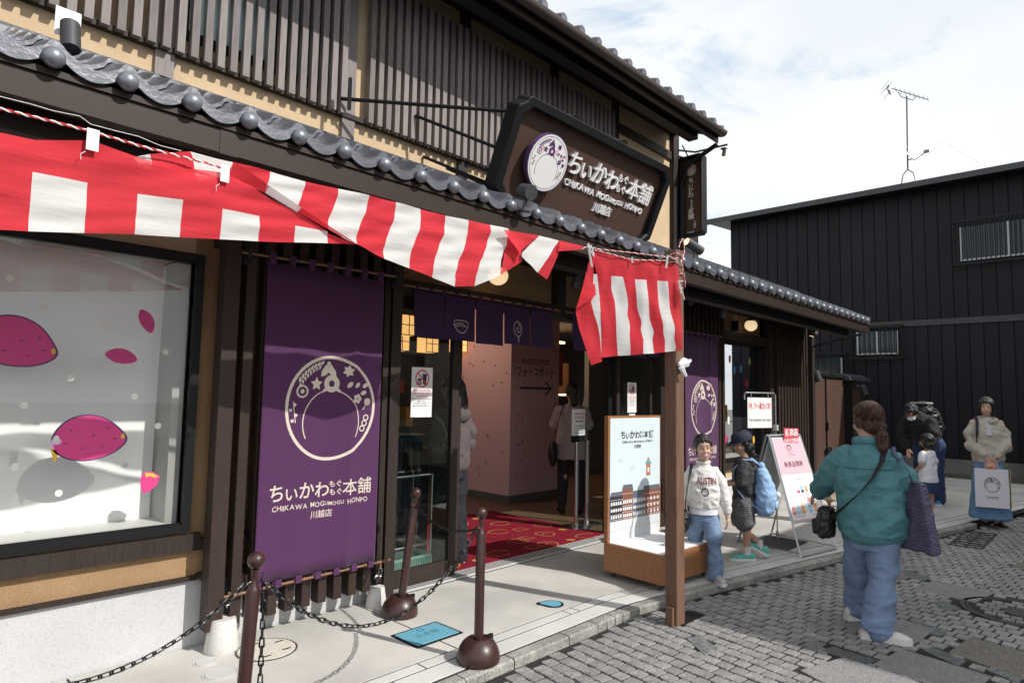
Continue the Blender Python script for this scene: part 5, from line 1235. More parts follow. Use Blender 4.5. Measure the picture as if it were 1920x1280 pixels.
for k in range(9):
    g.box(8.0+k*.07, 8.006+k*.07, 7.36, 7.366, 1.04, 1.25)
for z in (1.05, 1.12, 1.18, 1.25): g.box(8.0, 8.57, 7.355, 7.361, z, z+.006)
ob('wires', g, steel, t); g = MB()
for k in range(6): g.ell((8.05+k*.09, 7.45, 1.15), (.06, .06, .09), 8, 6)
ob('wrapped_goods', g, M('pale_wrapping', (.5, .42, .32), .6), t)
t = thing('orange_poster', 'orange poster hanging on the timber wall inside the shop', 'poster', (7.75, 6.8, 1.6)); p = at(1040, 693, Y=6.9)
B('sheet', p.x-.22, p.x+.22, 6.9, 6.905, p.z-.27, p.z+.27, M('orange_poster_print', (.45, .07, .03), .6), t); ob('motif', MB().ell((p.x, 6.897, p.z), (.1, .003, .1), 16, 6), M('cream_motif', (.4, .3, .2), .6), t)
t = thing('shop_shelf', 'dark shelf of boxes between the door and the pillar', 'shelf', (5.0, 8.2, .06))
B('frame', 4.0, 6.2, 8.0, 8.5, .06, 2.1, M('dark_shelf', (.025, .02, .018), .7), t)
random.seed(21)
for k in range(26):
    x = 4.05+(k % 9)*.235; z = .5+(k//9)*.5; B('box_of_goods', x, x+random.uniform(.1, .2), 7.85, 8.0, z, z+random.uniform(.12, .3), random.choice([M('goods_red', (.25, .04, .04), .6), M('goods_cream', (.3, .25, .18), .6), M('goods_blue', (.05, .1, .2), .6), M('goods_yellow', (.4, .24, .05), .6)]), t)
# umbrella bags and basket behind the left door
clearp = glass('clear_plastic', (.90, .92, .92), base=.10)
t = thing('umbrella_stand', 'rack of umbrellas in clear plastic sleeves behind the left glass door', 'umbrella stand', (3.1, 4.3, .06))
random.seed(4)
for k in range(7):
    x = 2.95+k*.06; y = 4.2+random.uniform(-.05, .1); mb = MB(); mb.tube([(x+random.uniform(-.05, .05), y, .25), (x+random.uniform(-.03, .03), y, .6), (x+random.uniform(-.03, .03), y, .9), (x, y, 1.15+random.uniform(-.1, .1))], [.02, .045, .05, .03], 7, flat=.5); ob('plastic_sleeve', mb, clearp, t, True)
g = MB(); 
for x in (2.93, 3.42):
    for y in (4.15, 4.4): g.tube([(x, y, .07), (x, y, .85)], .008, 6)
for z in (.3, .85): g.tube([(2.93, 4.15, z), (3.42, 4.15, z), (3.42, 4.4, z), (2.93, 4.4, z), (2.93, 4.15, z)], .008, 6)
ob('rack', g, steel, t, True)
t = thing('mint_basket', 'pale green plastic basket standing on the floor behind the left glass door', 'basket', (3.15, 4.16, .06))
g = MB()
for k in range(24): x = 2.96+k*.0175; g.box(x, x+.008, 4.09, 4.096, .075, .22)
g.box(2.955, 3.385, 4.085, 4.10, .215, .235).box(2.955, 3.385, 4.085, 4.10, .065, .08).box(2.955, 2.965, 4.085, 4.3, .065, .235).box(3.375, 3.385, 4.085, 4.3, .065, .235).box(2.955, 3.385, 4.29, 4.3, .065, .235).box(2.96, 3.38, 4.09, 4.3, .065, .07)
ob('body', g, M('mint_plastic', (.35, .52, .46), .4), t)
t = thing('black_bin', 'black bin with pale printed motif behind the left glass door', 'bin', (3.4, 4.5, .06)); B('body', 3.28, 3.62, 4.42, 4.75, .06, 1.15, black, t, b=.02)
# goods behind the right window
t = thing('window_shelf', 'shelf of goods seen through the right window', 'shelf', (8.8, 4.5, .7)); 
for z in (.75, 1.15): B('board', 8.1, 9.4, 4.35, 4.7, z, z+.02, oakd, t)
for k in range(14): B('toy_box', 8.15+(k % 7)*.18, 8.28+(k % 7)*.18, 4.4, 4.55, .77+(k//7)*.4, .77+(k//7)*.4+random.uniform(.1, .25), random.choice([MATS['goods_red'], MATS['goods_cream'], MATS['goods_yellow']]), t)
def dotw(u, v, m, r, nm, rr=1.0):
    p = at(u, v, Y=3.95); a = Art(gl); a.disc(p.x, p.z, r, m, ry=r*rr, n=16); o = a.done('oval_sticker', None, label=nm, cat='sticker')
    c = Vector(np.array([tuple(q.co) for q in o.data.vertices]).mean(0)); o.data.transform(Matrix.Translation(-c)); o.location = c
for u, v, m, nm in ((1368, 673, magp, 'tiny pink oval sticker at the top left of the right window'), (1405, 677, M('lime_print', (.35, .55, .1), .5), 'tiny green oval sticker near the top of the right window'), (1349, 693, MATS['lime_print'], 'yellow green oval sticker at the left of the right window'),
                    (1389, 691, M('azure_print', (.08, .35, .65), .5), 'tiny blue oval sticker high in the right window'), (1377, 694, MATS['azure_print'], 'largest blue oval sticker in the right window'), (1400, 719, redp, 'red oval sticker in the middle of the right window'), (1424, 731, white, 'white oval sticker at the right edge of the right window'),
                    (1347, 799, MATS['azure_print'], 'pale blue oval sticker low in the right window'), (1366, 788, white, 'white oval sticker low in the right window'), (1361, 822, magp, 'pink oval sticker at the bottom of the right window'), (1413, 824, yelp, 'orange oval sticker at the bottom right of the right window')):
    dotw(u, v, m, .034, nm, 1.7)

# ------------------------------------------------------------------ HANGING NOTICE STAND AND A-BOARD
p = at(1462, 1008, Z=.05)
ns = thing('notice_stand', 'tall thin metal stand holding a white hanging notice with red lettering', 'notice stand', (6.95, 2.78, .05))
bp = quadpx((1395, 1020), (1440, 1002), (1500, 1032), (1452, 1048)); 
ob('base_plate', MB().rings([[(x, y, z) for x, y in [(6.45, 2.44), (7.02, 2.44), (7.02, 2.86), (6.45, 2.86)]] for z in (.05, .056)]), dmetal, ns)
ob('pole', MB().tube([(6.93, 2.72, .055), (6.93, 2.72, 1.20), (6.93, 2.72, 1.555), (6.91, 2.73, 1.575), (6.50, 2.86, 1.575), (6.48, 2.86, 1.56), (6.48, 2.86, 1.5)], .0075, 8).tube([(6.93, 2.72, .06), (6.93, 2.72, .13)], .014, 10), alum, ns, True)
B('clamp', 6.91, 6.95, 2.70, 2.74, 1.18, 1.24, M('grey_plastic', (.5, .5, .5), .5), ns)
NV = (Vector((6.91, 2.73, 0))-Vector((6.48, 2.86, 0))).normalized(); NN = Vector((NV.y, -NV.x, 0))
def nsf(x, y, h): q = Vector((6.695, 2.795, 1.40))+NV*x+NN*(h+.004); return (q.x, q.y, q.z+y)
ob('sheet', MB().rings([[nsf(x, y, z) for x, y in ((-.185, -.19), (.185, -.19), (.185, .125), (-.185, .125))] for z in (-.003, .0)]), white, ns)
a = Art(lambda x, y, h: nsf(x, y, .001+h)); a.text('只今、フリー入場となってます', 0, .01, .075, redp, bold=.03, fit=.34); a.text('Free admission now open', 0, -.12, .045, inkg, bold=.02, fit=.33); a.done('print', ns)
for s_ in (-.13, .13): ob('hanger', MB().tube([nsf(s_, .12, 0), nsf(s_, .175, 0)], .006, 6), alum, ns)
# A-board
ab = thing('a_board', 'folding aluminium A-board with a pink and white new goods poster', 'A-board', (6.45, 2.45, .05))
FL, FR = Vector((6.29, 2.25, .05)), Vector((6.90, 2.13, .05)); BL, BR = Vector((6.45, 2.93, .05)), Vector((7.03, 2.83, .05))
ctr = (FL+FR+BL+BR)/4; u_ = (FR-FL).normalized(); TL = Vector(((FL.x+BL.x)/2, (FL.y+BL.y)/2, 1.15))+u_*.04; TR = Vector(((FR.x+BR.x)/2, (FR.y+BR.y)/2, 1.15))-u_*.02
def bar(a_, b_, par, m=alum, r=.013, nm='frame_bar'): return ob(nm, MB().tube([a_, b_], r, 4, flat=.8), m, par)
for a_, b_ in ((FL, TL), (FR, TR), (BL, TL+Vector((0, .03, 0))), (BR, TR+Vector((0, .03, 0))), (TL, TR), (TL+Vector((0, .03, 0)), TR+Vector((0, .03, 0))), (FL+Vector((0, 0, .02)), FR+Vector((0, 0, .02))), (BL+Vector((0, 0, .02)), BR+Vector((0, 0, .02))), (FL.lerp(TL, .27), FR.lerp(TR, .27)), (BL.lerp(TL, .27), BR.lerp(TR, .27))): bar(a_, b_, ab)
for a_, b_ in ((FL, BL), (FR, BR)): ob('stay', MB().tube([a_.lerp(TL, .03), b_.lerp(TL, .03)], .006, 4), alum, ab)
def abf(x, y, h, back=False):   # x 0..1 across, y 0..1 up
    L0, R0 = (FL, FR) if not back else (BL, BR); p = (L0.lerp(TL, .28+.70*y)).lerp(R0.lerp(TR, .28+.70*y), .03+.94*x)
    n = (R0-L0).cross(TL-L0).normalized(); n = n if (n.y < 0) != back else -n; return p+n*(.006+h)
ob('poster', MB().rings([[abf(x, y, h) for x, y in ((0, 0), (1, 0), (1, 1), (0, 1))] for h in (-.01, 0)]), white, ab)
ob('rear_poster', MB().rings([[abf(x, y, h, True) for x, y in ((0, 0), (1, 0), (1, 1), (0, 1))] for h in (-.01, 0)]), M('grey_white_print', (.6, .62, .6), .5), ab)
a = Art(lambda x, y, h: abf(x, y, .001+h)); a.rect(.01, .54, .99, .99, pinkp)
a.h = .0006; a.ring(.5, .85, .085, .012, inkg, ry=.055); 
for q in range(6): a.disc(.5+math.cos(q)*.05, .87+math.sin(q)*.03, .016, inkd, .0005, n=8, ry=.011)
a.text('新商品情報', .5, .635, .075, inkd, bold=.01, fit=.62); a.text('もぐもぐ本舗', .5, .765, .022, inkg, fit=.25)
a.rect(.1, .515, .9, .517, magp); a.rect(.3, .475, .7, .48, inkg); a.rect(.35, .46, .65, .463, inkg)
a.rect(.03, .255, .97, .258, magp); a.rect(.495, .03, .498, .25, magp); a.rect(.03, .028, .97, .03, magp); a.rect(.0, .0, 1, .012, pinkp)
for i, m in enumerate((magp, purpk, orangep)): a.disc(.4+i*.13, .33, .045, m, ry=.02); a.disc(.4+i*.13, .37, .035, (whs, tealp, M('tan_print', (.6, .38, .2), .5))[i], ry=.03); 
a.rect(.4, .285, .7, .292, inkg)
for i, (X, m) in enumerate(((.05, M('coral_print', (.68, .22, .22), .5)), (.19, tealp), (.33, orangep), (.56, tealp), (.73, orangep))):
    a.rect(X, .07, X+.11, .165, m); a.stroke([(X+.03, .165), (X+.035, .215), (X+.075, .215), (X+.08, .165)], .006, m); a.disc(X+.055, .115, .022, white, .0005, ry=.014)
a.rect(.6, .2, .74, .245, MATS['coral_print']); a.rect(.1, .045, .4, .052, inkg); a.rect(.6, .045, .9, .052, inkg); a.done('poster_print', ab)
rt = thing('red_tag', 'red tag with white lettering clipped on top of the A-board', 'tag', tuple(TL.lerp(TR, .6)))
def rtf(x, y, h): p = TL.lerp(TR, .62)+u_*x+Vector((0, -.03-h, -.01+y)); return (p.x, p.y, p.z)
ob('card', MB().rings([[rtf(x, y, h) for x, y in ((-.13, -.075), (.13, -.085), (.13, .075), (-.13, .085))] for h in (0, .003)]), M('tag_red', (.65, .09, .12), .5), rt)
a = Art(lambda x, y, h: rtf(x, y, .004+h)); a.text('新商品', 0, .01, .075, white, bold=.03); a.text('10月17日発売', 0, -.06, .045, white, bold=.03); a.done('print', rt)

# ------------------------------------------------------------------ PEOPLE
def fused(name, mb, vox, m, parent, it=4, wr=None, smooth=True, mats=None):
    t = bpy.data.meshes.new('t'); t.from_pydata(mb.v, [], mb.f); bm = bmesh.new(); bm.from_mesh(t); bmesh.ops.recalc_face_normals(bm, faces=bm.faces); bm.to_mesh(t); bm.free()
    o = bpy.data.objects.new('t', t); col.objects.link(o)
    r = o.modifiers.new('r', 'REMESH'); r.mode = 'VOXEL'; r.voxel_size = vox; r.adaptivity = 0
    q = o.modifiers.new('s', 'SMOOTH'); q.iterations = it; q.factor = .5
    dg = bpy.context.evaluated_depsgraph_get(); me = bpy.data.meshes.new_from_object(o.evaluated_get(dg)); bpy.data.objects.remove(o); bpy.data.meshes.remove(t)
    me.name = name; me.materials.clear(); me.materials.append(m)
    if wr:
        amp, fx, fz, sk = wr; n = len(me.vertices); co = np.empty(n*3); me.vertices.foreach_get('co', co); co = co.reshape(-1, 3)
        no = np.empty(n*3); me.vertex_normals.foreach_get('vector', no); no = no.reshape(-1, 3)
        d = np.array([(1-3.2*abs(noise.noise(Vector((p[0]*fx*1.3+p[2]*sk*1.3+seedw, p[1]*fx*1.3, p[2]*fz*1.6)))))*1.3 + .8*(1-3*abs(noise.noise(Vector((p[0]*fx*2.1-p[2]*sk, p[1]*fx*2.1+seedw, p[2]*fz*3.1+p[0]*sk))))) for p in co])
        co = co+no*(d*amp)[:, None]; me.vertices.foreach_set('co', co.ravel())
    me.polygons.foreach_set('use_smooth', [smooth]*len(me.polygons)); me.update()
    return link(name, me, parent, True)
seedw = 3.0
skinm = lambda nm, c: M(nm, c, .55, var=.05, vs=20, spec=.4)
sk1 = skinm('skin', (.56, .35, .26)); sk2 = skinm('tanned_skin', (.44, .25, .17))
hairb = M('black_hair', (.012, .010, .010), .38, var=.4, vs=30, stretch=(6, 6, .6), bump=.5, bs=60)
hairbr = M('brown_hair', (.075, .032, .021), .4, var=.6, vs=30, stretch=(9, 9, .6), bump=1.0, bs=45)
denim = M('blue_denim', (.175, .25, .39), .9, var=.25, vs=5, bump=.3, bs=400, detail=8); denimd = M('dark_denim', (.025, .045, .12), .9, var=.2, vs=6, bump=.2, bs=400)
lipm = M('lips', (.36, .10, .09), .5); eyew = M('eye_white', (.7, .68, .66), .3); eyed = M('dark_iris', (.015, .01, .01), .2)
def limb(mb, pts, rads, n=12, flat=1.0):
    mb.tube(pts, rads, n, flat=flat)
    for p, r in ((pts[0], rads[0]), (pts[-1], rads[-1])): mb.ell(p, r if not hasattr(r, '__len__') else max(r), n, 8)
    for p, r in list(zip(pts, rads))[1:-1]: mb.ell(p, (r if not hasattr(r, '__len__') else max(r))*.98, n, 8)
def hand(mb, w, d, pn, k=1.0, curl=.5, side=1):
    """w wrist, d pointing direction, pn palm normal"""
    w, d, pn = Vector(w), Vector(d).normalized(), Vector(pn).normalized(); s_ = d.cross(pn).normalized()*side; pn = s_.cross(d).normalized()*side
    c = w+d*.045*k; rot = Matrix((s_, d, pn)).transposed(); mb.ell(c, (.036*k, .048*k, .014*k), 12, 8, rot=rot)
    for i, (o, ln) in enumerate(((-.026, .062), (-.009, .072), (.009, .068), (.025, .052))):
        p = w+d*.075*k+s_*o*k; pts = [p]; a_ = 0
        for j in range(3): a_ += curl*(.5+.3*j); q = (d*math.cos(a_)+pn*math.sin(a_)+s_*o*2*(1-curl)); pts.append(pts[-1]+q.normalized()*ln*k*(.42, .33, .25)[j])
        mb.tube(pts, [.0085*k, .0082*k, .0076*k, .0062*k], 8)
    p = w+d*.03*k-s_*.028*k; mb.tube([p, p+(d*.6-s_*.7+pn*.3).normalized()*.03*k, p+(d*.9-s_*.4+pn*.5).normalized()*.055*k], [.011*k, .0095*k, .0075*k], 8)
def haircap(hr, hc, rt, k=1.0, fringe=1, side=0):
    P = lambda *p: Vector(hc)+rt @ (Vector(p)*k); S = lambda *q: tuple(x*k for x in q)
    hr.ell(P(0, .020, .034), S(.087, .094, .092), 22, 16, rot=rt); hr.ell(P(0, .045, -.012), S(.074, .064, .070), 18, 12, rot=rt)
    if fringe:
        for x, z, a_ in ((-.058, .046, -.35), (-.036, .056, -.25), (-.012, .062, -.1), (.014, .061, .15), (.038, .056, .3), (.059, .045, .4)): hr.ell(P(x, -.070+abs(x)*.50, z-.004*fringe), S(.020, .015, .034), 10, 8, rot=rt @ hrot(0, 0, a_))
    if side:
        for s_ in (-1, 1): hr.ell(P(s_*.076, .005, -.005), S(.016, .035, side), 12, 8, rot=rt)
def hrot(yaw, pitch=0, roll=0): return (Matrix.Rotation(yaw, 3, 'Z') @ Matrix.Rotation(pitch, 3, 'X') @ Matrix.Rotation(roll, 3, 'Y'))
def headshape(mb, c, k, rt):
    E_ = lambda p, r: mb.ell(Vector(c)+rt @ (Vector(p)*k), tuple(q*k for q in r), 20, 14, rot=rt)
    E_((0, .008, .025), (.074, .090, .083)); E_((0, -.024, -.035), (.058, .058, .066)); E_((0, -.040, -.072), (.034, .036, .030)); E_((0, -.085, -.018), (.011, .012, .022)); E_((0, -.094, -.026), (.0125, .010, .009))
    E_((.030, -.062, -.030), (.024, .022, .022)); E_((-.030, -.062, -.030), (.024, .022, .022)); E_((0, -.074, -.053), (.022, .016, .012))
    for s_ in (-1, 1): E_((s_*.074, .004, -.008), (.009, .020, .030))
def face(c, k, rt, par, smile=False, glasses=False):
    T = lambda p: Vector(c)+rt @ (Vector(p)*k)
    def ringf(nm, pts, r, m): ob(nm, MB().tube([T(p) for p in pts], r, 6, flat=.6), m, par, True, True)
    for s_ in (-1, 1):
        ob('eye', MB().ell(T((s_*.031, -.0745, .002)), (.0125*k, .006*k, (.0035 if smile else .0055)*k), 12, 6, rot=rt), eyew, par, True, True)
        ob('iris', MB().ell(T((s_*.031, -.0785, .002)), (.0055*k, .003*k, (.0035 if smile else .0052)*k), 10, 6, rot=rt), eyed, par, True, True)
        ringf('eyelid', [(s_*.017, -.0785, .003), (s_*.031, -.0825, .009), (s_*.045, -.073, .004)], .0022*k, hairb); ringf('eyebrow', [(s_*.015, -.084, .022), (s_*.031, -.084, .027), (s_*.048, -.072, .023)], .0032*k, hairb)
    if smile: ob('teeth', MB().ell(T((0, -.0865, -.0555)), (.017*k, .005*k, .0045*k), 12, 6, rot=rt), white, par, True, True); ringf('lower_lip', [(-.022, -.076, -.050), (-.012, -.086, -.061), (0, -.089, -.063), (.012, -.086, -.061), (.022, -.076, -.050)], .0034*k, lipm); ringf('upper_lip', [(-.022, -.077, -.050), (0, -.091, -.0495), (.022, -.077, -.050)], .0026*k, lipm)
    else: ringf('lips', [(-.017, -.080, -.053), (0, -.090, -.052), (.017, -.080, -.053)], .0042*k, lipm)
def shoe(mb, a_, d, k=1.0, lift=0):
    """a_: ankle ground point, d horizontal toe direction"""
    d = Vector((d[0], d[1], 0)).normalized(); s_ = Vector((-d.y, d.x, 0)); rt = Matrix((s_, d, Vector((0, 0, 1)))).transposed()
    if lift: rt = rt @ Matrix.Rotation(-lift, 3, 'X')
    A = Vector(a_); T = lambda x, y, z: A+rt @ Vector((x*k, y*k, z*k))
    for p, r in (((0, -.025, .045), (.036, .05, .045)), ((0, .05, .038), (.038, .065, .034)), ((.003, .12, .03), (.043, .06, .028)), ((.005, .155, .026), (.038, .038, .024))): mb.ell(T(*p), tuple(q*k for q in r), 14, 10, rot=rt)
    return T, rt
def sole(T, rt, k, m, par, h=.022, nm='sole'):
    P = [(-.034, -.07), (0, -.085), (.034, -.07), (.037, 0), (.040, .06), (.049, .12), (.043, .175), (.015, .205), (-.02, .20), (-.042, .16), (-.045, .11), (-.036, .04), (-.036, -.02)]
    ob(nm, MB().rings([[T(x, y, z) for x, y in P] for z in (-.002, h*.7)]+[[T(x*.96, y*.98, h) for x, y in P]]), m, par, True, True)
def person(label, loc, rz, H, kid=False):
    t = thing('person', label, 'person', loc, rz)
    return t
sneakw = M('white_sneaker', (.62, .58, .57), .6, var=.06, vs=20); solew = M('white_sole', (.62, .62, .62), .6)
def shoes(t, L_, k=1.0, m=None, ms=None, h=.022):
    for a_, d, lf in L_:
        mb = MB(); T, rt = shoe(mb, a_, d, k, lf); ob_ = fused('shoe', mb, .006, m or sneakw, t, 3); sole(T, rt, k, ms or solew, t, h)

# --- woman walking away in the teal shirt
t = person('large woman in a loose teal shirt seen from behind, brown ponytail, wide jeans', (4.81, 1.275, 0), R(100), 1.5)
body = MB(); hc = Vector((0, .01, 1.378)); rt = hrot(R(52), R(4)); HK = 1.04; headshape(body, hc, HK, rt)
limb(body, [(0, .03, 1.20), (0, .02, 1.31)], [.055, .052]); body.loft([(0, 0, .72, .14, .11), (0, 0, .95, .14, .12), (0, .01, 1.13, .14, .10), (0, .02, 1.22, .08, .07)])
for s_, el, wr_ in ((1, (.29, -.13, .94), (.40, -.30, .83)), (-1, (-.23, -.10, .92), (-.18, -.28, .86))):
    limb(body, [(s_*.15, .02, 1.14), el, wr_], [.05, .04, .028]); d = Vector(wr_)-Vector(el); hand(body, wr_, d+Vector((0, 0, -.05)), (-s_, 0, -.2), .95, .45, s_)
for s_, kn, an in ((1, (.10, -.17, .42), (.11, -.26, .10)), (-1, (-.085, .0, .40), (-.04, .12, .10))): limb(body, [(s_*.075, 0, .72), kn, an], [.085, .055, .04])
fused('body', body, .0065, sk1, t, 3); face(hc, HK, rt, t)
seedw = 8.0
sh = MB(); sh.loft([(-.015, .015, .595, .165, .135), (-.02, .01, .65, .208, .172), (-.015, .01, .76, .226, .182), (-.005, .0, .90, .222, .175), (0, .015, 1.04, .205, .155), (0, .02, 1.14, .165, .12), (0, .03, 1.205, .10, .088), (0, .03, 1.238, .074, .068)], 32)
limb(sh, [(.135, .02, 1.11), (.225, -.04, 1.03), (.295, -.12, .94), (.365, -.24, .865)], [.095, .100, .085, .060], 16); limb(sh, [(-.135, .02, 1.11), (-.205, -.02, 1.01), (-.225, -.12, .91), (-.19, -.25, .87)], [.095, .095, .080, .058], 16)
teal = M('teal_cotton_shirt', (.075, .215, .24), .8, var=.16, vs=5, bump=.3, bs=500, wave=(9, .7, (1.0, 1.0, 1.6)), detail=8)
fused('shirt', sh, .0075, teal, t, 3, (.0075, 4.2, 4.2, 4.0))
cb = MB(); cb.tube([(.085*math.cos(q), .035+.08*math.sin(q), 1.240+.018*math.sin(q)) for q in [2*PI*i/24 for i in range(25)]], .016, 10, flat=1.7); fused('collar', cb, .006, teal, t, 2)
g = MB(); g.tube([(.19*math.cos(q), .02+.165*math.sin(q), 1.075+.0*q) for q in [PI*(.1+.8*i/14) for i in range(15)]], .004, 5); ob('yoke_seam', g, M('teal_seam', (.035, .13, .15), .9), t, True, True)
seedw = 2.0
je = MB(); je.loft([(0, 0, .54, .15, .12), (0, 0, .68, .168, .135), (0, 0, .76, .165, .13)], 28)
limb(je, [(.075, 0, .64), (.092, -.10, .46), (.10, -.19, .26), (.11, -.25, .085)], [.108, .098, .090, .092], 18); limb(je, [(-.075, 0, .64), (-.08, .02, .44), (-.06, .07, .25), (-.04, .12, .085)], [.108, .102, .096, .100], 18)
je.tube([(-.04, .12, .11), (-.04, .125, .05)], .100, 20); je.tube([(.11, -.25, .12), (.112, -.255, .065)], .092, 20); fused('jeans', je, .007, denim, t, 2, (.0060, 4.2, 4.4, 3.5))
shoes(t, (((.12, -.23, .0), (-.85, -.45), -.12), ((-.02, .14, 0), (-.9, -.1), 0)), 1.12, sneakw, M('chunky_white_sole', (.62, .60, .57), .7), .034)
hr = MB(); haircap(hr, hc, rt, HK*1.04, 0, .04); hr.ell(hc+rt @ Vector((0, -.030, .078)), (.074, .056, .036), 16, 10, rot=rt)
tl_ = hc+rt @ Vector((0, .118, -.05)); limb(hr, [tl_+Vector((0, -.03, .012)), tl_, tl_+Vector((-.004, .026, -.05)), tl_+Vector((-.008, .03, -.12)), tl_+Vector((-.01, .022, -.175))], [.032, .024, .040, .038, .012], 14); fused('hair', hr, .0055, hairbr, t, 2, (.0028, 26, 5, 0))
def strands(n, cpos, rad, dirs, tgt, r=.0016, sg_=9):
    g = MB(); tgt = Vector(tgt).normalized()
    for _ in range(n):
        d0 = dirs().normalized(); pts = []; j_ = random.uniform(.99, 1.035)
        for q in range(sg_+1):
            f = q/sg_; d = d0.slerp(tgt, f*.97).normalized() if d0.angle(tgt) < 3.0 else d0.lerp(tgt, f).normalized()
            p = Vector((d.x*rad[0], d.y*rad[1], d.z*rad[2]))*j_*(1+.004*math.sin(q*1.3+n)); pts.append(Vector(cpos)+rt @ (p*HK*1.045))
        g.tube(pts, r, 3, cap=False)
    return g
random.seed(31)
g = strands(420, hc+rt @ Vector((0, .020, .034))*HK, (.087, .094, .092), lambda: Vector((random.uniform(-1, 1), random.uniform(-.75, .9), random.uniform(-.35, 1.0))), (0, .93, -.55))
for _ in range(150):
    a_ = random.uniform(0, 6.28); rr_ = random.uniform(.6, 1.05); L0 = random.uniform(.75, 1.08); cxs = [(0, -.03, .012, .03), (0, 0, 0, .024), (-.004, .026, -.05, .041), (-.008, .03, -.12, .038), (-.010, .022, -.175, .016), (-.012, .02, -.195, .006)]
    g.tube([tl_+Vector((x_+math.cos(a_+z_*2)*r_*rr_, y_+math.sin(a_+z_*2)*r_*rr_, z_*L0)) for x_, y_, z_, r_ in cxs], .0017, 3, cap=False)
ob('hair_strands', g, hairbr, t, True, True)
ob('hair_tie', MB().tube([tl_+Vector((.024*math.cos(q), .004+.01*math.sin(q), .024*math.sin(q)-.004)) for q in [2*PI*i/14 for i in range(15)]], .006, 6), black, t, True, True)
strp = M('black_webbing', (.014, .014, .017), .8)
bag = thing('shoulder_bag', 'black crossbody bag at the left hip of the woman in teal', 'bag', tuple(t.location), t.rotation_euler.z)
st2 = MB(); 
cps = [(-.11, .08, 1.215), (-.10, .155, 1.13), (-.04, .195, 1.02), (.04, .212, .92), (.13, .20, .83), (.215, .13, .75), (.25, .02, .70)]
st2.tube([Vector(p)+Vector((0, .012, 0)) for p in cps], [(.021, .004)]*len(cps), 8); ob('strap', st2, strp, bag, True, True)
bb = MB(); bb.loft([(.285, -.01, .585, .045, .10), (.29, -.01, .62, .062, .125), (.285, -.01, .70, .060, .125), (.28, -.01, .77, .045, .11)], 24); bb.loft([(.345, -.01, .60, .02, .08), (.35, -.01, .69, .02, .08)], 16); seedw = 5; fused('pouch', bb, .008, M('black_nylon', (.010, .010, .011), .45, bump=.4, bs=40), bag, 2, (.006, 14, 12, 6))
tote = thing('tote_bag', 'dark blue patterned tote bag hanging from the right shoulder of the woman in teal', 'tote bag', tuple(t.location), t.rotation_euler.z)
tb2 = MB(); tb2.rings([[(-.27+dx, .04+dy+(z-.6)*.0, z) for dx, dy in ((-.035, -w_), (.03, -w_), (.035, w_), (-.03, w_))] for z, w_ in ((.58, .20), (.62, .21), (.85, .15), (1.0, .11))])
tb2.v = [(-.27+(x+.27)*.66-(y-.04)*.62, .04+(x+.27)*.62+(y-.04)*.66, z) for x, y, z in tb2.v]
def checker():
    m = M('navy_gingham', (.022, .022, .045), .85); n = m.node_tree.nodes; l = m.node_tree.links.new; c = n.new('ShaderNodeTexChecker'); c.inputs['Scale'].default_value = 130
    c.inputs[1].default_value = (.02, .02, .045, 1); c.inputs[2].default_value = (.13, .12, .20, 1); t_ = n.new('ShaderNodeTexCoord'); l(t_.outputs['Object'], c.inputs[0]); l(c.outputs[0], n['Principled BSDF'].inputs['Base Color']); return m
gingham = checker(); seedw = 4; fused('bag_body', tb2, .008, gingham, tote, 3, (.006, 5, 5, 2))
ob('straps', MB().tube([(-.28, .10, .97), (-.25, .13, 1.08), (-.17, .10, 1.18), (-.16, .02, 1.215), (-.19, -.07, 1.17), (-.27, -.06, 1.08), (-.28, -.05, .97)], [(.014, .003)]*7, 6), gingham, tote, True, True)

for o_ in bpy.data.objects:
    if o_.parent is None and o_.type == 'EMPTY' and (Vector(o_.location)-Vector((4.81, 1.275, 0))).length < 1e-3: o_.scale = (.93, .93, 1)
# --- smiling boy in the white sweatshirt
t = person('smiling boy in a white AUSTIN sweatshirt and blue jeans beside the display', (5.01, 2.57, .05), R(-56), 1.2)
k = .97; hc = Vector((0, -.005, 1.045)); rt = hrot(R(4), R(-2), R(-5))
body = MB(); headshape(body, hc, k*1.02, rt); limb(body, [(0, .02, .90), (0, .01, .98)], [.042, .040]); body.loft([(0, 0, .50, .085, .06), (0, 0, .72, .095, .07), (0, .01, .85, .09, .055), (0, .01, .91, .05, .045)])
for s_, el, wr_ in ((1, (.18, .0, .66), (.205, -.03, .50)), (-1, (-.175, .04, .66), (-.165, -.04, .50))): limb(body, [(s_*.115, .01, .85), el, wr_], [.035, .028, .02]); hand(body, wr_, (0, -.15, -1), (-s_, 0, 0), .80, .6, s_)
for s_, kn, an in ((1, (.078, -.085, .32), (.08, -.10, .08)), (-1, (-.063, .05, .31), (-.063, .16, .10))): limb(body, [(s_*.06, 0, .52), kn, an], [.05, .036, .026])
fused('body', body, .005, sk1, t, 3); face(hc, k*1.02, rt, t, True)
seedw = 12
sh = MB(); sh.loft([(0, 0, .555, .122, .092), (0, 0, .575, .137, .105), (0, 0, .66, .146, .112), (0, 0, .78, .138, .104), (0, .01, .86, .110, .080), (0, .012, .905, .062, .056), (0, .01, .93, .054, .050)], 28)
for s_, P in ((1, [(.10, .01, .85), (.15, .005, .76), (.185, .0, .65), (.205, -.02, .545)]), (-1, [(-.10, .01, .85), (-.15, .03, .76), (-.18, .04, .65), (-.175, -.01, .545)])): limb(sh, P, [.050, .056, .053, .036], 14)
wsw = M('white_sweatshirt', (.70, .69, .67), .9, var=.04, vs=5, bump=.3, bs=300, wave=(7, .4, (1.5, 1.5, 1))); fused('sweatshirt', sh, .0065, wsw, t, 3, (.0045, 8, 7, 3))
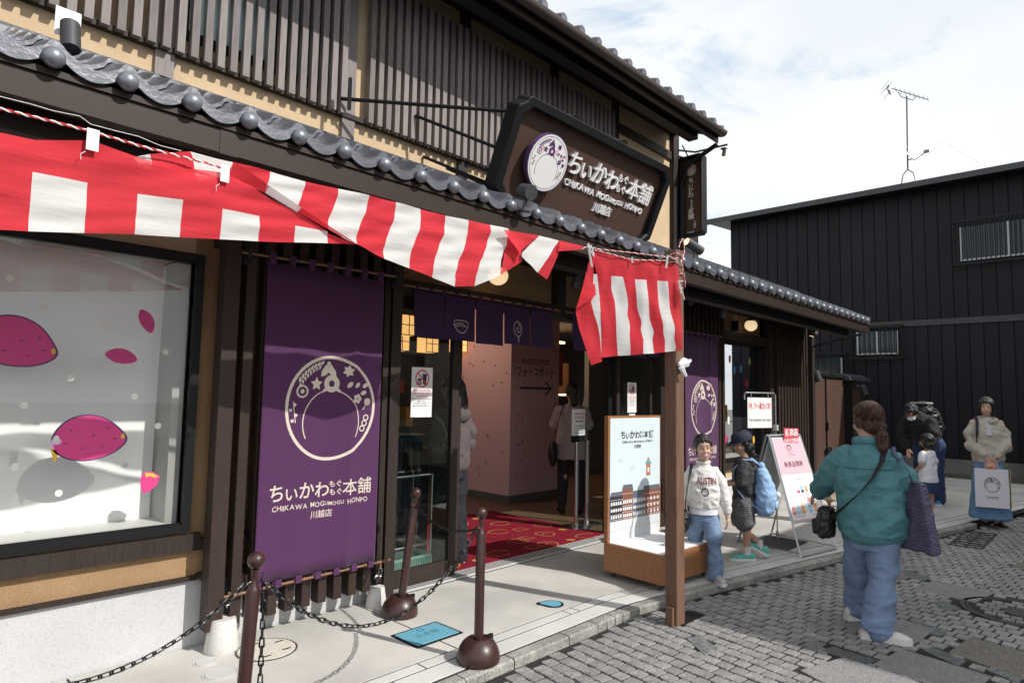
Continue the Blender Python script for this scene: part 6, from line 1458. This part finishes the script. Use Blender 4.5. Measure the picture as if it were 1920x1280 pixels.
ob('collar', MB().tube([(.056*math.cos(q), .01+.052*math.sin(q), .935+.006*math.sin(q)) for q in [2*PI*i/20 for i in range(21)]], .013, 8), wsw, t, True, True)
def chest(x, y, h): return (x, -.1165-h+(abs(x)/.14)**2.2*.040, .775+y)
a = Art(chest, .015); a.text('AUSTIN', .012, -.01, .078, M('maroon_print', (.20, .02, .05), .7), bold=.025, fit=.175); a.ring(0, -.075, .031, .008, inkd, n=24); a.ring(0, -.075, .022, .003, inkg, n=20); a.text('TEXAS', -.06, -.08, .018, inkg); a.text('1839', .06, -.08, .018, inkg); a.done('chest_print', t, True)
un = MB(); un.loft([(0, 0, .515, .128, .100), (0, 0, .57, .125, .098)], 24); ob('undershirt', un, M('white_jersey', (.75, .75, .8), .85, bump=.2, bs=60), t, True, True)
je = MB(); je.loft([(0, 0, .46, .108, .082), (0, 0, .53, .112, .084)], 24); seedw = 6
limb(je, [(.062, 0, .48), (.078, -.085, .33), (.085, -.10, .18), (.085, -.10, .065)], [.078, .072, .068, .07], 16); limb(je, [(-.062, 0, .48), (-.065, .05, .32), (-.065, .12, .19), (-.065, .17, .09)], [.078, .070, .064, .064], 16); fused('jeans', je, .007, denim, t, 3, (.004, 6, 5, 2.5))
shoes(t, (((.09, -.09, 0), (.25, -1), 0), ((-.06, .16, .03), (-.1, -1), -.25)), .92, M('grey_sneaker', (.42, .40, .37), .7, var=.1, vs=30))
hr = MB(); haircap(hr, hc, rt, k*1.0, 1); fused('hair', hr, .0045, hairb, t, 3, (.0012, 34, 16, 0))
hb = thing('hand_bag', 'small black bag slung on the right shoulder of the boy in the white sweatshirt', 'bag', tuple(t.location), t.rotation_euler.z)
ob('strap', MB().tube([(-.10, .06, .90), (-.105, -.02, .915), (-.125, -.09, .86), (-.155, -.135, .74), (-.175, -.13, .60), (-.17, -.10, .52)], [(.014, .004)]*6, 6), strp, hb, True, True); bb = MB(); bb.ell((-.18, -.09, .46), (.045, .07, .09), 14, 10); fused('pouch', bb, .006, MATS['black_nylon'], hb, 2, (.004, 16, 14, 3))

for o_ in bpy.data.objects:
    if o_.parent is None and o_.type == 'EMPTY' and (Vector(o_.location)-Vector((5.01, 2.57, .05))).length < 1e-3: o_.scale = (.90, .92, 1)
# --- girl with cap and light blue backpack
t = person('girl in a navy cap and plaid shorts carrying a light blue backpack', (5.86, 2.60, .05), R(203), 1.2)
k = .95; hc = Vector((0, -.02, 1.05)); rt = hrot(R(42), R(14))
body = MB(); headshape(body, hc, k, rt); limb(body, [(0, .01, .90), (0, -.005, .99)], [.04, .038]); body.loft([(0, 0, .52, .10, .075), (0, 0, .72, .105, .08), (0, 0, .86, .10, .065), (0, 0, .91, .05, .045)])
for s_, el, wr_ in ((1, (.17, -.02, .70), (.12, -.15, .68)), (-1, (-.17, -.02, .70), (-.14, -.16, .66))): limb(body, [(s_*.11, .0, .85), el, wr_], [.034, .028, .02]); hand(body, wr_, (-s_*.3, -1, .1), (0, 0, 1), .72, .6, s_)
for s_, kn, an in ((1, (.06, .02, .31), (.05, .02, .07)), (-1, (-.07, -.08, .31), (-.08, .13, .13))): limb(body, [(s_*.055, 0, .52), kn, an], [.062, .042, .028]); 
fused('body', body, .0055, sk2, t, 3)
seedw = 15; sh = MB(); sh.loft([(0, 0, .50, .125, .10), (0, 0, .62, .128, .10), (0, 0, .78, .13, .10), (0, 0, .87, .115, .08), (0, 0, .905, .065, .055), (0, 0, .92, .05, .045)], 26)
for s_, P in ((1, [(.11, 0, .85), (.15, -.01, .78), (.175, -.02, .71)]), (-1, [(-.11, 0, .85), (-.15, -.01, .78), (-.175, -.02, .71)])): limb(sh, P, [.052, .056, .055], 14)
blt = M('charcoal_tshirt', (.025, .026, .03), .75, bump=.3, bs=200, wave=(8, .5, (1, 1, 1))); fused('tshirt', sh, .0065, blt, t, 3, (.004, 9, 8, 4))
a = Art(lambda x, y, h: (x, .098+h+.012*math.cos(x*15), .72+y), .02); random.seed(2)
for i in range(9): a.stroke([(random.uniform(-.08, .08), .06-i*.016), (random.uniform(-.08, .08), .055-i*.016+random.uniform(-.01, .01))], .005, inkg)
a.done('back_print', t, True)
plaid = M('grey_plaid', (.06, .062, .065), .85); n_ = plaid.node_tree.nodes; l_ = plaid.node_tree.links.new
br = n_.new('ShaderNodeTexBrick'); br.inputs['Scale'].default_value = 14; br.inputs['Color1'].default_value = (.055, .057, .062, 1); br.inputs['Color2'].default_value = (.075, .078, .085, 1); br.inputs['Mortar'].default_value = (.16, .16, .17, 1); br.offset = 0; br.inputs['Mortar Size'].default_value = .03; tc_ = n_.new('ShaderNodeTexCoord'); mpp = n_.new('ShaderNodeMapping'); mpp.inputs['Rotation'].default_value = (R(90), 0, 0); l_(tc_.outputs['Object'], mpp.inputs[0]); l_(mpp.outputs[0], br.inputs[0]); l_(br.outputs[0], n_['Principled BSDF'].inputs['Base Color'])
sh = MB(); sh.loft([(0, 0, .43, .135, .11), (0, 0, .55, .13, .10)], 24); limb(sh, [(.065, 0, .50), (.075, .0, .40), (.078, .0, .35)], [.088, .09, .092], 16); limb(sh, [(-.065, 0, .50), (-.075, -.02, .40), (-.08, -.03, .355)], [.088, .09, .092], 16); fused('shorts', sh, .0075, plaid, t, 3, (.004, 7, 5, 2))
for an in ((.05, .02, 0), (-.08, .125, .04)): ob('sock', MB().tube([(an[0], an[1], .05+an[2]), (an[0], an[1], .125+an[2])], [.034, .033], 14), M('white_sock', (.6, .58, .56), .9, bump=.4, bs=120), t, True, True)
shoes(t, (((.05, .03, 0), (.35, -1), 0), ((-.08, .14, .05), (.2, -1), -.45)), .86, M('mint_sneaker', (.10, .42, .34), .6, var=.15, vs=30))
hr = MB(); haircap(hr, hc, rt, .93, 0, .05); hr.ell(hc+rt @ Vector((0, .035, -.05)), (.086, .068, .07), 18, 12, rot=rt); hr.ell(hc+rt @ Vector((0, .045, -.10)), (.082, .052, .045), 16, 8, rot=rt); fused('hair', hr, .0055, hairb, t, 2, (.004, 26, 6, 0))
cp = thing('baseball_cap', 'navy cap with a small grey badge worn by the girl with the backpack', 'cap', tuple(t.location), t.rotation_euler.z)
cpb = MB(); T = lambda p: hc+rt @ Vector(p)
cpb.rings([[T((math.cos(q)*.092*r_, .014+math.sin(q)*.100*r_, z*1.08+.006)) for q in [2*PI*i/28 for i in range(28)]] for z, r_ in ((.020, 1.0), (.045, 1.0), (.070, .90), (.088, .70), (.097, .4), (.1, .1))]); ob('crown', cpb, M('navy_twill', (.012, .018, .04), .8, bump=.3, bs=200), cp, True, True)
ob('brim', MB().rings([[T((x, y, z+zz)) for x, y, zz in [(-.07, -.055, .0), (-.06, -.10, -.008), (-.035, -.135, -.016), (0, -.148, -.02), (.035, -.135, -.016), (.06, -.10, -.008), (.07, -.055, .0)]] for z in (.022, .027)]), MATS['navy_twill'], cp, False, True)
ob('badge', MB().ell(T((-.06, .075, .05)), (.035, .012, .022), 12, 8, rot=rt @ hrot(R(-40))), M('grey_badge', (.4, .41, .45), .7), cp, True, True)
bk = thing('backpack', 'light blue gingham drawstring backpack worn by the girl in the cap', 'backpack', tuple(t.location), t.rotation_euler.z)
seedw = 20; bb = MB(); bb.loft([(0, .17, .42, .10, .055), (0, .18, .46, .135, .085), (0, .185, .56, .14, .095), (0, .175, .68, .115, .08), (0, .155, .79, .075, .05), (0, .145, .85, .035, .03)], 24)
lbl = M('light_blue_cotton', (.27, .42, .66), .85, var=.08, vs=6, bump=.3, bs=300, wave=(8, .5, (1, 1, 1))); n_ = lbl.node_tree.nodes; fused('pack_body', bb, .0065, lbl, bk, 3, (.006, 7, 6, 3))
bb = MB(); bb.ell((0, .265, .515), (.09, .03, .06), 16, 10); fused('front_pocket', bb, .006, M('pale_gingham', (.38, .50, .70), .85, var=.2, vs=60), bk, 2)
ob('pocket_zip', MB().tube([(-.09, .275, .56), (0, .30, .575), (.09, .275, .56)], .004, 5), dmetal, bk, True, True)
for s_ in (-1, 1):
    P = [(s_*.03, .14, .85), (s_*.075, .07, .905), (s_*.095, -.01, .905), (s_*.11, -.085, .82), (s_*.115, -.09, .68), (s_*.115, .0, .56), (s_*.10, .12, .47)]; ob('shoulder_strap', MB().tube(P, [(.018, .006)]*7, 8), lbl, bk, True, True)
ob('flap', MB().ell((0, .15, .85), (.045, .035, .035), 14, 8), lbl, bk, True, True)
for x, m, r_ in ((.035, whs, .026), (-.005, M('grey_plush', (.30, .28, .27), .9), .022)): ob('plush_charm', MB().ell((x, .29, .60), (r_, r_*.8, r_*1.1), 12, 8), m, bk, True, True)

# --- far woman with the paper bag
t = person('young woman in a cream jacket and long blue skirt holding a white paper bag', (9.85, 1.27, 0), R(-72), 1.57)
hc = Vector((0, -.015, 1.46)); rt = hrot(R(-14), R(2)); body = MB(); headshape(body, hc, 1.04, rt); limb(body, [(0, .01, 1.30), (0, 0, 1.39)], [.045, .044]); body.loft([(0, 0, .8, .14, .10), (0, 0, 1.1, .13, .10), (0, .01, 1.27, .12, .08), (0, .01, 1.32, .06, .05)])
for s_ in (1, -1): el = (s_*.21, .0, 1.03); wr_ = (s_*.045, -.16, .85); limb(body, [(s_*.16, .01, 1.26), el, wr_], [.045, .036, .024]); hand(body, wr_, (-s_*.35, -.1, -1), (-s_*.2, 1, 0), .9, .55, s_)
for s_ in (1, -1): limb(body, [(s_*.08, 0, .8), (s_*.08, -.02, .45), (s_*.07, 0, .08)], [.08, .055, .038])
fused('body', body, .007, sk1, t, 3); face(hc, 1.04, rt, t)
t.scale = (.88, .88, 1); seedw = 30; sh = MB(); sh.loft([(0, -.01, .79, .165, .13), (0, -.01, .83, .185, .145), (0, 0, 1.0, .185, .14), (0, 0, 1.15, .172, .13), (0, .01, 1.25, .145, .10), (0, .01, 1.31, .08, .075)], 28)
for s_ in (1, -1): limb(sh, [(s_*.135, .01, 1.225), (s_*.205, -.0, 1.12), (s_*.205, -.05, .99), (s_*.075, -.15, .885)], [.070, .074, .070, .042], 14)
fused('jacket', sh, .009, M('cream_jacket', (.46, .42, .36), .85, var=.06, vs=5, bump=.3, bs=200, wave=(6, .5, (1, 1, 1))), t, 3, (.006, 6, 5, 3))
ob('hood_collar', MB().tube([(.115*math.cos(q), .02+.10*math.sin(q), 1.30+.02*math.sin(q)) for q in [2*PI*i/20 for i in range(-5, 11)]], [.03]*16, 8), MATS['cream_jacket'], t, True, True)
ob('inner_top', MB().loft([(0, -.055, 1.12, .045, .105), (0, -.03, 1.24, .055, .075), (0, -.01, 1.335, .052, .05)], 16), M('pale_grey_knit', (.50, .50, .53), .9), t, True, True)
sk = MB(); sk.loft([(0, 0, .12, .235, .20), (0, 0, .45, .195, .165), (0, 0, .82, .145, .12)], 40); fused('skirt', sk, .011, M('blue_skirt', (.13, .25, .42), .9, var=.1, vs=5, bump=.2, bs=200, wave=(9, .7, (2, 2, .15))), t, 2, (.011, 11, .8, 0))
shoes(t, (((.08, .0, 0), (.35, -1), 0), ((-.08, 0, 0), (-.2, -1), 0)), 1.0, M('black_shoe', (.012, .012, .012), .6), M('grey_sole', (.3, .28, .25), .7))
hr = MB(); haircap(hr, hc, rt, 1.05, 2, .04)
limb(hr, [hc+rt @ Vector((.02, .10, -.02)), hc+rt @ Vector((.07, .12, -.07)), hc+rt @ Vector((.10, .11, -.15))], [.03, .03, .012], 12); fused('hair', hr, .006, hairb, t, 2, (.002, 40, 10, 0))
ob('bag_strap', MB().tube([(-.115, .03, 1.335), (-.125, -.08, 1.28), (-.145, -.17, 1.15), (-.16, -.185, 1.03)], [(.018, .005)]*4, 8), strp, t, True, True)
pbg = thing('paper_bag', 'white paper shopping bag with a round printed logo held by the far woman', 'paper bag', tuple(t.location), t.rotation_euler.z); pbg.scale = (.9, .9, 1)
ob('bag', MB().rings([[(x-.02, y, z) for x, y in ((-.19, -.28), (.18, -.28), (.20, -.18), (-.17, -.18))] for z in (.27, .72)]), M('white_paper', (.68, .68, .74), .6), pbg, local=True)
ob('side_panel', MB().box(.183, .187, -.262, -.192, .272, .718), M('yellow_paper', (.60, .50, .25), .6), pbg, local=True)
for y in (-.27, -.19): ob('handle', MB().tube([(-.09, y, .71), (-.06, y+.02, .80), (0, -.19, .84), (.05, y+.02, .80), (.07, y, .71)], .004, 6), M('paper_cord', (.5, .45, .4), .8), pbg, True, True)
a = Art(lambda x, y, h: (x-.02, -.2815-h, .52+y)); emblem(a, 0, .02, .088, inkd, wd=.07); brand(a, 0, -.135, .14, inkd, bold=.02, town=False); a.done('logo_print', pbg, True)
ob('wrapped_snack', MB().ell((-.02, -.22, .75), (.07, .04, .05), 12, 8), M('red_white_wrapper', (.55, .25, .18), .5, var=.7, vs=20), pbg, True, True)

# --- man bending forward
t = person('man in black with glasses and white face mask bending forward, backpack on', (11.05, 2.12, .05), R(-105), 1.7)
hc = Vector((.0, -.46, 1.30)); rt = hrot(R(28), R(32)); body = MB(); headshape(body, hc, 1.0, rt); limb(body, [(0, -.30, 1.20), (0, -.39, 1.25)], [.055, .05])
limb(body, [(0, 0, .88), (0, -.13, 1.05), (0, -.27, 1.17)], [.14, .15, .14])
for s_ in (1, -1): limb(body, [(s_*.17, -.28, 1.17), (s_*.20, -.33, .93), (s_*.10, -.36, .78)], [.05, .04, .028]); hand(body, (s_*.10, -.36, .78), (0, -.2, -1), (0, 1, 0), .95, .4, s_); limb(body, [(s_*.09, 0, .86), (s_*.10, -.03, .45), (s_*.10, .02, .08)], [.09, .06, .04])
fused('body', body, .0075, sk1, t, 3); face(hc, 1.0, rt, t)
seedw = 33; sh = MB(); limb(sh, [(0, .03, .90), (0, -.08, 1.03), (0, -.2, 1.13), (0, -.29, 1.19)], [.155, .185, .185, .14], 18)
for s_ in (1, -1): limb(sh, [(s_*.16, -.26, 1.16), (s_*.21, -.32, 1.03), (s_*.20, -.34, .93), (s_*.11, -.36, .82)], [.085, .08, .07, .05], 14)
blk2 = M('black_sweater', (.010, .010, .012), .85, bump=.3, bs=120); fused('sweater', sh, .009, blk2, t, 3, (.006, 6, 5, 3))
je = MB(); je.ell((0, .02, .86), (.17, .15, .13), 16, 10); limb(je, [(.09, 0, .84), (.10, -.03, .45), (.105, .02, .07)], [.125, .092, .082], 16); limb(je, [(-.09, 0, .84), (-.10, -.03, .45), (-.105, .02, .07)], [.125, .092, .082], 16); fused('jeans', je, .009, denimd, t, 3, (.005, 5, 4, 2))
shoes(t, (((.10, .03, 0), (.3, -1), 0), ((-.10, .03, 0), (-.1, -1), 0)), 1.05, M('blue_sneaker', (.03, .20, .50), .5))
hr = MB(); haircap(hr, hc, rt, 1.04, 1); fused('hair', hr, .006, hairb, t, 2, (.005, 22, 18, 0))
fm = MB(); fm.ell(hc+rt @ Vector((0, -.062, -.045)), (.054, .040, .040), 18, 12, rot=rt); ob('face_mask', fm, M('white_mask', (.72, .73, .74), .8), t, True, True)
T = lambda p: hc+rt @ Vector(p)
for s_ in (-1, 1): ob('glasses_rim', MB().tube([T((s_*.031+math.cos(q)*.021, -.092, .002+math.sin(q)*.015)) for q in [2*PI*i/16 for i in range(17)]], .002, 5).tube([T((s_*.052, -.088, .004)), T((s_*.078, .0, .0))], .002, 4), black, t, True, True)
bk = thing('backpack', 'black backpack on the back of the bending man', 'backpack', tuple(t.location), t.rotation_euler.z); bb = MB(); limb(bb, [(0, .12, 1.12), (0, -.02, 1.25), (0, -.14, 1.34)], [.13, .15, .12], 16); bb.ell((0, .19, 1.08), (.12, .07, .13), 14, 10); fused('pack', bb, .010, MATS['black_nylon'], bk, 2, (.01, 8, 8, 4))
ob('grey_panel', MB().tube([(-.05, .27, 1.02), (0, .25, 1.18), (.0, .12, 1.33)], [.012, .015, .01], 6), M('grey_trim', (.25, .25, .26), .6), bk, True, True); ob('top_flap', MB().box(-.12, .12, -.26, -.08, 1.43, 1.455, 0, .01), MATS['grey_trim'], bk, local=True)

# --- small child seen between
t = person('small dark-haired child in a white top standing behind the woman in teal', (9.95, 1.93, .05), R(160), 1.05)
hc = Vector((0, -.01, .955)); rt = hrot(0, 0); body = MB(); headshape(body, hc, .84, rt); limb(body, [(0, .01, .82), (0, 0, .89)], [.036, .034])
for s_ in (1, -1): limb(body, [(s_*.09, 0, .77), (s_*.16, .02, .64), (s_*.13, -.08, .56)], [.032, .026, .019]); hand(body, (s_*.13, -.08, .56), (0, -1, -.3), (-s_, 0, 0), .6, .5, s_); limb(body, [(s_*.05, 0, .45), (s_*.05, 0, .25), (s_*.05, 0, .06)], [.055, .038, .028])
body.loft([(0, 0, .42, .09, .07), (0, 0, .77, .09, .06), (0, 0, .82, .04, .04)]); fused('body', body, .006, sk2, t, 3)
sh = MB(); sh.loft([(0, 0, .42, .13, .10), (0, 0, .60, .12, .09), (0, 0, .76, .105, .07), (0, 0, .82, .05, .045)], 22)
for s_ in (1, -1): limb(sh, [(s_*.09, 0, .77), (s_*.13, .01, .70)], [.05, .048], 12)
fused('tshirt', sh, .008, MATS['white_jersey'], t, 3, (.004, 8, 6, 2)); ob('shorts', MB().loft([(0, 0, .28, .12, .09), (0, 0, .45, .12, .09)], 20), denimd, t, True, True)
shoes(t, (((.05, 0, 0), (.1, -1), 0), ((-.05, 0, 0), (-.1, -1), 0)), .7)
hr = MB(); hr.ell(hc+Vector((0, .015, .02)), (.078, .085, .078), 18, 12); hr.ell(hc+Vector((0, .03, -.045)), (.076, .062, .07), 18, 12); fused('hair', hr, .006, hairb, t, 2, (.003, 40, 10, 0))
# --- child behind the A-board
t = person('small child crouching behind the A-board, only the dark hair showing', (8.3, 2.6, .05), R(160), .95)
hc = Vector((0, -.01, .80)); body = MB(); headshape(body, hc, .84, hrot(0)); limb(body, [(0, .01, .66), (0, 0, .73)], [.036, .034]); body.loft([(0, 0, .30, .10, .09), (0, 0, .6, .09, .06), (0, 0, .66, .04, .04)])
for s_ in (1, -1): limb(body, [(s_*.09, 0, .62), (s_*.14, -.05, .48), (s_*.08, -.18, .46)], [.03, .026, .019]); limb(body, [(s_*.06, .02, .30), (s_*.09, -.16, .32), (s_*.07, -.02, .06)], [.05, .04, .028]); hand(body, (s_*.08, -.18, .46), (0, -1, 0), (0, 0, 1), .6, .6, s_)
fused('body', body, .007, sk2, t, 3); sh = MB(); sh.loft([(0, .01, .28, .13, .11), (0, 0, .45, .12, .09), (0, 0, .61, .105, .07), (0, 0, .66, .05, .045)], 20); fused('dress', sh, .009, M('beige_cotton', (.45, .36, .26), .85), t, 2, (.004, 8, 6, 2))
hr = MB(); hr.ell(hc+Vector((0, .015, .02)), (.078, .085, .078), 18, 12); hr.ell(hc+Vector((0, .03, -.045)), (.076, .062, .07), 18, 12); fused('hair', hr, .006, hairb, t, 2, (.003, 40, 10, 0)); shoes(t, (((.07, 0, 0), (.1, -1), 0), ((-.07, 0, 0), (-.1, -1), 0)), .65)

# --- woman in the doorway, grey-brown hoodie
t = person('long-haired woman in a mauve-grey hoodie standing in the doorway, seen from behind', (3.70, 4.25, .062), R(195), 1.6)
hc = Vector((0, -.02, 1.50)); body = MB(); headshape(body, hc, 1.0, hrot(0)); limb(body, [(0, .01, 1.32), (0, 0, 1.42)], [.05, .046]); body.loft([(0, 0, .8, .14, .10), (0, 0, 1.27, .13, .09), (0, 0, 1.33, .06, .05)])
for s_ in (1, -1): limb(body, [(s_*.16, 0, 1.27), (s_*.22, .04, 1.03), (s_*.13, -.13, .98)], [.045, .036, .025]); hand(body, (s_*.13, -.13, .98), (-s_*.2, -1, 0), (0, 0, 1), .9, .5, s_); limb(body, [(s_*.08, 0, .82), (s_*.08, -.01, .45), (s_*.08, .02, .08)], [.08, .055, .038])
fused('body', body, .008, sk1, t, 3); seedw = 40
sh = MB(); sh.loft([(0, 0, .80, .155, .12), (0, 0, .84, .18, .14), (0, 0, 1.05, .185, .14), (0, 0, 1.2, .18, .125), (0, .01, 1.29, .14, .095), (0, .02, 1.35, .085, .08)], 26)
for s_ in (1, -1): limb(sh, [(s_*.15, 0, 1.24), (s_*.215, .03, 1.10), (s_*.215, .03, 1.0), (s_*.14, -.11, .97)], [.08, .08, .072, .045], 14)
hdm = M('mauve_grey_fleece', (.105, .08, .086), .9, var=.06, vs=5, bump=.3, bs=250, wave=(6, .4, (1, 1, 1))); fused('hoodie', sh, .009, hdm, t, 3, (.006, 6, 4, 3))
ob('hood', MB().ell((0, .10, 1.27), (.13, .06, .075), 18, 12), hdm, t, True, True)
je = MB(); je.loft([(0, 0, .72, .15, .12), (0, 0, .86, .16, .12)], 22); limb(je, [(.085, 0, .76), (.09, 0, .45), (.095, .02, .05)], [.11, .10, .095], 16); limb(je, [(-.085, 0, .76), (-.09, 0, .45), (-.095, .02, .05)], [.11, .10, .095], 16); fused('trousers', je, .010, M('black_trousers', (.012, .013, .018), .8), t, 3, (.005, 5, 3, 2)); shoes(t, (((.09, .03, 0), (.1, -1), 0), ((-.09, .03, 0), (-.1, -1), 0)), 1.0)
hr = MB(); hr.ell(hc+Vector((0, .02, .03)), (.088, .10, .088), 20, 14); limb(hr, [hc+Vector((0, .055, 0)), hc+Vector((0, .08, -.12)), hc+Vector((0, .10, -.25)), hc+Vector((0, .09, -.30))], [.085, .085, .07, .04], 16); fused('hair', hr, .007, hairb, t, 2, (.003, 40, 3, 0))

# --- woman inside holding up a phone
t = person('woman in a long pale shirt inside the shop holding up a phone', (6.42, 5.08, .062), R(130), 1.6)
hc = Vector((0, -.03, 1.48)); rt = hrot(R(20)); body = MB(); headshape(body, hc, .98, rt); limb(body, [(0, .01, 1.32), (0, -.01, 1.41)], [.047, .044]); body.loft([(0, 0, .8, .14, .10), (0, 0, 1.27, .13, .09), (0, 0, 1.33, .06, .05)])
limb(body, [(-.15, 0, 1.26), (-.20, -.10, 1.08), (-.10, -.30, 1.26)], [.045, .036, .025]); limb(body, [(.15, 0, 1.26), (.20, -.08, 1.07), (.06, -.27, 1.18)], [.045, .036, .025])
for w_ in ((-.10, -.30, 1.26), (.06, -.27, 1.18)): hand(body, w_, (.1, -.3, 1), (0, 1, 0), .9, .6, 1)
for s_ in (1, -1): limb(body, [(s_*.08, 0, .82), (s_*.09, -.01, .45), (s_*.10, .02, .08)], [.08, .055, .038])
fused('body', body, .009, sk2, t, 3); seedw = 44; sh = MB(); sh.loft([(0, 0, .66, .20, .15), (0, 0, .9, .185, .14), (0, 0, 1.15, .17, .12), (0, .01, 1.27, .14, .095), (0, .01, 1.33, .07, .06)], 26)
limb(sh, [(-.14, 0, 1.24), (-.21, -.09, 1.08), (-.12, -.26, 1.22)], [.08, .075, .05], 14); limb(sh, [(.14, 0, 1.24), (.21, -.07, 1.07), (.08, -.24, 1.15)], [.08, .075, .05], 14)
fused('long_shirt', sh, .010, M('pale_mauve_shirt', (.36, .30, .31), .85, wave=(6, .4, (1, 1, 1)), bump=.2), t, 3, (.006, 6, 4, 3))
je = MB(); limb(je, [(.08, 0, .76), (.10, -.03, .45), (.11, .02, .10)], [.10, .075, .055], 16); limb(je, [(-.08, 0, .76), (-.10, .03, .45), (-.12, .05, .10)], [.10, .075, .055], 16); fused('trousers', je, .010, MATS['black_trousers'], t, 3); shoes(t, (((.11, .03, 0), (.1, -1), 0), ((-.12, .05, 0), (-.1, -1), 0)), 1.0, MATS['black_shoe'], black)
hr = MB(); hr.ell(hc+rt @ Vector((0, .02, .03)), (.088, .098, .088), 20, 14, rot=rt); hr.ell(hc+rt @ Vector((0, .07, -.05)), (.06, .06, .08), 16, 10, rot=rt); limb(hr, [hc+rt @ Vector((0, .08, -.05)), hc+rt @ Vector((0, .10, -.13)), hc+rt @ Vector((0, .08, -.2))], [.055, .05, .02], 14); fused('hair', hr, .008, hairb, t, 2)
ph = thing('smartphone', 'dark smartphone held up by the woman inside the shop', 'phone', tuple(t.location), t.rotation_euler.z); ob('case', MB().box(-.06, .015, -.345, -.335, 1.24, 1.41, 0, .006), black, ph, local=True)
hb = thing('shoulder_bag', 'black shoulder bag on the woman inside the shop', 'bag', tuple(t.location), t.rotation_euler.z); ob('strap', MB().tube([(.10, .05, 1.33), (.17, .13, 1.1), (.21, .12, .85)], [(.012, .004)]*3, 6), strp, hb, True, True); bb = MB(); bb.ell((.23, .08, .72), (.06, .14, .16), 14, 10); fused('pouch', bb, .010, MATS['black_nylon'], hb, 2)
